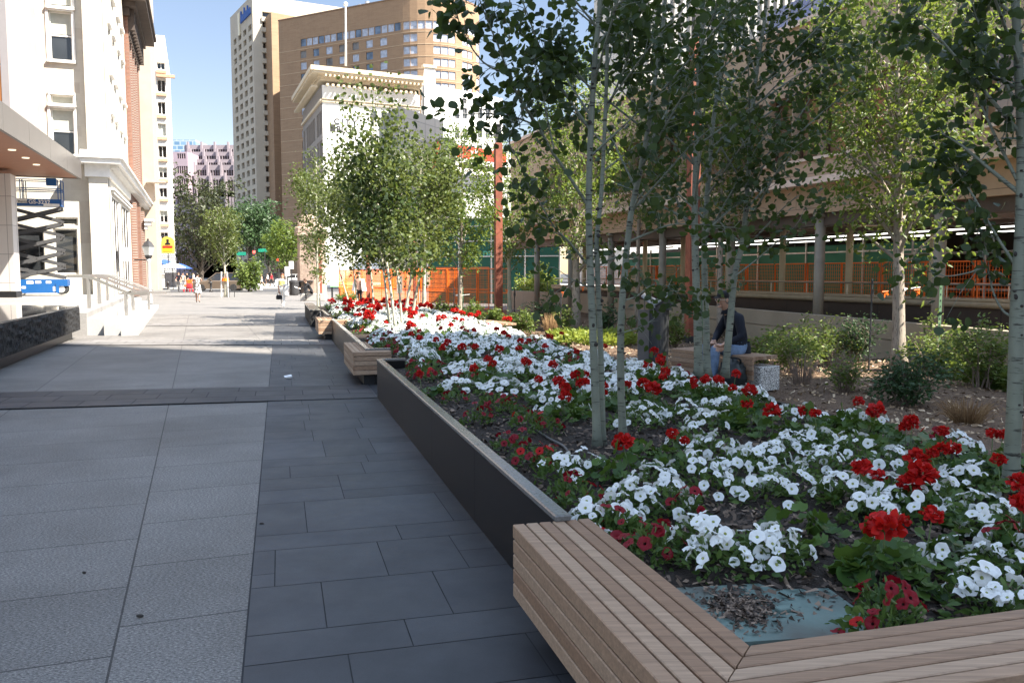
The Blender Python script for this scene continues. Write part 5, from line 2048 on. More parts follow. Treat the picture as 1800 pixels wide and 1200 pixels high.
SH = [
    (1395, 655, 150, 100, 'leaf_shrub', 2400, .052, 'large bright green shrub behind the end of the bench'),
    (1505, 640, 120, 85, 'leaf_shrubd', 1700, .05, 'dark green shrub left of the street tree trunk'),
    (1640, 660, 150, 95, 'leaf_shrub', 2300, .05, 'sprawling green shrub right of the street tree trunk'),
    (1592, 712, 130, 100, 'leaf_shrubd', 2000, .055, 'low dense dark shrub closest to the flower bed'),
    (1722, 685, 150, 120, 'leaf_shrub', 2200, .05, 'tall loose shrub beside the aspen at the right edge'),
    (1485, 690, 80, 72, 'leaf_shrub', 700, .045, 'thin half bare shrub beside the dry twigs'),
    (1450, 640, 90, 90, 'leaf_shrub', 1100, .05, 'upright shrub in front of the low wall'),
    (1760, 640, 110, 70, 'leaf_shrub', 1300, .05, 'arching shrub at the foot of the ramp wall'),
    (915, 588, 62, 50, 'leaf_shrub', 1200, .07, 'rounded shrub right of the corten post base'),
    (965, 578, 80, 52, 'leaf_shrubd', 1500, .07, 'dark shrub against the low wall behind the young tree'),
    (990, 588, 50, 48, 'leaf_shrub', 600, .06, 'yellowing shrub left of the young tree trunk'),
    (1066, 592, 55, 62, 'leaf_shrubd', 1200, .065, 'dark shrub seen between the near aspen trunks'),
    (1185, 612, 55, 60, 'leaf_shrub', 1000, .06, 'green shrub between the waste bin and the bench'),
    (782, 562, 56, 36, 'leaf_shrub', 1000, .09, 'clipped green shrub before the orange fence'),
    (832, 572, 56, 40, 'leaf_shrub', 1000, .085, 'olive shrub between the street tree and the bench'),
    (868, 572, 30, 40, 'leaf_shrub', 500, .085, 'small shrub at the foot of the corten post'),
    (1340, 640, 60, 60, 'leaf_shrub', 800, .055, 'shrub behind the back of the seated man'),
]
for k, (u, v, w_, h_, lf, n, ls, lab) in enumerate(SH):
    shrub('shrub', lab, u, v, w_, h_, lf, n, ls, 100 + k)
shrub('shrub', 'sunlit lime green hedge behind the colonnade', 950, 512, 105, 62, 'leaf_lime', 2400, .14, 140, Y=42, zb=.2, stems=30)
shrub('shrub', 'small green shrub by the interpretive sign', 612, 530, 40, 24, 'leaf_shrub', 700, .11, 141, Y=44, zb=0.05, stems=12)
for k, (u, v, w_, h_, lab) in enumerate(((1408, 676, 72, 66, 'bundle of bare reddish dry stems at the corner of the bench'), (1700, 742, 120, 44, 'flattened tuft of dead orange grass on the mulch'), (1478, 668, 60, 58, 'dry brown twigs standing beside the black stake'), (968, 590, 40, 42, 'straw coloured dry grass tuft under the orange ribbon'))):
    b = G(u, v, .06)
    t = thing('dry_grass', lab, 'dry grass', b, 'dry grass tufts')
    Wm, Hm = w_ * b.y / F / 2, h_ * b.y / F
    pts, dirs = [], []
    mb = MB()
    rr = random.Random(200 + k)
    for i in range(260 if k in (1, 3) else 90):
        a = rr.uniform(0, 6.283)
        r1 = Wm * .4 * math.sqrt(rr.random())
        r2 = r1 + Wm * .7 * rr.random()
        st_ = b + V((math.cos(a) * r1, math.sin(a) * r1, 0))
        e = b + V((math.cos(a) * r2, math.sin(a) * r2, Hm * rr.uniform(.35, 1)))
        m_ = st_.lerp(e, .6) + UP * Hm * .12
        mb.tube([st_, m_, e], [.004, .003, .001], 3, caps=False)
    mb.build('blades', M['straw'] if k in (1, 3) else M['twig'], t)
for k, (u, v, w_, lab) in enumerate(((1045, 603, 150, 'lime green ground cover of low ferns behind the near aspens'), (1790, 690, 60, 'feathery juniper tips at the right edge'))):
    b = G(u, v, .05)
    pts, dirs = [], []
    for i in range(2200):
        a, r1 = R.uniform(0, 6.283), math.sqrt(R.random())
        x, y = math.cos(a) * r1 * w_ * b.y / F / 2, math.sin(a) * r1 * 1.6
        pts.append(b + V((x, y + .5, R.uniform(.0, .22))))
        dirs.append((math.cos(a), math.sin(a), R.uniform(0, 1)))
    tag(leafcloud('ground_cover', pts, .11, M['leaf_lime'] if k == 0 else M['leaf_shrub'], None, dirs=dirs, shape='oval'), kind='stuff')
# ================================================================== flowers in the raised bed
M['petal_white'] = leafmat('white_petal', (0.80, 0.81, 0.79), (0.88, 0.88, 0.86), 0.3, 0.6, trc=(.8, .82, .78), spec=.2)
M['petal_red'] = leafmat('scarlet_petal', (0.30, 0.005, 0.006), (0.50, 0.012, 0.010), 0.2, 0.5, trc=(.8, .03, .01), spec=.2)
M['petal_wine'] = leafmat('wine_petal', (0.13, 0.004, 0.012), (0.27, 0.008, 0.014), 0.2, 0.5, trc=(.5, .01, .03), spec=.2)
M['throat_y'] = pm('pale_throat', (.55, .58, .22), .7, .1)
M['throat_d'] = pm('dark_throat', (.03, .003, .006), .7, .1)
M['fol_pet'] = leafmat('petunia_leaf', (0.0369, 0.07544, 0.01804), (0.1066, 0.164, 0.0369), 0.28, 0.45)
M['fol_ger'] = leafmat('geranium_leaf', (0.0287, 0.0697, 0.0164), (0.0861, 0.1476, 0.0287), 0.28, 0.4, trc=(0.1476, 0.2296, 0.0328))
M['stalk'] = pm('flower_stalk', (.12, .17, .06), .6)


def blossom_mesh(name, pm_, tm, seed, rad=.034):
    rr = random.Random(seed)
    mb = MB()
    n = 15
    rings = []
    ph = rr.uniform(0, 6)
    for (r, z) in ((.0035, -.020), (.007, -.003), (.019, .004), (1.0, .003)):
        ring = []
        for j in range(n):
            a = 2 * math.pi * j / n
            q = math.cos(5 * a)
            if r == 1.0:
                r_ = rad * (1 + .07 * q + rr.uniform(-.03, .03))
                z_ = .002 - .004 * q + rr.uniform(-.0025, .0025) + .004 * math.sin(a + ph)
            else:
                r_, z_ = r * rad / .034, z - (.0014 * q if r > .01 else 0)
            ring.append((r_ * math.cos(a), r_ * math.sin(a), z_))
        rings.append(ring)
    vs = [p for ring in rings for p in ring] + [(0, 0, -.022)]
    fin, fout = [], []
    for k in range(3):
        for j in range(n):
            (fin if k == 0 else fout).append((k * n + j, k * n + (j + 1) % n, (k + 1) * n + (j + 1) % n, (k + 1) * n + j))
    mb.add(vs, fout, 0)
    mb.add(vs[:2 * n], fin, 1)
    # tube behind the flower
    mb.tube([(0, 0, -.002), (0, 0, -.02), (0, 0, -.042)], [.008, .005, .003], 6, 2, caps=False)
    o = mb.build(name, [pm_, tm, M['stalk']], smooth=True)
    me = o.data
    D.objects.remove(o)
    return me


BW = [blossom_mesh('white_blossom', M['petal_white'], M['throat_y'], k) for k in range(4)]
BD = [blossom_mesh('wine_blossom', M['petal_wine'], M['throat_d'], 10 + k, .031) for k in range(3)]
BRD = [blossom_mesh('red_blossom', M['petal_red'], M['throat_d'], 20 + k, .031) for k in range(2)]


def dome(rr, rad, h):
    a = rr.uniform(0, 6.283)
    q = math.sqrt(rr.random())
    x, y = math.cos(a) * q * rad, math.sin(a) * q * rad
    z = h * (1 - .75 * q * q) * rr.uniform(.82, 1.08)
    n = V((math.cos(a) * q * 1.0, math.sin(a) * q * 1.0, .75)).normalized()
    return V((x, y, z)), n


def bl_rot(rr, n):
    n = (n + V((rr.gauss(0, .35), rr.gauss(0, .35), rr.gauss(0, .2)))).normalized()
    return (Matrix.Rotation(rr.uniform(0, 6.28), 4, n) @ n.to_track_quat('Z', 'Y').to_matrix().to_4x4()).to_euler()


FOL = []
for k in range(4):      # petunia foliage meshes, radius about 0.2
    pts, dirs = [], []
    for i in range(150):
        p, n = dome(R, .20, .15)
        p.z *= R.uniform(.35, .98)
        pts.append(p)
        dirs.append((n.x, n.y, n.z * .3))
    o = leafcloud('foliage', pts, .042, M['fol_pet'], None, dirs=dirs, shape='oval', flat=.35)
    FOL.append(o.data)
    D.objects.remove(o)
GFOL = []
for k in range(4):
    pts, dirs = [], []
    st_ = MB()
    for i in range(34):
        p, n = dome(R, .17, .17)
        p.z = max(.03, p.z * R.uniform(.55, 1.0))
        pts.append(p)
        dirs.append((n.x, n.y, -.15))
    o = leafcloud('foliage', pts, .075, M['fol_ger'], None, dirs=dirs, shape='scallop', flat=.7)
    GFOL.append(o.data)
    D.objects.remove(o)
GHEAD = []
for k in range(4):
    pts, dirs = [], []
    for i in range(95):
        a, cz_ = R.uniform(0, 6.283), R.uniform(-.55, 1)
        s_ = math.sqrt(1 - cz_ * cz_)
        rr_ = R.uniform(.72, 1.06)
        d = V((s_ * math.cos(a), s_ * math.sin(a), cz_))
        pts.append(V((d.x * .050, d.y * .050, d.z * .040)) * rr_)
        tgt = V((R.gauss(0, 1), R.gauss(0, 1), R.gauss(0, 1)))
        tv_ = (tgt - d * tgt.dot(d)).normalized() * .8 + d * .45
        dirs.append(tuple(tv_))
    o = leafcloud('flower_head', pts, .030, M['petal_red'], None, dirs=dirs, shape='round', flat=.1)
    GHEAD.append(o.data)
    D.objects.remove(o)
mb = MB()
mb.tube([(0, 0, 0), (.006, 0, -.12), (0, .004, -.3)], [.003, .003, .0035], 5, caps=False)
o = mb.build('stalk', M['stalk'])
STK = o.data
D.objects.remove(o)
# merged blossoms for plants too far for single flowers to show
BFAR = {}
for key, src in (('w', BW), ('d', BD)):
    L = []
    for k in range(4):
        mb = MB()
        for i in range(33 if key == 'w' else 13):
            p, n = dome(R, .215, .185)
            e = bl_rot(R, n)
            m4 = Matrix.Translation(p) @ e.to_matrix().to_4x4()
            me = R.choice(src)
            mats = {0: 0, 1: 1, 2: 2}
            vs = [m4 @ v.co for v in me.vertices]
            for mi in (0, 1, 2):
                fs = [tuple(pg.vertices) for pg in me.polygons if pg.material_index == mi]
                if fs:
                    used = sorted({i_ for f in fs for i_ in f})
                    ix = {q: j for j, q in enumerate(used)}
                    mb.add([vs[q] for q in used], [tuple(ix[q] for q in f) for f in fs], mi)
        o = mb.build('blossoms', [src[0].materials[0], src[0].materials[1], M['stalk']], smooth=True)
        L.append(o.data)
        D.objects.remove(o)
    BFAR[key] = L

NP = {'w': 0, 'd': 0, 'g': 0}
LABW = ['white petunia plant flowering in the shaded front of the raised bed', 'white petunia plant in the middle of the raised bed', 'white petunia plant in the sunlit far end of the raised bed']
LABD = ['dark red petunia plant flowering near the front of the raised bed', 'dark red petunia plant further along the raised bed']
LABG = ['red geranium plant with large scarlet heads in the shaded front of the bed', 'red geranium plant in the middle of the bed', 'red geranium plant in the sunlit far end of the bed', 'leafy geranium plant without open flowers on the dark mulch']
occupied = []


def petunia(s, w, kind='w', rad=1.0, near=None, nb=None, up=1.0):
    z = mound(s, w) - .01
    p = B(s, w, z)
    zone = 0 if p.y < 8.5 else 1 if p.y < 14.5 else 2
    near = p.y < 7.8 if near is None else near
    lab = LABW[zone] if kind == 'w' else LABD[min(zone, 1)]
    grp = ('white petunias, ' + ('shaded front', 'middle of the bed', 'sunlit far end')[zone]) if kind == 'w' else ('dark red petunias, ' + ('near the front', 'further along')[min(zone, 1)])
    t = thing('petunia_plant', lab, 'flower', p, grp)
    rz = R.uniform(0, 6.28)
    f = inst('foliage', R.choice(FOL), t, p, rz=rz, scale=(rad, rad, up * R.uniform(.85, 1.15)))
    if near:
        n = nb or (R.randint(15, 23) if kind == 'w' else R.randint(6, 10))
        for i in range(n):
            q, nn = dome(R, .20 * rad, .175 * up)
            inst('blossom', R.choice(BW if kind == 'w' else (BD if R.random() < .85 else BRD)), t, p + q + UP * .012, rot=bl_rot(R, nn), scale=R.choice((R.uniform(.55, .8), R.uniform(.78, 1.05), R.uniform(.85, 1.08))))
    else:
        inst('blossoms', R.choice(BFAR[kind]), t, p, rz=R.uniform(0, 6.28), scale=(rad, rad, up))
    occupied.append((s, w, .17 * rad))
    NP[kind] += 1
    return t


def geranium(s, w, heads, rad=1.0, leafy=True):
    """heads: list of world points for the flower heads"""
    z = mound(s, w) - .01
    p = B(s, w, z)
    zone = 0 if p.y < 8.5 else 1 if p.y < 14.5 else 2
    if not heads:
        zone = 3
    t = thing('geranium_plant', LABG[zone], 'flower', p, 'red geraniums, ' + ('shaded front', 'middle of the bed', 'sunlit far end', 'without flowers')[zone])
    inst('foliage', R.choice(GFOL), t, p, rz=R.uniform(0, 6.28), scale=(rad, rad, rad * R.uniform(.9, 1.2)))
    for (h, sz) in heads:
        inst('flower_head', R.choice(GHEAD), t, h, rot=(R.uniform(-.3, .3), R.uniform(-.3, .3), R.uniform(0, 6.28)), scale=sz)
        if p.y < 12:
            inst('stalk', STK, t, h - UP * .02, rot=(R.uniform(-.25, .25), R.uniform(-.25, .25), 0), scale=(1, 1, max(.3, (h.z - z) / .3)))
    occupied.append((s, w, .13 * rad))
    NP['g'] += 1


def ok(s, w, r, m=1.0):
    return all((s - a) ** 2 + (w - b) ** 2 > ((r + c) * m) ** 2 for a, b, c in occupied)


# scarlet heads where the photograph has them
HEADS = [(1240, 667, 1), (1263, 668, 1.1), (1293, 657, 1), (1318, 687, 1.3), (1288, 682, .8), (1313, 710, .9), (1357, 722, 1.3), (1412, 722, .9), (1433, 726, .8), (1540, 722, 1.4), (1508, 706, .9), (1603, 741, 1.1), (1657, 757, .8), (1655, 790, 1.0), (1675, 788, .9), (1612, 806, 1.2), (1620, 835, 1.5), (1515, 822, 1), (1638, 796, .7), (1638, 905, .9), (1555, 926, 1.5), (1793, 850, 1.2), (1796, 885, 1), (1745, 762, .8), (1763, 764, .8), (1755, 807, .8), (1220, 667, .8),
    (813, 610, 1.3), (835, 609, 1), (878, 613, 1.2), (912, 612, .9), (787, 601, 1.1), (767, 597, 1), (738, 594, 1.1), (777, 612, .9), (723, 587, 1), (717, 577, 1), (737, 582, .9), (793, 571, 1.1), (813, 577, 1), (833, 580, 1), (775, 577, .9), (857, 631, 1), (865, 640, .9), (833, 647, 1), (925, 636, 1.2), (972, 641, 1.1), (958, 608, .9), (915, 599, 1), (930, 598, .8), (987, 586, .8), (967, 592, 1.2), (885, 585, 1.1), (873, 578, 1), (1013, 617, .8), (1063, 608, .8), (947, 667, .9), (983, 670, 1.2), (993, 680, 1), (1013, 660, 1.2), (1022, 673, 1.1), (995, 697, 1.1), (1028, 657, .9), (1150, 617, 1.2), (1163, 630, 1.2), (1140, 640, 1.1), (1160, 636, 1), (1170, 653, 1.1), (1130, 673, 1.1), (1148, 683, 1.4), (1103, 675, .9), (1062, 678, .8), (1095, 777, 1.25), (1182, 762, .8), (738, 657, .8)]
for (u, v, sz) in HEADS:
    zh = .645 if v > 640 else .67
    h = G(u, v, zh)
    s, w = bed(h)
    w = min(max(w, .3), 3.3)
    geranium(s + R.uniform(-.03, .03), w + R.uniform(-.05, .05), [(h, sz * .74)] + ([(h + V((R.uniform(-.1, .1), R.uniform(-.1, .1), -.05)), sz * .6)] if R.random() < .25 else []), R.uniform(.85, 1.1))
for (u, v) in ((1405, 925), (1560, 985), (1140, 800), (1480, 740), (1300, 735)):
    s, w = bed(G(u, v, .5))
    geranium(s, w, [], R.uniform(.9, 1.15))
# petunia clumps in the foreground
WH = [(985, 812, .8), (1025, 806, .8), (1045, 885, .8), (1085, 880, .7), (1112, 860, .9), (1150, 832, .85), (1172, 866, .9), (1235, 925, .9), (1268, 955, .85), (1330, 950, .9), (1372, 948, .7), (1228, 812, 1), (1262, 838, .9), (1258, 778, 1), (1305, 808, 1), (1352, 850, .95), (1402, 832, 1), (1452, 806, 1), (1485, 856, .9), (1440, 766, 1), (1502, 778, 1), (1562, 806, 1), (1560, 862, .9), (1605, 874, 1), (1662, 866, 1), (1704, 836, 1), (1724, 894, 1), (1690, 955, 1), (1752, 966, .9), (1770, 1030, 1), (1718, 1005, .6), (1530, 888, .7), (1780, 915, 1), (1215, 765, .9), (1345, 790, .9), (1390, 776, .9)]
for (u, v, r_) in WH:
    s, w = bed(G(u, v, .53))
    petunia(s, min(w, 3.3), 'w', r_)
DK = [(1072, 905, .8), (1105, 910, .8), (1135, 945, .8), (1158, 938, .7), (1010, 868, .8), (985, 850, .7), (935, 792, .9), (900, 768, .8), (965, 795, .6), (870, 702, .8), (893, 712, .8), (840, 722, .7), (800, 690, .7), (1545, 1070, .7), (1560, 1035, .6), (1590, 1062, .6), (1210, 885, .5), (760, 655, .8), (735, 640, .8), (1770, 945, .6), (1640, 765, .6), (1715, 762, .6), (960, 745, .7), (925, 735, .7)]
for (u, v, r_) in DK:
    s, w = bed(G(u, v, .50))
    petunia(s, min(max(w, .3), 3.3), 'd', r_, near=True if v > 640 else None, nb=R.randint(4, 7) if v > 980 else None)
for s_, w_ in ((-.2, 3.1), (-.9, 3.2), (-1.5, 3.0), (-1.2, 2.5), (-.4, 2.4), (-1.7, 2.2), (.3, 3.2)):
    if ok(s_, w_, .15, .8):
        petunia(s_, w_, 'w', R.uniform(.9, 1.1))
# the rest of the bed, thinner along the wall
BARE = [(1010, 740, 1140, 815), (1180, 815, 1230, 890), (1270, 880, 1560, 1010), (1380, 980, 1700, 1100), (690, 640, 760, 700), (780, 690, 860, 760)]
tries = 0
while NP['w'] < 292 and tries < 9000:
    tries += 1
    s = -1.5 + 29 * R.random() ** 1.25
    w = R.uniform(.28, 3.32)
    if 6.5 < s < 8.5 and w < .5:
        continue
    p = B(s, w, .5)
    if p.y < 6.1:
        continue
    if w < .42 + .5 * max(0, (6 - s) / 6):
        continue
    d = p - V((0, 0, CH))
    up_ = d.y * _s + d.z * _c
    dep = d.y * _c - d.z * _s
    u, v = 900 + F * d.x / dep, 600 - F * up_ / dep
    if any(a < u < c_ and b < v < d_ for a, b, c_, d_ in BARE):
        continue
    if not ok(s, w, .16, .78 if p.y < 13 else .72):
        continue
    petunia(s, w, 'w', R.uniform(1.0, 1.3), up=R.uniform(.9, 1.15))
tries = 0
while NP['g'] < 185 and tries < 5000:
    tries += 1
    s = 11.5 + 16.3 * R.random() ** .9
    w = R.uniform(.35, 3.3)
    p = B(s, w, .68)
    if p.y < 15.5:
        continue
    hs = [(p + V((R.uniform(-.14, .14), R.uniform(-.14, .14), R.uniform(-.04, .05))), R.uniform(.75, 1.05)) for _ in range(R.choice((1, 2, 2, 3)))]
    if s < 18 and R.random() < .55:
        continue
    geranium(s, w, hs, 1)
tries = 0
nd = 0
while nd < 26 and tries < 900:
    tries += 1
    s, w = R.uniform(4, 17), R.choice((R.uniform(.3, .9), R.uniform(.3, 3.3)))
    if 6.3 < s < 8.6 and w < .5 or not ok(s, w, .13, .7):
        continue
    petunia(s, w, 'd', .9, near=B(s, w).y < 8.5)
    nd += 1

# teal lid of the valve box
t = thing('valve_box', 'teal plastic valve box lid half covered with bark chips inside the bench corner', 'valve box', B(-1.68, .46, .4))
mb = MB()
cx_, cy_ = B(-1.66, .50).x, B(-1.66, .50).y
poly = []
hw, hh, rc = .33, .25, .07
for (sx, sy, a0) in ((1, 1, 0), (-1, 1, 90), (-1, -1, 180), (1, -1, 270)):
    for k in range(5):
        a = math.radians(a0 + 22.5 * k)
        poly.append((sx * (hw - rc) + rc * math.cos(a), sy * (hh - rc) + rc * math.sin(a)))
rt = Matrix.Rotation(math.radians(8), 2)
poly = [rt @ V(q) for q in poly]
poly = [(cx_ + q.x, cy_ + q.y) for q in poly]
mb.prism(poly, .33, .412)
teal = pm('teal_plastic', (.13, .19, .17), .7, .2, 9, .15, 60, big=(4.5, (.075, .066, .055), .95))
mb.build('lid', teal, t)
mb = MB()
mb.bbox((cx_ + .05, cy_ - .02, .420), (.05, .035, .018), .004, rz=.4)
mb.build('handle', teal, t)
mb = MB()
pts, dirs = [], []
for k in range(1300):
    a, q = R.uniform(0, 6.28), abs(R.gauss(0, .5))
    x, y = -.10 + .15 * q * math.cos(a), .0 + .20 * q * math.sin(a)
    if abs(x) > .28 or abs(y) > .22:
        continue
    pts.append(V((cx_ + x, cy_ + y, .416 + R.uniform(.0, .012))))
    dirs.append((math.cos(R.uniform(0, 6.28)), math.sin(R.uniform(0, 6.28)), R.uniform(-.2, .2)))
tag(leafcloud('bark_mulch', pts, .022, M['chips_dark'], None, dirs=dirs, shape='chip', flat=.6), kind='stuff')
# drip hose
mb = MB()
hp = [G(938, 752, .425), G(965, 770, .435), G(992, 785, .43), G(1012, 812, .425), G(1060, 822, .43), G(1100, 828, .42)]
mb.tube(smooth(hp, 6), .0085, 8)
tag(mb.build('drip_hose', pm('hose_grey', (.10, .095, .09), .6), smooth=True), 'grey irrigation hose lying on the mulch by the near aspens', 'hose')
# ================================================================== street furniture, fences, vehicles
M['corten'] = pm('corten_steel', (0.24, 0.070, 0.040), 0.65, 0.25, 5, .1, 60, big=(1.5, (0.14, .045, .03), .6))
M['steel'] = pm('brushed_steel', (0.62, 0.60, 0.57), 0.32, 0.06, 30, metal=0.9)
M['darkmetal'] = pm('dark_metal', (0.035, 0.034, 0.035), 0.45, 0.2, 8)
M['orange'] = pm('orange_paint', (0.92, 0.18, 0.016), 0.45, 0.12, 3)
M['hoard'] = pm('green_hoarding', (0.0112, 0.091, 0.0595), 0.7, 0.1, .6)
M['green_paint'] = pm('green_stake_paint', (.12, .22, .12), .6, .2, 20)


def pole(u, vb, vt, Y, wd, lab, cap=.55, arm=0, zb=0.0):
    b = P(u, vb, Y)
    top = P(u, vt, Y).z
    t = thing('corten_post', lab, 'post', (b.x, b.y, zb), 'square corten lighting posts')
    mb = MB()
    mb.bbox((b.x, b.y, (zb + top) / 2), (wd, wd, top - zb), .008, rz=TH)
    mb.build('column', M['corten'], t)
    mb = MB()
    mb.bbox((b.x, b.y, top + cap / 2), (wd * .7, wd * .7, cap), .006, rz=TH)
    mb.bbox((b.x, b.y, top + cap + .03), (wd * .9, wd * .9, .06), .006, rz=TH)
    if arm:
        mb.obox((b.x, b.y - .06, top + cap - .12), V((-arm, 0, 0)), V((0, .12, 0)), UP * .10)
    mb.build('lamp_head', M['darkmetal'], t)
    mb = MB()
    mb.bbox((b.x, b.y, zb + .10), (wd * 1.25, wd * 1.25, .2), .01, rz=TH)
    mb.build('foot', M['darkmetal'], t)


pole(876, 565, 252, 27.7, .235, 'tall corten post standing by the empty terrazzo footed bench')
pole(1214, 602, 68, 19.4, .235, 'tallest corten post behind the waste bin')
pole(648, 545, 402, 37, .16, 'corten post in front of the orange fence by the white shirted person', .1)
pole(730, 546, 412, 36, .15, 'corten post among the pale aspen trunks at the fence corner', .1)
pole(563.5, 518, 415, 62, .24, 'thin corten post right of the stone monument', .2)
pole(533, 505, 400, 72, .25, 'corten lamp post with a dark arm in front of the stone monument', .25, arm=.9)

# --- orange temporary fence panels
def fence_panel(a, b, z0, z1, lab, grp, gate=False, step=.075):
    a, b = V(a), V(b)
    t = thing('fence_panel', lab, 'fence', a + UP * z0, grp)
    d = b - a
    L = d.length
    u = d.normalized()
    mb = MB()
    for x in (0.02, L - .02) + ((L / 2,) if L > 2.2 else ()):
        mb.tube([a + u * x + UP * z0, a + u * x + UP * z1], .024, 7)
    for z in (z0 + .12, z1 - .02, (z0 + z1) / 2):
        mb.tube([a + UP * z, b + UP * z], .02, 7)
    mb.build('frame', M['orange'], t)
    mb = MB()
    n = int(L / step)
    for k in range(1, n):
        mb.tube([a + u * (L * k / n) + UP * (z0 + .12), a + u * (L * k / n) + UP * (z1 - .02)], .0065, 3, caps=False)
    for k in range(1, 9):
        z = z0 + .12 + (z1 - z0 - .14) * k / 9
        mb.tube([a + UP * z, b + UP * z], .0055, 3, caps=False)
    mb.build('wire_mesh', M['orange'], t)
    for x in (.1, L - .1):
        mb = MB()
        mb.bbox(a + u * x + UP * (z0 + .03), (.5, .18, .06), .01, rz=math.atan2(u.y, u.x) + 1.57)
        mb.build('foot', M['darkmetal'], t)


GF = 'orange temporary fence panels around the building site'
q0, q1 = P(739, 500, 34.5), P(898, 500, 30.5)
nmb = ['leftmost', 'second', 'third', 'fourth', 'fifth', 'sixth', 'seventh', 'eighth', 'ninth', 'tenth', 'eleventh']
for k in range(3):
    a, b = q0.lerp(q1, k / 3), q0.lerp(q1, (k + .97) / 3)
    fence_panel((a.x, a.y, 0), (b.x, b.y, 0), .02, 1.83, '%s of three bright orange fence panels behind the young street tree' % nmb[k], GF)
for k in range(2):
    a, b = P(742 + 60 * k, 500, 37 - k), P(800 + 60 * k, 500, 36 - k)
    fence_panel((a.x, a.y, 0), (b.x, b.y, 0), .02, 1.9, '%s orange panel of the rear fence row by the green hoarding' % ('left-hand', 'right-hand')[k], GF)
q0, q1 = P(596, 500, 52), P(737, 500, 35.5)
for k in range(4):
    a, b = q0.lerp(q1, k / 4), q0.lerp(q1, (k + .98) / 4)
    fence_panel((a.x, a.y, 0), (b.x, b.y, 0), .02, 1.85, '%s orange fence panel of the receding row behind the pale aspens' % nmb[k], GF)
for k in range(9):
    x = 1.2 + k * 2.75
    a, b = fW.at(x, 0, -1.3), fW.at(x + 2.7, 0, -1.3)
    fence_panel((a.x, a.y, 0), (b.x, b.y, 0), .91, 1.93, '%s orange fence panel from the far end above the ramp sill' % nmb[k], 'orange fence panels above the ramp wall')
nt_ = MB()
for (u0, u1, v0, v1) in ((744, 756, 477, 502), (716, 726, 483, 500), (698, 707, 485, 515)):
    a = P(u0, v1, 34.2 if u0 > 740 else 37.5)
    b = P(u1, v0, a.y)
    nt_ = MB()
    nt_.obox((a.x, a.y - .06, a.z), V((b.x - a.x, 0, 0)), V((0, .02, 0)), UP * (b.z - a.z))
    tag(nt_.build('notice_board', pm('notice_grey', (.42, .40, .34), .7, .15, 5)), {744: 'grey notice board on the bright orange fence', 716: 'small grey notice on the receding orange fence', 698: 'tall pale notice behind the aspen trunks'}[u0], 'notice')

# --- green hoarding
t = thing('site_hoarding', 'green mesh hoarding with pale letters behind the orange fence', 'hoarding', P(830, 480, 46))
a, b = P(752, 480, 47), P(985, 480, 44)
f_ = Face(a, b - a)
mb = MB()
L_ = (b - a).length
f_.box(mb, 0, .0, L_, Z(384, 46), 0, .06)
mb.build('green_mesh', M['hoard'], t)
mb = MB()
for v in (399, 452, 425):
    f_.box(mb, 0, Z(v, 46), L_, .06, .065, .11)
for k in range(5):
    f_.box(mb, k * L_ / 4.02, 0, .07, Z(380, 46), .065, .12)
mb.build('scaffold_tubes', pm('galvanised', (.6, .6, .58), .4, metal=.6), t)
x_, z_ = f_.px(850, 451)
lettering('DE', pm('pale_green_letters', (.10, .42, .30), .7), t, wallframe(f_.at(x_, z_, .08), f_.u), .42, .01, bold=.01)
for k, (d, x0, x1) in enumerate(((-4.6, 10.5, 27), )):
    t = thing('site_hoarding', 'green debris netting hung behind the orange fence under the brown building', 'hoarding', fW.at(12, 1, d))
    mb = MB()
    fW.box(mb, -2, .9, 18.5, 1.65, d, d + .05)
    mb.build('green_mesh', pm('green_netting', (.06, .22, .15), .8, .15, .8), t)
    mb = MB()
    for q in range(8):
        fW.box(mb, -2 + q * 2.6, .9, .06, 1.8, d + .055, d + .11)
    fW.box(mb, -2, 2.3, 18.5, .05, d + .055, d + .10)
    mb.build('scaffold_tubes', pm('galvanised', (.6, .6, .58), .4, metal=.6), t)
t = thing('scaffold', 'grey scaffold tubes standing right of the green netting', 'scaffold', fW.at(22, .9, -3))
mb = MB()
for q in range(5):
    x = 17 + q * 2.2
    mb.tube([fW.at(x, .9, -3), fW.at(x, 2.9, -3)], .03, 8)
for z in (1.25, 2.15):
    mb.tube([fW.at(16.5, z, -3.03), fW.at(26.5, z, -3.03)], .03, 8)
mb.tube([fW.at(22, .95, -3.06), fW.at(24.5, 2.4, -3.06)], .025, 8)
mb.build('tubes', pm('scaffold_grey', (.36, .36, .37), .4, metal=.5), t)

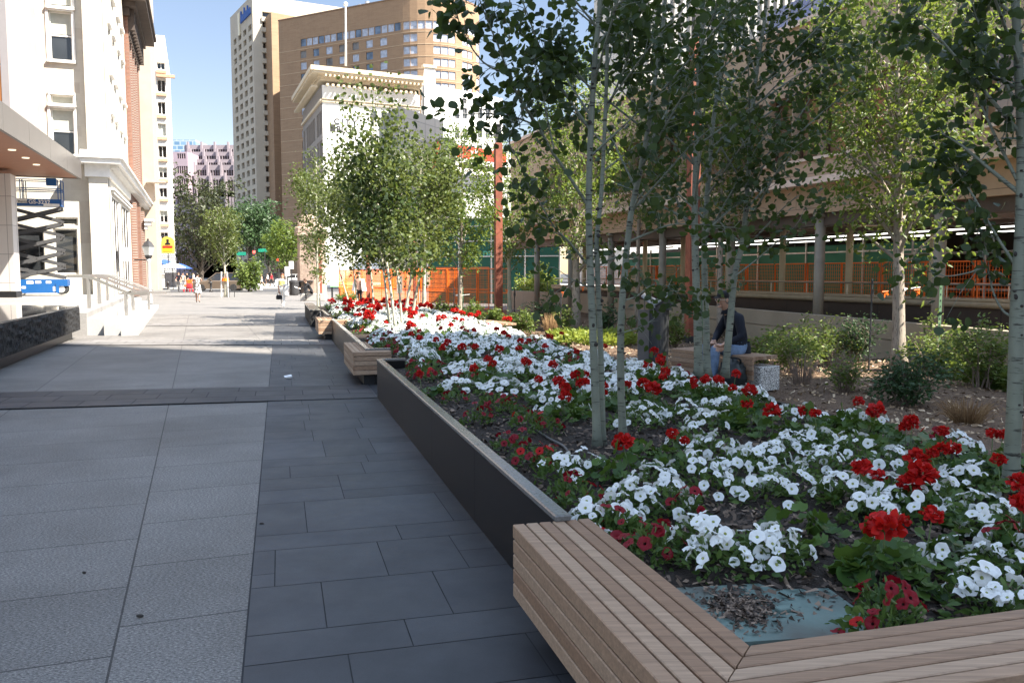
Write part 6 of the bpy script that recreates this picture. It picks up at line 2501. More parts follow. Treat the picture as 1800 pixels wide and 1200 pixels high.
# --- stairs handrails
for k, (ut, vt, ub, vb, lu, lv, zl) in enumerate(((157, 483, 157, 541.5, 222.5, 562.7, .17), (175, 481, 175, 534, 234.5, 552, .17), (189.5, 479, 189.5, 527.5, 262.5, 550.5, .02), (202, 477, 202, 521.5, 269.3, 543.3, .02))):
    a = G(ub, vb, .6)
    b = G(lu, lv, zl)
    lab = ('nearest', 'second', 'third', 'farthest')[k] + ' stainless handrail of the four on the stone steps'
    t = thing('handrail', lab, 'handrail', a, 'stainless handrails on the steps')
    d = (b - a)
    d.z = 0
    ud = d.normalized()
    az = math.atan2(ud.y, ud.x)
    for q, z0, h in ((a, .6, .98), (b, zl, .92)):
        mb = MB()
        mb.bbox(q + UP * (h / 2), (.045, .115, h), .004, rz=az)
        mb.build('post', M['steel'], t)
    r0_, r1_ = a + UP * .90, b + UP * .86
    s_ = V((-ud.y, ud.x, 0)) * -.085
    mb = MB()
    pts = [r0_ - ud * .75 + s_ + UP * .06, r0_ - ud * .25 + s_ + UP * .06, r0_ + ud * .05 + s_ + UP * .01, r1_ + s_, r1_ + ud * .12 + s_ - UP * .03, r1_ + ud * .75 + s_ - UP * .03]
    for q_, w_ in zip(pts[:-1], pts[1:]):
        mb.obox(q_ - V((-ud.y, ud.x, 0)) * .025 - UP * .045 - (w_ - q_).normalized() * .01, (w_ - q_) * 1.012, V((-ud.y, ud.x, 0)) * .05, UP * .09)
    for q in (r0_, r1_):
        mb.tube([q + s_ - UP * .0, q - UP * .05], .012, 6)
    mb.build('rail', M['steel'], t)

# --- scissor lift
t = thing('scissor_lift', 'blue scissor lift with raised platform beside the canopy column', 'scissor lift', P(75, 517, 40.3))
YL = 40.3
M['liftblue'] = pm('lift_blue', (.010, .085, .26), .4, .08, 2)
M['liftgrey'] = pm('lift_grey', (0.075, 0.075, 0.0775), .45, .12, 4, metal=.2)
fl_ = Face(P(18, 480, 38.4), S2)
def lx(u):
    return fl_.px(u, 480)[0]
def lz(v):
    return fl_.px(75, v)[1]
mb = MB()
fl_.box(mb, lx(14), lz(515), lx(102) - lx(14), lz(491) - lz(515), -.9, 0)
fl_.box(mb, lx(102) - .002, lz(503), lx(118) - lx(102), lz(491) - lz(503), -.9, 0)
fl_.box(mb, lx(97), lz(515), .14, .45, .002, .04)
mb.build('chassis', M['liftblue'], t)
for u, d in ((106, -.16), (106, -.72), (20, -.16)):
    mb = MB()
    c = fl_.at(lx(u), lz(508), d)
    mx = Matrix.Rotation(math.pi / 2, 4, 'X')
    vs = MB()
    ring = [(.1, -.09), (.24, -.09), (.26, -.06), (.26, .06), (.24, .09), (.1, .09)]
    vs.lathe(ring, (0, 0, 0), 20)
    rot = Matrix.Translation(c) @ Matrix.Rotation(fl_.rz, 4, 'Z') @ mx
    mb.add([rot @ V(p) for p in vs.v], vs.f)
    w_ = mb.build('wheel', pm('tyre_rubber', (.03, .03, .03), .8), t)
    mb = MB()
    vs = MB()
    vs.lathe([(.03, .085), (.15, .085), (.16, .095), (.05, .1)], (0, 0, 0), 16)
    mb.add([rot @ V(p) for p in vs.v], vs.f)
    mb.build('rim', M['white_trim'], w_)
lev = [490, 468, 442, 416, 391, 364]
for side in (0, -.75):
    mb = MB()
    for k in range(5):
        vb, vt = lev[k], lev[k + 1]
        for (ua, ub, dd) in ((20, 112, .0), (112, 20, -.06)):
            a, b = fl_.at(lx(ua), lz(vb) + .05, side + dd), fl_.at(lx(ub), lz(vt) - .05, side + dd)
            d = (b - a).normalized()
            nn = d.cross(fl_.n).normalized()
            mb.obox(a - nn * .075, b - a, nn * .15, fl_.n * .05)
    mb.build('scissor_arms', M['liftgrey'], t)
mb = MB()
for k in range(1, 6):
    for u in (22, 110):
        mb.tube([fl_.at(lx(u), lz(lev[k]), .06), fl_.at(lx(u), lz(lev[k]), -.85)], .04, 8)
for k in range(5):
    mb.tube([fl_.at(lx(66), (lz(lev[k]) + lz(lev[k + 1])) / 2, .06), fl_.at(lx(66), (lz(lev[k]) + lz(lev[k + 1])) / 2, -.85)], .035, 8)
mb.build('pivot_pins', M['darkmetal'], t)
mb = MB()
fl_.box(mb, lx(10), lz(362), lx(113.5) - lx(10), lz(350) - lz(362), -.9, .03)
mb.build('platform', M['liftblue'], t)
mb = MB()
zt_, z0_ = min(lz(316), fz0 - .06), lz(350)
for z in (zt_, (zt_ + z0_) / 2 + .05, (zt_ + z0_) / 2 - .04):
    for d in (0, -.87):
        mb.tube([fl_.at(lx(10), z, d), fl_.at(lx(113), z, d)], .02, 8)
    mb.tube([fl_.at(lx(113), z, 0), fl_.at(lx(113), z, -.87)], .02, 8)
for u in (12, 42, 46, 108, 113):
    for d in (0, -.87):
        mb.tube([fl_.at(lx(u), z0_, d), fl_.at(lx(u), zt_, d)], .022, 8)
mb.build('guard_rail', M['liftblue'], t)
mb = MB()
mb.bbox(fl_.at(lx(98), min(lz(319), fz0 - .25), .12), (.42, .22, .34), .02, rz=fl_.rz)
mb.build('control_box', M['liftblue'], t)
lettering('GS-3232', M['white_trim'], t, wallframe(fl_.at(lx(56), lz(358.5), .036), fl_.u), .25, .002, bold=.006)
mb = MB()
fl_.box(mb, lx(26), lz(358), lx(54) - lx(26), .2, .032, .036)
fl_.box(mb, lx(82), lz(362.5), lx(110) - lx(82), .12, .034, .04)
for (u, v, w_, h_) in ((46, 499, 10, 5), (61, 498, 9, 4), (80, 498, 8, 4), (92, 512, 4, 8), (37, 507, 6, 4)):
    fl_.box(mb, lx(u), lz(v), w_ / 36.5, h_ / 36.5, .003, .006)
mb.build('stickers', M['white_trim'], t)
lettering('ted Rentals', M['black'], t, wallframe(fl_.at(lx(27.5), lz(357.2), .038), fl_.u), .15, .001)

# --- old street lamp
t = thing('street_lamp', 'old style street lamp with a hexagonal lantern by the brick building', 'street lamp', P(264, 536, 44))
c = P(264, 536, 44)
mb = MB()
zt_ = Z(455, 44)
mb.lathe([(.16, 0), (.16, .25), (.10, .32), (.085, .9), (.07, zt_ - .2), (.11, zt_ - .12), (.11, zt_)], (c.x, c.y, 0), 14)
mb.build('pole', pm('grey_lamp_pole', (.42, .42, .42), .45, .1, 4), t, smooth=True)
mb = MB()
mb.lathe([(.12, zt_), (.20, zt_ + .12), (.20, zt_ + .2)], (c.x, c.y, 0), 6)
mb.lathe([(.34, zt_ + .62), (.20, zt_ + .85), (.06, zt_ + .95), (.05, zt_ + 1.05)], (c.x, c.y, 0), 6)
mb.tube([(c.x - .75, c.y, zt_ - .05), (c.x, c.y, zt_ - .05)], .03, 8)
mb.build('lamp_frame', M['darkmetal'], t)
mb = MB()
mb.lathe([(.20, zt_ + .2), (.33, zt_ + .62)], (c.x, c.y, 0), 6)
mb.build('lantern_glass', pm('frosted_glass', (.42, .43, .42), .2, .1, 4), t)

# --- hanging yellow sign
t = thing('hanging_sign', 'round topped yellow sign on a bracket above the blue umbrellas', 'sign', P(296, 430, 86))
f_ = Face(P(285, 480, 86), V((1, .1, 0)))
W = f_.px(306, 430)[0]
mb = MB()
out = [(0, 0), (W, 0)] + [(W * .5 + W * .5 * math.cos(a), 1.15 + .55 * math.sin(a)) for a in [math.pi * k / 10 for k in range(11)]]
z0_ = f_.px(296, 445)[1]
vs = [f_.at(x, z0_ + z * 1.0, 0) for x, z in out] + [f_.at(x, z0_ + z, -.14) for x, z in out]
n = len(out)
mb.add(vs, [tuple(range(n)), tuple(range(n, 2 * n))[::-1]] + [(i, n + i, n + (i + 1) % n, (i + 1) % n) for i in range(n)])
mb.build('board', pm('sign_yellow', (.72, .46, .08), .5, .06, 3), t)
mb = MB()
f_.box(mb, W * .12, z0_ + .52, W * .76, .24, .004, .03)
mb.build('red_band', M['signred'], t)
mb = MB()
f_.box(mb, W * .14, z0_ + .18, W * .72, .28, .004, .03)
mb.build('yellow_band', pm('sign_bright_yellow', (.85, .66, .02), .5), t)
mb = MB()
mb.lathe([(.0, 0), (.30, 0), (.26, .14), (.12, .22), (.14, .5), (.10, .56)], (0, 0, 0), 14)
rot = Matrix.Translation(f_.at(W * .5, z0_ + .86, .0)) @ Matrix.Rotation(f_.rz, 4, 'Z') @ Matrix.Scale(.1, 4, V((0, 1, 0)))
mb.v = [tuple(rot @ V(p)) for p in mb.v]
mb.build('dark_patch', M['black'], t)
mb = MB()
mb.tube([f_.at(W * .5, z0_ - 1.6, -.07), f_.at(W * .5, z0_ + .02, -.07)], .05, 8)
mb.tube([f_.at(-3.0, z0_ + 1.72, -.07), f_.at(W * .5, z0_ + 1.72, -.07)], .05, 8)
mb.build('bracket', M['darkmetal'], t)

# --- patio umbrellas
for k, (u, v, Y, blue) in enumerate(((289, 456, 88, 1), (303, 461, 84, 0), (316, 463, 90, 1))):
    c = P(u, v, Y)
    t = thing('patio_umbrella', ('blue patio umbrella below the yellow sign', 'white patio umbrella between two blue ones', 'blue patio umbrella by the dark tree')[k], 'umbrella', (c.x, c.y, 0), 'umbrellas of the street cafe')
    mb = MB()
    mb.lathe([(1.35, c.z - .55), (.75, c.z - .25), (.05, c.z)], (c.x, c.y, 0), 8)
    mb.build('canopy', pm('umbrella_blue', (.03, .08, .30), .7) if blue else M['white_trim'], t)
    mb = MB()
    mb.tube([(c.x, c.y, 0), (c.x, c.y, c.z - .02)], .04, 8)
    mb.build('pole', M['darkmetal'], t)

# --- bollards, cone, barriers
for k, (u, v) in enumerate(((296, 513), (371, 513), (247, 517))):
    c = G(u, v, 0)
    t = thing('bollard', ('black bollard left of the man in navy', 'black bollard before the brown car', 'black bollard half hidden by the handrails')[k], 'bollard', c, 'black street bollards')
    mb = MB()
    mb.lathe([(.16, 0), (.16, .12), (.10, .18), (.09, .72), (.13, .76), (.13, .82), (.08, .9), (.03, .93)], c, 14)
    mb.build('shaft', M['darkmetal'], t, smooth=True)
c = G(273.5, 514, 0)
t = thing('traffic_cone', 'orange traffic cone with white bands by the street lamp', 'traffic cone', c)
mb = MB()
mb.lathe([(.14, .04), (.115, .4), (.105, .55), (.08, .85), (.065, 1.0), (.05, 1.12)], c, 16)
mb.bbox(c + UP * .02, (.42, .42, .04), .01)
mb.build('body', M['orange'], t)
mb = MB()
mb.lathe([(.122, .42), (.108, .56)], c, 16)
mb.lathe([(.09, .82), (.076, .94)], c, 16)
mb.build('white_bands', M['white_trim'], t)
t = thing('barrier_fence', 'grey steel barrier in front of the cafe patio', 'barrier', G(285, 508, 0))
mb = MB()
a, b = G(278, 506, 0), G(305, 503, 0)
for z in (.2, .75, 1.6, 2.0):
    mb.tube([a + UP * z, b + UP * z], .03, 6)
for k in range(6):
    mb.tube([a.lerp(b, k / 5), a.lerp(b, k / 5) + UP * 2.0], .03, 6)
mb.build('bars', M['darkmetal'], t)
mb = MB()
mb.obox(G(291, 507, 0), V((1.0, 0, 0)), V((0, .6, 0)), UP * 1.7)
tag(mb.build('patio_planter', pm('grey_planter', (.22, .2, .19), .7, .2, 3)), 'grey patio divider box behind the bollard', 'planter')

# --- cars
def wheel(t, c, az, r=.33):
    rot = Matrix.Translation(c) @ Matrix.Rotation(az, 4, 'Z') @ Matrix.Rotation(math.pi / 2, 4, 'X')
    a = MB()
    a.lathe([(.2, -.1), (r - .03, -.1), (r, -.07), (r, .07), (r - .03, .1), (.2, .1)], (0, 0, 0), 20)
    mb = MB()
    mb.add([rot @ V(p) for p in a.v], a.f)
    w_ = mb.build('wheel', pm('tyre_rubber', (.022, .022, .022), .85), t)
    a = MB()
    a.lathe([(.05, -.08), (.2, -.085), (.215, .0), (.2, .085), (.05, .08)], (0, 0, 0), 16)
    mb = MB()
    mb.add([rot @ V(p) for p in a.v], a.f)
    mb.build('rim', M['steel'], w_)


def car(lab, c, az, paint, L=4.5, W=1.82, H=1.68):
    """c: ground point under the middle; az: heading of the nose"""
    t = thing('parked_car', lab, 'car', c)
    Mx = Matrix.Translation(c) @ Matrix.Rotation(az, 4, 'Z')
    pt = pm('car_paint', paint, .25, .06, 1, spec=.6)
    prof = [(-.5, .30), (-.5, .62), (-.485, .92), (-.47, .98), (-.25, 1.0), (.16, 1.0), (.36, .93), (.475, .80), (.5, .62), (.5, .32), (.46, .22), (-.46, .22)]
    mb = MB(Mx)
    secs = []
    for y, k in ((-.5, .86), (-.47, .97), (-.3, 1), (.3, 1), (.47, .97), (.5, .86)):
        secs.append([V((x * L * (.985 if abs(y) > .48 else 1), y * W, .25 + (z - .25) * (k if z > .9 else 1 - (1 - k) * .3))) for x, z in prof])
    n = len(prof)
    for a, b in zip(secs[:-1], secs[1:]):
        i0 = len(mb.v)
        mb.add(a + b, [(i, (i + 1) % n, n + (i + 1) % n, n + i) for i in range(n)])
    mb.add(secs[0], [tuple(range(n))[::-1]])
    mb.add(secs[-1], [tuple(range(n))])
    mb.build('body', pt, t)
    # cabin: glass house with roof
    base = [(-.47, .99), (.20, .99)]
    topx = [(-.40, H - .03), (.02, H - .03)]
    w0, w1 = W * .47, W * .39
    vb = [(base[0][0] * L, -w0, .99), (base[1][0] * L, -w0, .99), (base[1][0] * L, w0, .99), (base[0][0] * L, w0, .99)]
    vt = [(topx[0][0] * L, -w1, H - .06), (topx[1][0] * L, -w1, H - .06), (topx[1][0] * L, w1, H - .06), (topx[0][0] * L, w1, H - .06)]
    mb = MB(Mx)
    mb.add(vb + vt, [(0, 1, 5, 4), (1, 2, 6, 5), (2, 3, 7, 6), (3, 0, 4, 7), (4, 5, 6, 7)])
    mb.build('windows', M['pane_dark'], t)
    mb = MB(Mx)
    mb.bbox(((topx[0][0] + topx[1][0]) / 2 * L, 0, H - .03), ((topx[1][0] - topx[0][0]) * L + .12, w1 * 2 + .08, .08), .03)
    for s_ in (-1, 1):
        for (i, j) in ((0, 0), (1, 1)):
            mb.tube([(base[i][0] * L, s_ * w0, .99), (topx[i][0] * L, s_ * w1, H - .04)], .045, 6)
        mb.tube([(-.12 * L, s_ * w0, .99), (-.14 * L, s_ * w1, H - .04)], .04, 6)
    mb.build('roof', pt, t)
    for x in (-.31, .31):
        for s_ in (-1, 1):
            wheel(t, Mx @ V((x * L, s_ * (W / 2 - .09), .33)), az)
    for s_ in (-1, 1):
        mb = MB(Mx)
        mb.bbox((-.492 * L, s_ * W * .40, .83), (.08, .2, .3), .02)
        mb.build('tail_light', M['signred'], t)
        mb = MB(Mx)
        mb.bbox((.485 * L, s_ * W * .36, .66), (.1, .36, .15), .02)
        mb.build('headlight', M['steel'], t)
        mb = MB(Mx)
        mb.bbox((.12 * L, s_ * (W * .5 + .08), 1.04), (.12, .2, .13), .03)
        mb.build('wing_mirror', pt, t)
    for x in (-.503, .503):
        mb = MB(Mx)
        mb.bbox((x * L, 0, .45), (.06, W * .9, .2), .02)
        mb.build('bumper', M['darkmetal'], t)
    mb = MB(Mx)
    mb.bbox((-.51 * L, 0, .66), (.02, .5, .14), .004)
    mb.build('number_plate', M['white_trim'], t)
    return t


c = G(378, 511.5, 0)
car('brown parked SUV under the dark leaved tree', V((c.x, c.y + .8, 0)), math.radians(196), (.10, .075, .055))
c = G(408, 508, 0)
car('dark blue car parked beside the brown SUV', V((c.x + .2, c.y + 2.0, 0)), math.radians(120), (.012, .018, .035), L=4.3, H=1.5)
c = G(476, 500, 0)
car('dark SUV on the cross street beyond the walking pair', V((c.x, c.y, 0)), math.radians(180), (.014, .018, .028))
c = G(515, 501, 0)
car('pale car mostly hidden by the stone monument', V((c.x, c.y, 0)), math.radians(180), (.5, .5, .5), H=1.5)

# --- street signs and signals
def post_sign(u, v, Y, w_, h_, mat, lab, name='street_sign', cat='street sign'):
    c = P(u, v, Y)
    t = thing(name, lab, cat, (c.x, c.y, 0))
    mb = MB()
    mb.tube([(c.x, c.y + .05, 0), (c.x, c.y + .05, c.z + .25)], .05, 8)
    mb.build('pole', M['darkmetal'], t)
    mb = MB()
    mb.bbox((c.x, c.y, c.z), (w_, .04, h_), .01)
    mb.build('panel', mat, t)
    return t


sgreen = pm('street_sign_green', (.01, .26, .17), .5)
post_sign(424, 446, 90, 1.0, .36, sgreen, 'green street name sign left of the rounded tree')
post_sign(465, 440, 104, 1.6, .4, sgreen, 'green street name sign above the dark SUV')
post_sign(505, 477, 80, .5, .9, M['white_trim'], 'small white parking sign left of the monument')
post_sign(512, 466, 86, .5, .8, M['white_trim'], 'tall white traffic sign left of the monument')
for k, (u, v, Y) in enumerate(((447, 443, 98), (489, 457, 112))):
    c = P(u, v, Y)
    t = thing('traffic_light', ('traffic signal with a red lamp before the rounded tree', 'traffic signal with a red lamp left of the small green tree')[k], 'traffic light', (c.x, c.y, 0))
    mb = MB()
    mb.tube([(c.x, c.y + .2, 0), (c.x, c.y + .2, c.z + .7)], .07, 8)
    mb.build('pole', M['darkmetal'], t)
    mb = MB()
    mb.bbox((c.x, c.y, c.z - .4), (.36, .26, 1.1), .03)
    mb.build('housing', M['darkmetal'], t)
    mb = MB()
    mb.ball((c.x, c.y - .13, c.z), (.16, .05, .16), 12, 8)
    rm, rt_, rp = _new('red_signal')
    rp.inputs['Base Color'].default_value = (.6, .02, .02, 1)
    rp.inputs['Emission Color'].default_value = (1, .03, .02, 1)
    rp.inputs['Emission Strength'].default_value = 2.5
    mb.build('lamp', rm, t)

# --- sapling guard and bike hoop on the plaza
c = G(397, 522, 0)
t = thing('tree_guard', 'white stake and metal hoop guard around the plaza sapling', 'tree guard', c)
for dx in (-.28, .2):
    mb = MB()
    mb.tube([c + V((dx, -.1, 0)), c + V((dx * .8, -.1, 1.75))], .05, 8)
    mb.build('stake', M['white_trim'], t)
mb = MB()
mb.tube([c + V((.30, -.2, 0)), c + V((.34, -.2, .9)), c + V((.7, -.2, .9)), c + V((.66, -.2, 0))], .025, 8)
mb.build('hoop', M['darkmetal'], t)
mb = MB()
mb.lathe([(.24, 1.1), (.24, 1.3)], c, 10)
mb.build('orange_tape', M['orange'], t)

# --- stone monument
t = thing('stone_monument', 'weathered tan stone column monument with stacked blocks', 'monument', P(548, 500, 66))
msm = pm('weathered_sandstone', (.40, .30, .235), .9, .2, 3, .6, 14, bdist=.05)
Ym = 66
rr = random.Random(4)
for (v0, v1, u0, u1, nm) in ((414, 512, 521, 566, 'shaft'), (398, 414, 516, 569, 'neck_block'), (376, 398, 520, 556, 'cap_block')):
    a, b = P(u0, v1, Ym), P(u1, v0, Ym)
    cx_, hw, z0_, z1_ = (a.x + b.x) / 2, (b.x - a.x) / 2, a.z if v1 < 505 else 0, b.z
    mb = MB()
    n, m = 20, 8
    vs = []
    for j in range(m + 1):
        q = j / m
        for i in range(n):
            an = 2 * math.pi * i / n
            sq = 1 / max(abs(math.cos(an)), abs(math.sin(an))) ** .75
            rd = hw * sq * (1.06 - .10 * q) * (1 + rr.uniform(-.03, .03))
            if nm == 'cap_block':
                rd *= 1 - .45 * q ** 2.2
            vs.append((cx_ + rd * math.cos(an), Ym + .8 + rd * .75 * math.sin(an), z0_ + (z1_ - z0_) * q))
    mb.add(vs, [(j * n + i, j * n + (i + 1) % n, (j + 1) * n + (i + 1) % n, (j + 1) * n + i) for j in range(m) for i in range(n)] + [tuple(range(m * n, m * n + n))])
    mb.build(nm, msm, t)
# --- interpretive signs
for k, (u, v) in enumerate(((591, 526), (611, 527))):
    c = G(u, v, 0)
    t = thing('information_sign', ('left', 'right')[k] + ' one of two slanted green information signs behind the red flowers', 'sign', c)
    mb = MB()
    for dx in (-.25, .25):
        mb.bbox(c + V((dx, 0, .42)), (.1, .06, .84), .008)
    mb.build('legs', M['liftgrey'], t)
    mb = MB()
    mb.bbox(c + V((0, -.05, .93)), (.62, .5, .04), .008, M=Matrix.Rotation(math.radians(35), 4, 'X'))
    mb.build('panel', pm('sign_light_green', (.22, .46, .22), .4, .1, 3), t)
# --- dark litter bins and counter at the far end
for k, (u, v, r_, h_) in enumerate(((517, 519, .34, 1.15), (522, 517, .3, 1.05))):
    c = G(u, v, 0)
    t = thing('litter_bin', ('front', 'rear')[k] + ' dark round litter bin left of the seated reader', 'bin', c)
    mb = MB()
    mb.lathe([(r_ * .85, 0), (r_, .1), (r_, h_ * .8), (r_ * 1.08, h_ * .82), (r_ * 1.0, h_ * .95), (r_ * .4, h_)], c, 18)
    mb.build('drum', M['darkmetal'], t, smooth=False)
t = thing('picnic_table', 'dark square table in front of the stone monument', 'table', G(538, 518, 0))
c = G(538, 517, 0)
mb = MB()
mb.bbox(c + UP * 1.02, (1.15, .8, .12), .02)
mb.build('tabletop', M['darkmetal'], t)
mb = MB()
mb.bbox(c + UP * .48, (.3, .3, .96), .02)
mb.build('pedestal', M['liftgrey'], t)
c = G(545, 529, 0)
mb = MB()
mb.bbox(c + V((.15, .3, .22)), (1.5, .5, .44), .02)
tag(mb.build('stone_block', M['concrete']), 'pale stone block on which the reader in black sits', 'seat')

# --- waste bin by the bench
c = G(1156, 648, .04)
t = thing('waste_bin', 'dark grey waste bin with a side panel and tilted pale lid', 'bin', c)
mb = MB()
mb.lathe([(.165, 0), (.175, .03), (.175, 1.0), (.16, 1.05)], c, 24, sx=1, sy=1.15)
mb.build('drum', pm('bin_charcoal', (.035, .037, .04), .5, .2, 8), t, smooth=False)
mb = MB()
for dx in (-.30, -.19):
    mb.bbox(c + V((dx, -.05, .50)), (.105, .03, 1.0), .005)
mb.tube([c + V((-.245, -.06, 0)), c + V((-.245, -.06, 1.15))], .012, 6)
mb.build('side_panel', pm('bin_taupe', (.15, .135, .125), .5, .12, 6), t)
mb = MB()
mb.add([c + V(p) for p in ((-.33, -.2, 1.22), (-.10, -.25, 1.03), (.0, .25, 1.16), (-.2, .25, 1.26), (-.33, -.2, 1.235), (-.10, -.25, 1.045), (.0, .25, 1.175), (-.2, .25, 1.275))], [(0, 1, 2, 3), (4, 5, 6, 7), (0, 1, 5, 4), (1, 2, 6, 5), (2, 3, 7, 6), (3, 0, 4, 7)])
hd = MB()
hd.add([c + V(p) for p in ((-.13, -.20, 1.0), (.19, -.20, 1.0), (.19, .22, 1.0), (-.13, .22, 1.0), (-.09, -.20, 1.06), (.19, -.20, 1.27), (.19, .22, 1.27), (-.05, .22, 1.10))], [(0, 1, 5, 4), (1, 2, 6, 5), (2, 3, 7, 6), (3, 0, 4, 7), (4, 5, 6, 7), (0, 3, 2, 1)])
hd.build('hood', pm('bin_hood', (.03, .032, .035), .5, .2, 8), t)
hd = MB()
hd.add([c + V(p) for p in ((-.12, -.23, 1.055), (.21, -.23, 1.285), (.21, .25, 1.285), (-.07, .25, 1.105), (-.12, -.23, 1.07), (.21, -.23, 1.30), (.21, .25, 1.30), (-.07, .25, 1.12))], [(0, 1, 2, 3), (4, 5, 6, 7), (0, 1, 5, 4), (1, 2, 6, 5), (2, 3, 7, 6), (3, 0, 4, 7)])
hd.build('hood_top', pm('hood_grey', (.10, .105, .11), .4, .1, 4), t)
mb.build('lid', pm('lid_pale', (.20, .21, .22), .4, .1, 4), t)

# --- stakes and ribbons
for (u, v0, v1, mat, r_, lab) in ((1527, 488, 652, 'darkmetal', .016, 'black steel stake with a pointed top among the shrubs'), (1648, 500, 650, 'green_paint', .02, 'green perforated stake right of the street tree'), (1233, 495, 600, 'green_paint', .018, 'pale green perforated stake behind the trio of aspens'),
                                (1289, 470, 545, 'white_trim', .016, 'white stake behind the seated man'), (798, 505, 562, 'darkmetal', .02, 'dark stake left of the young tree by the orange fence'), (813.5, 505, 565, 'green_paint', .02, 'green stake right of the young tree by the orange fence'), (985, 515, 590, 'darkmetal', .018, 'dark stake carrying an orange ribbon'), (904, 505, 560, 'darkmetal', .018, 'dark stake beside the pale barked young tree')):
    b = G(u, v1, .05)
    z1_ = P(u, v0, b.y).z
    t = thing('stake', lab, 'stake', b, 'stakes beside the young trees')
    mb = MB()
    if mat == 'darkmetal':
        mb.tube([b, V((b.x + .01, b.y, z1_ - .06)), V((b.x + .01, b.y, z1_))], [r_, r_, r_ * .3], 6)
        mb.tube([V((b.x + .01, b.y - .01, z1_ - .3)), V((b.x + .01, b.y - .01, z1_ - .2))], r_ * 1.7, 6)
    else:
        mb.bbox((b.x, b.y, (b.z + z1_) / 2), (r_ * 2.4, r_ * .5, z1_ - b.z), .002)
        for k in range(int((z1_ - b.z) / .1)):
            mb.bbox((b.x, b.y - r_ * .3, b.z + .05 + k * .1), (r_ * .7, .004, .03), .001, mi=1)
    mb.build('bar', [M[mat], M['black']], t)
for k, (u, v, Y, lab) in enumerate(((990, 514, 22.0, 'orange ribbon tied to the dark stake'), (1024, 505, 23.3, 'orange ribbon on the tall upright young tree'), (1612, 510, 13.9, 'orange ribbon on the bushy street tree'), (1556, 513, 13.9, 'orange ribbon tied left of the bushy street tree'), (890, 510, 28.5, 'orange ribbon by the pale barked tree'))):
    c = P(u, v, Y)
    mb = MB()
    for q in range(5):
        a = R.uniform(-.5, 2.6)
        e = c + V((math.cos(a) * .06, R.uniform(-.03, .03), -abs(math.sin(a)) * .11 + .01))
        s_ = V((.011, 0, .012))
        mb.quad(c - s_, c + s_, e + s_, e - s_)
    mb.tube([c - V((.05, 0, 0)), c + V((.05, 0, .01))], .012, 6)
    tag(mb.build('ribbon', M['orange']), lab, 'ribbon', 'orange ribbons on stakes and trunks')
for k, (u, v, Y, r_, lab) in enumerate(((1580, 508, 14.23, .10, 'white tie strap round the bushy street tree'), (1013, 503, 23.5, .12, 'white tie strap round the tall upright young tree'), (807, 519, 27.6, .10, 'white tie strap round the tree at the orange fence'))):
    c = P(u, v, Y)
    mb = MB()
    mb.lathe([(r_ + .012, -.025), (r_ + .012, .025)], c, 16)
    mb.tube([c + V((r_, -.05, .0)), c + V((r_ + .25, -.02, .03))], .012, 6)
    tag(mb.build('tie_strap', M['white_trim']), lab, 'strap', 'white straps on the young trees')
# ================================================================== people
M['skin'] = pm('skin', (.46, .27, .19), .55, .06, 8)
M['hair_brown'] = pm('brown_hair', (.07, .035, .018), .6, .3, 30)
M['hair_dark'] = pm('dark_hair', (.015, .012, .010), .55, .3, 30)
M['hair_red'] = pm('auburn_hair', (.22, .08, .03), .55, .3, 30)


def cloth(name, c, var=.15):
    return pm(name, c, .85, var, 14, .15, 40)


M['c_white'] = cloth('white_cloth', (.76, .74, .70), .05)
M['c_yellow'] = cloth('pale_yellow_cloth', (.78, .66, .22), .25)
M['c_black'] = cloth('black_cloth', (.014, .014, .016))
M['c_navy'] = cloth('navy_cloth', (.005, .007, .015))
M['c_jean'] = cloth('blue_denim', (.13, .19, .29), .3)
M['c_darkjean'] = cloth('dark_denim', (.03, .045, .09), .25)
M['c_grey'] = cloth('grey_cloth', (.12, .12, .13))
M['c_peach'] = cloth('peach_cloth', (.62, .36, .26))
M['c_red'] = cloth('red_cloth', (.42, .03, .04))
M['shoe'] = cloth('dark_shoe', (.03, .025, .022))


def printmat():
    m, t, p = _new('black_white_print')
    n = _noise(t, 16, 2, .5, _map(t))
    t.links.new(_ramp(t, n, [(.47, (.03, .03, .03)), (.53, (.6, .58, .55))]), p.inputs['Base Color'])
    p.inputs['Roughness'].default_value = .8
    return m


M['c_print'] = printmat()


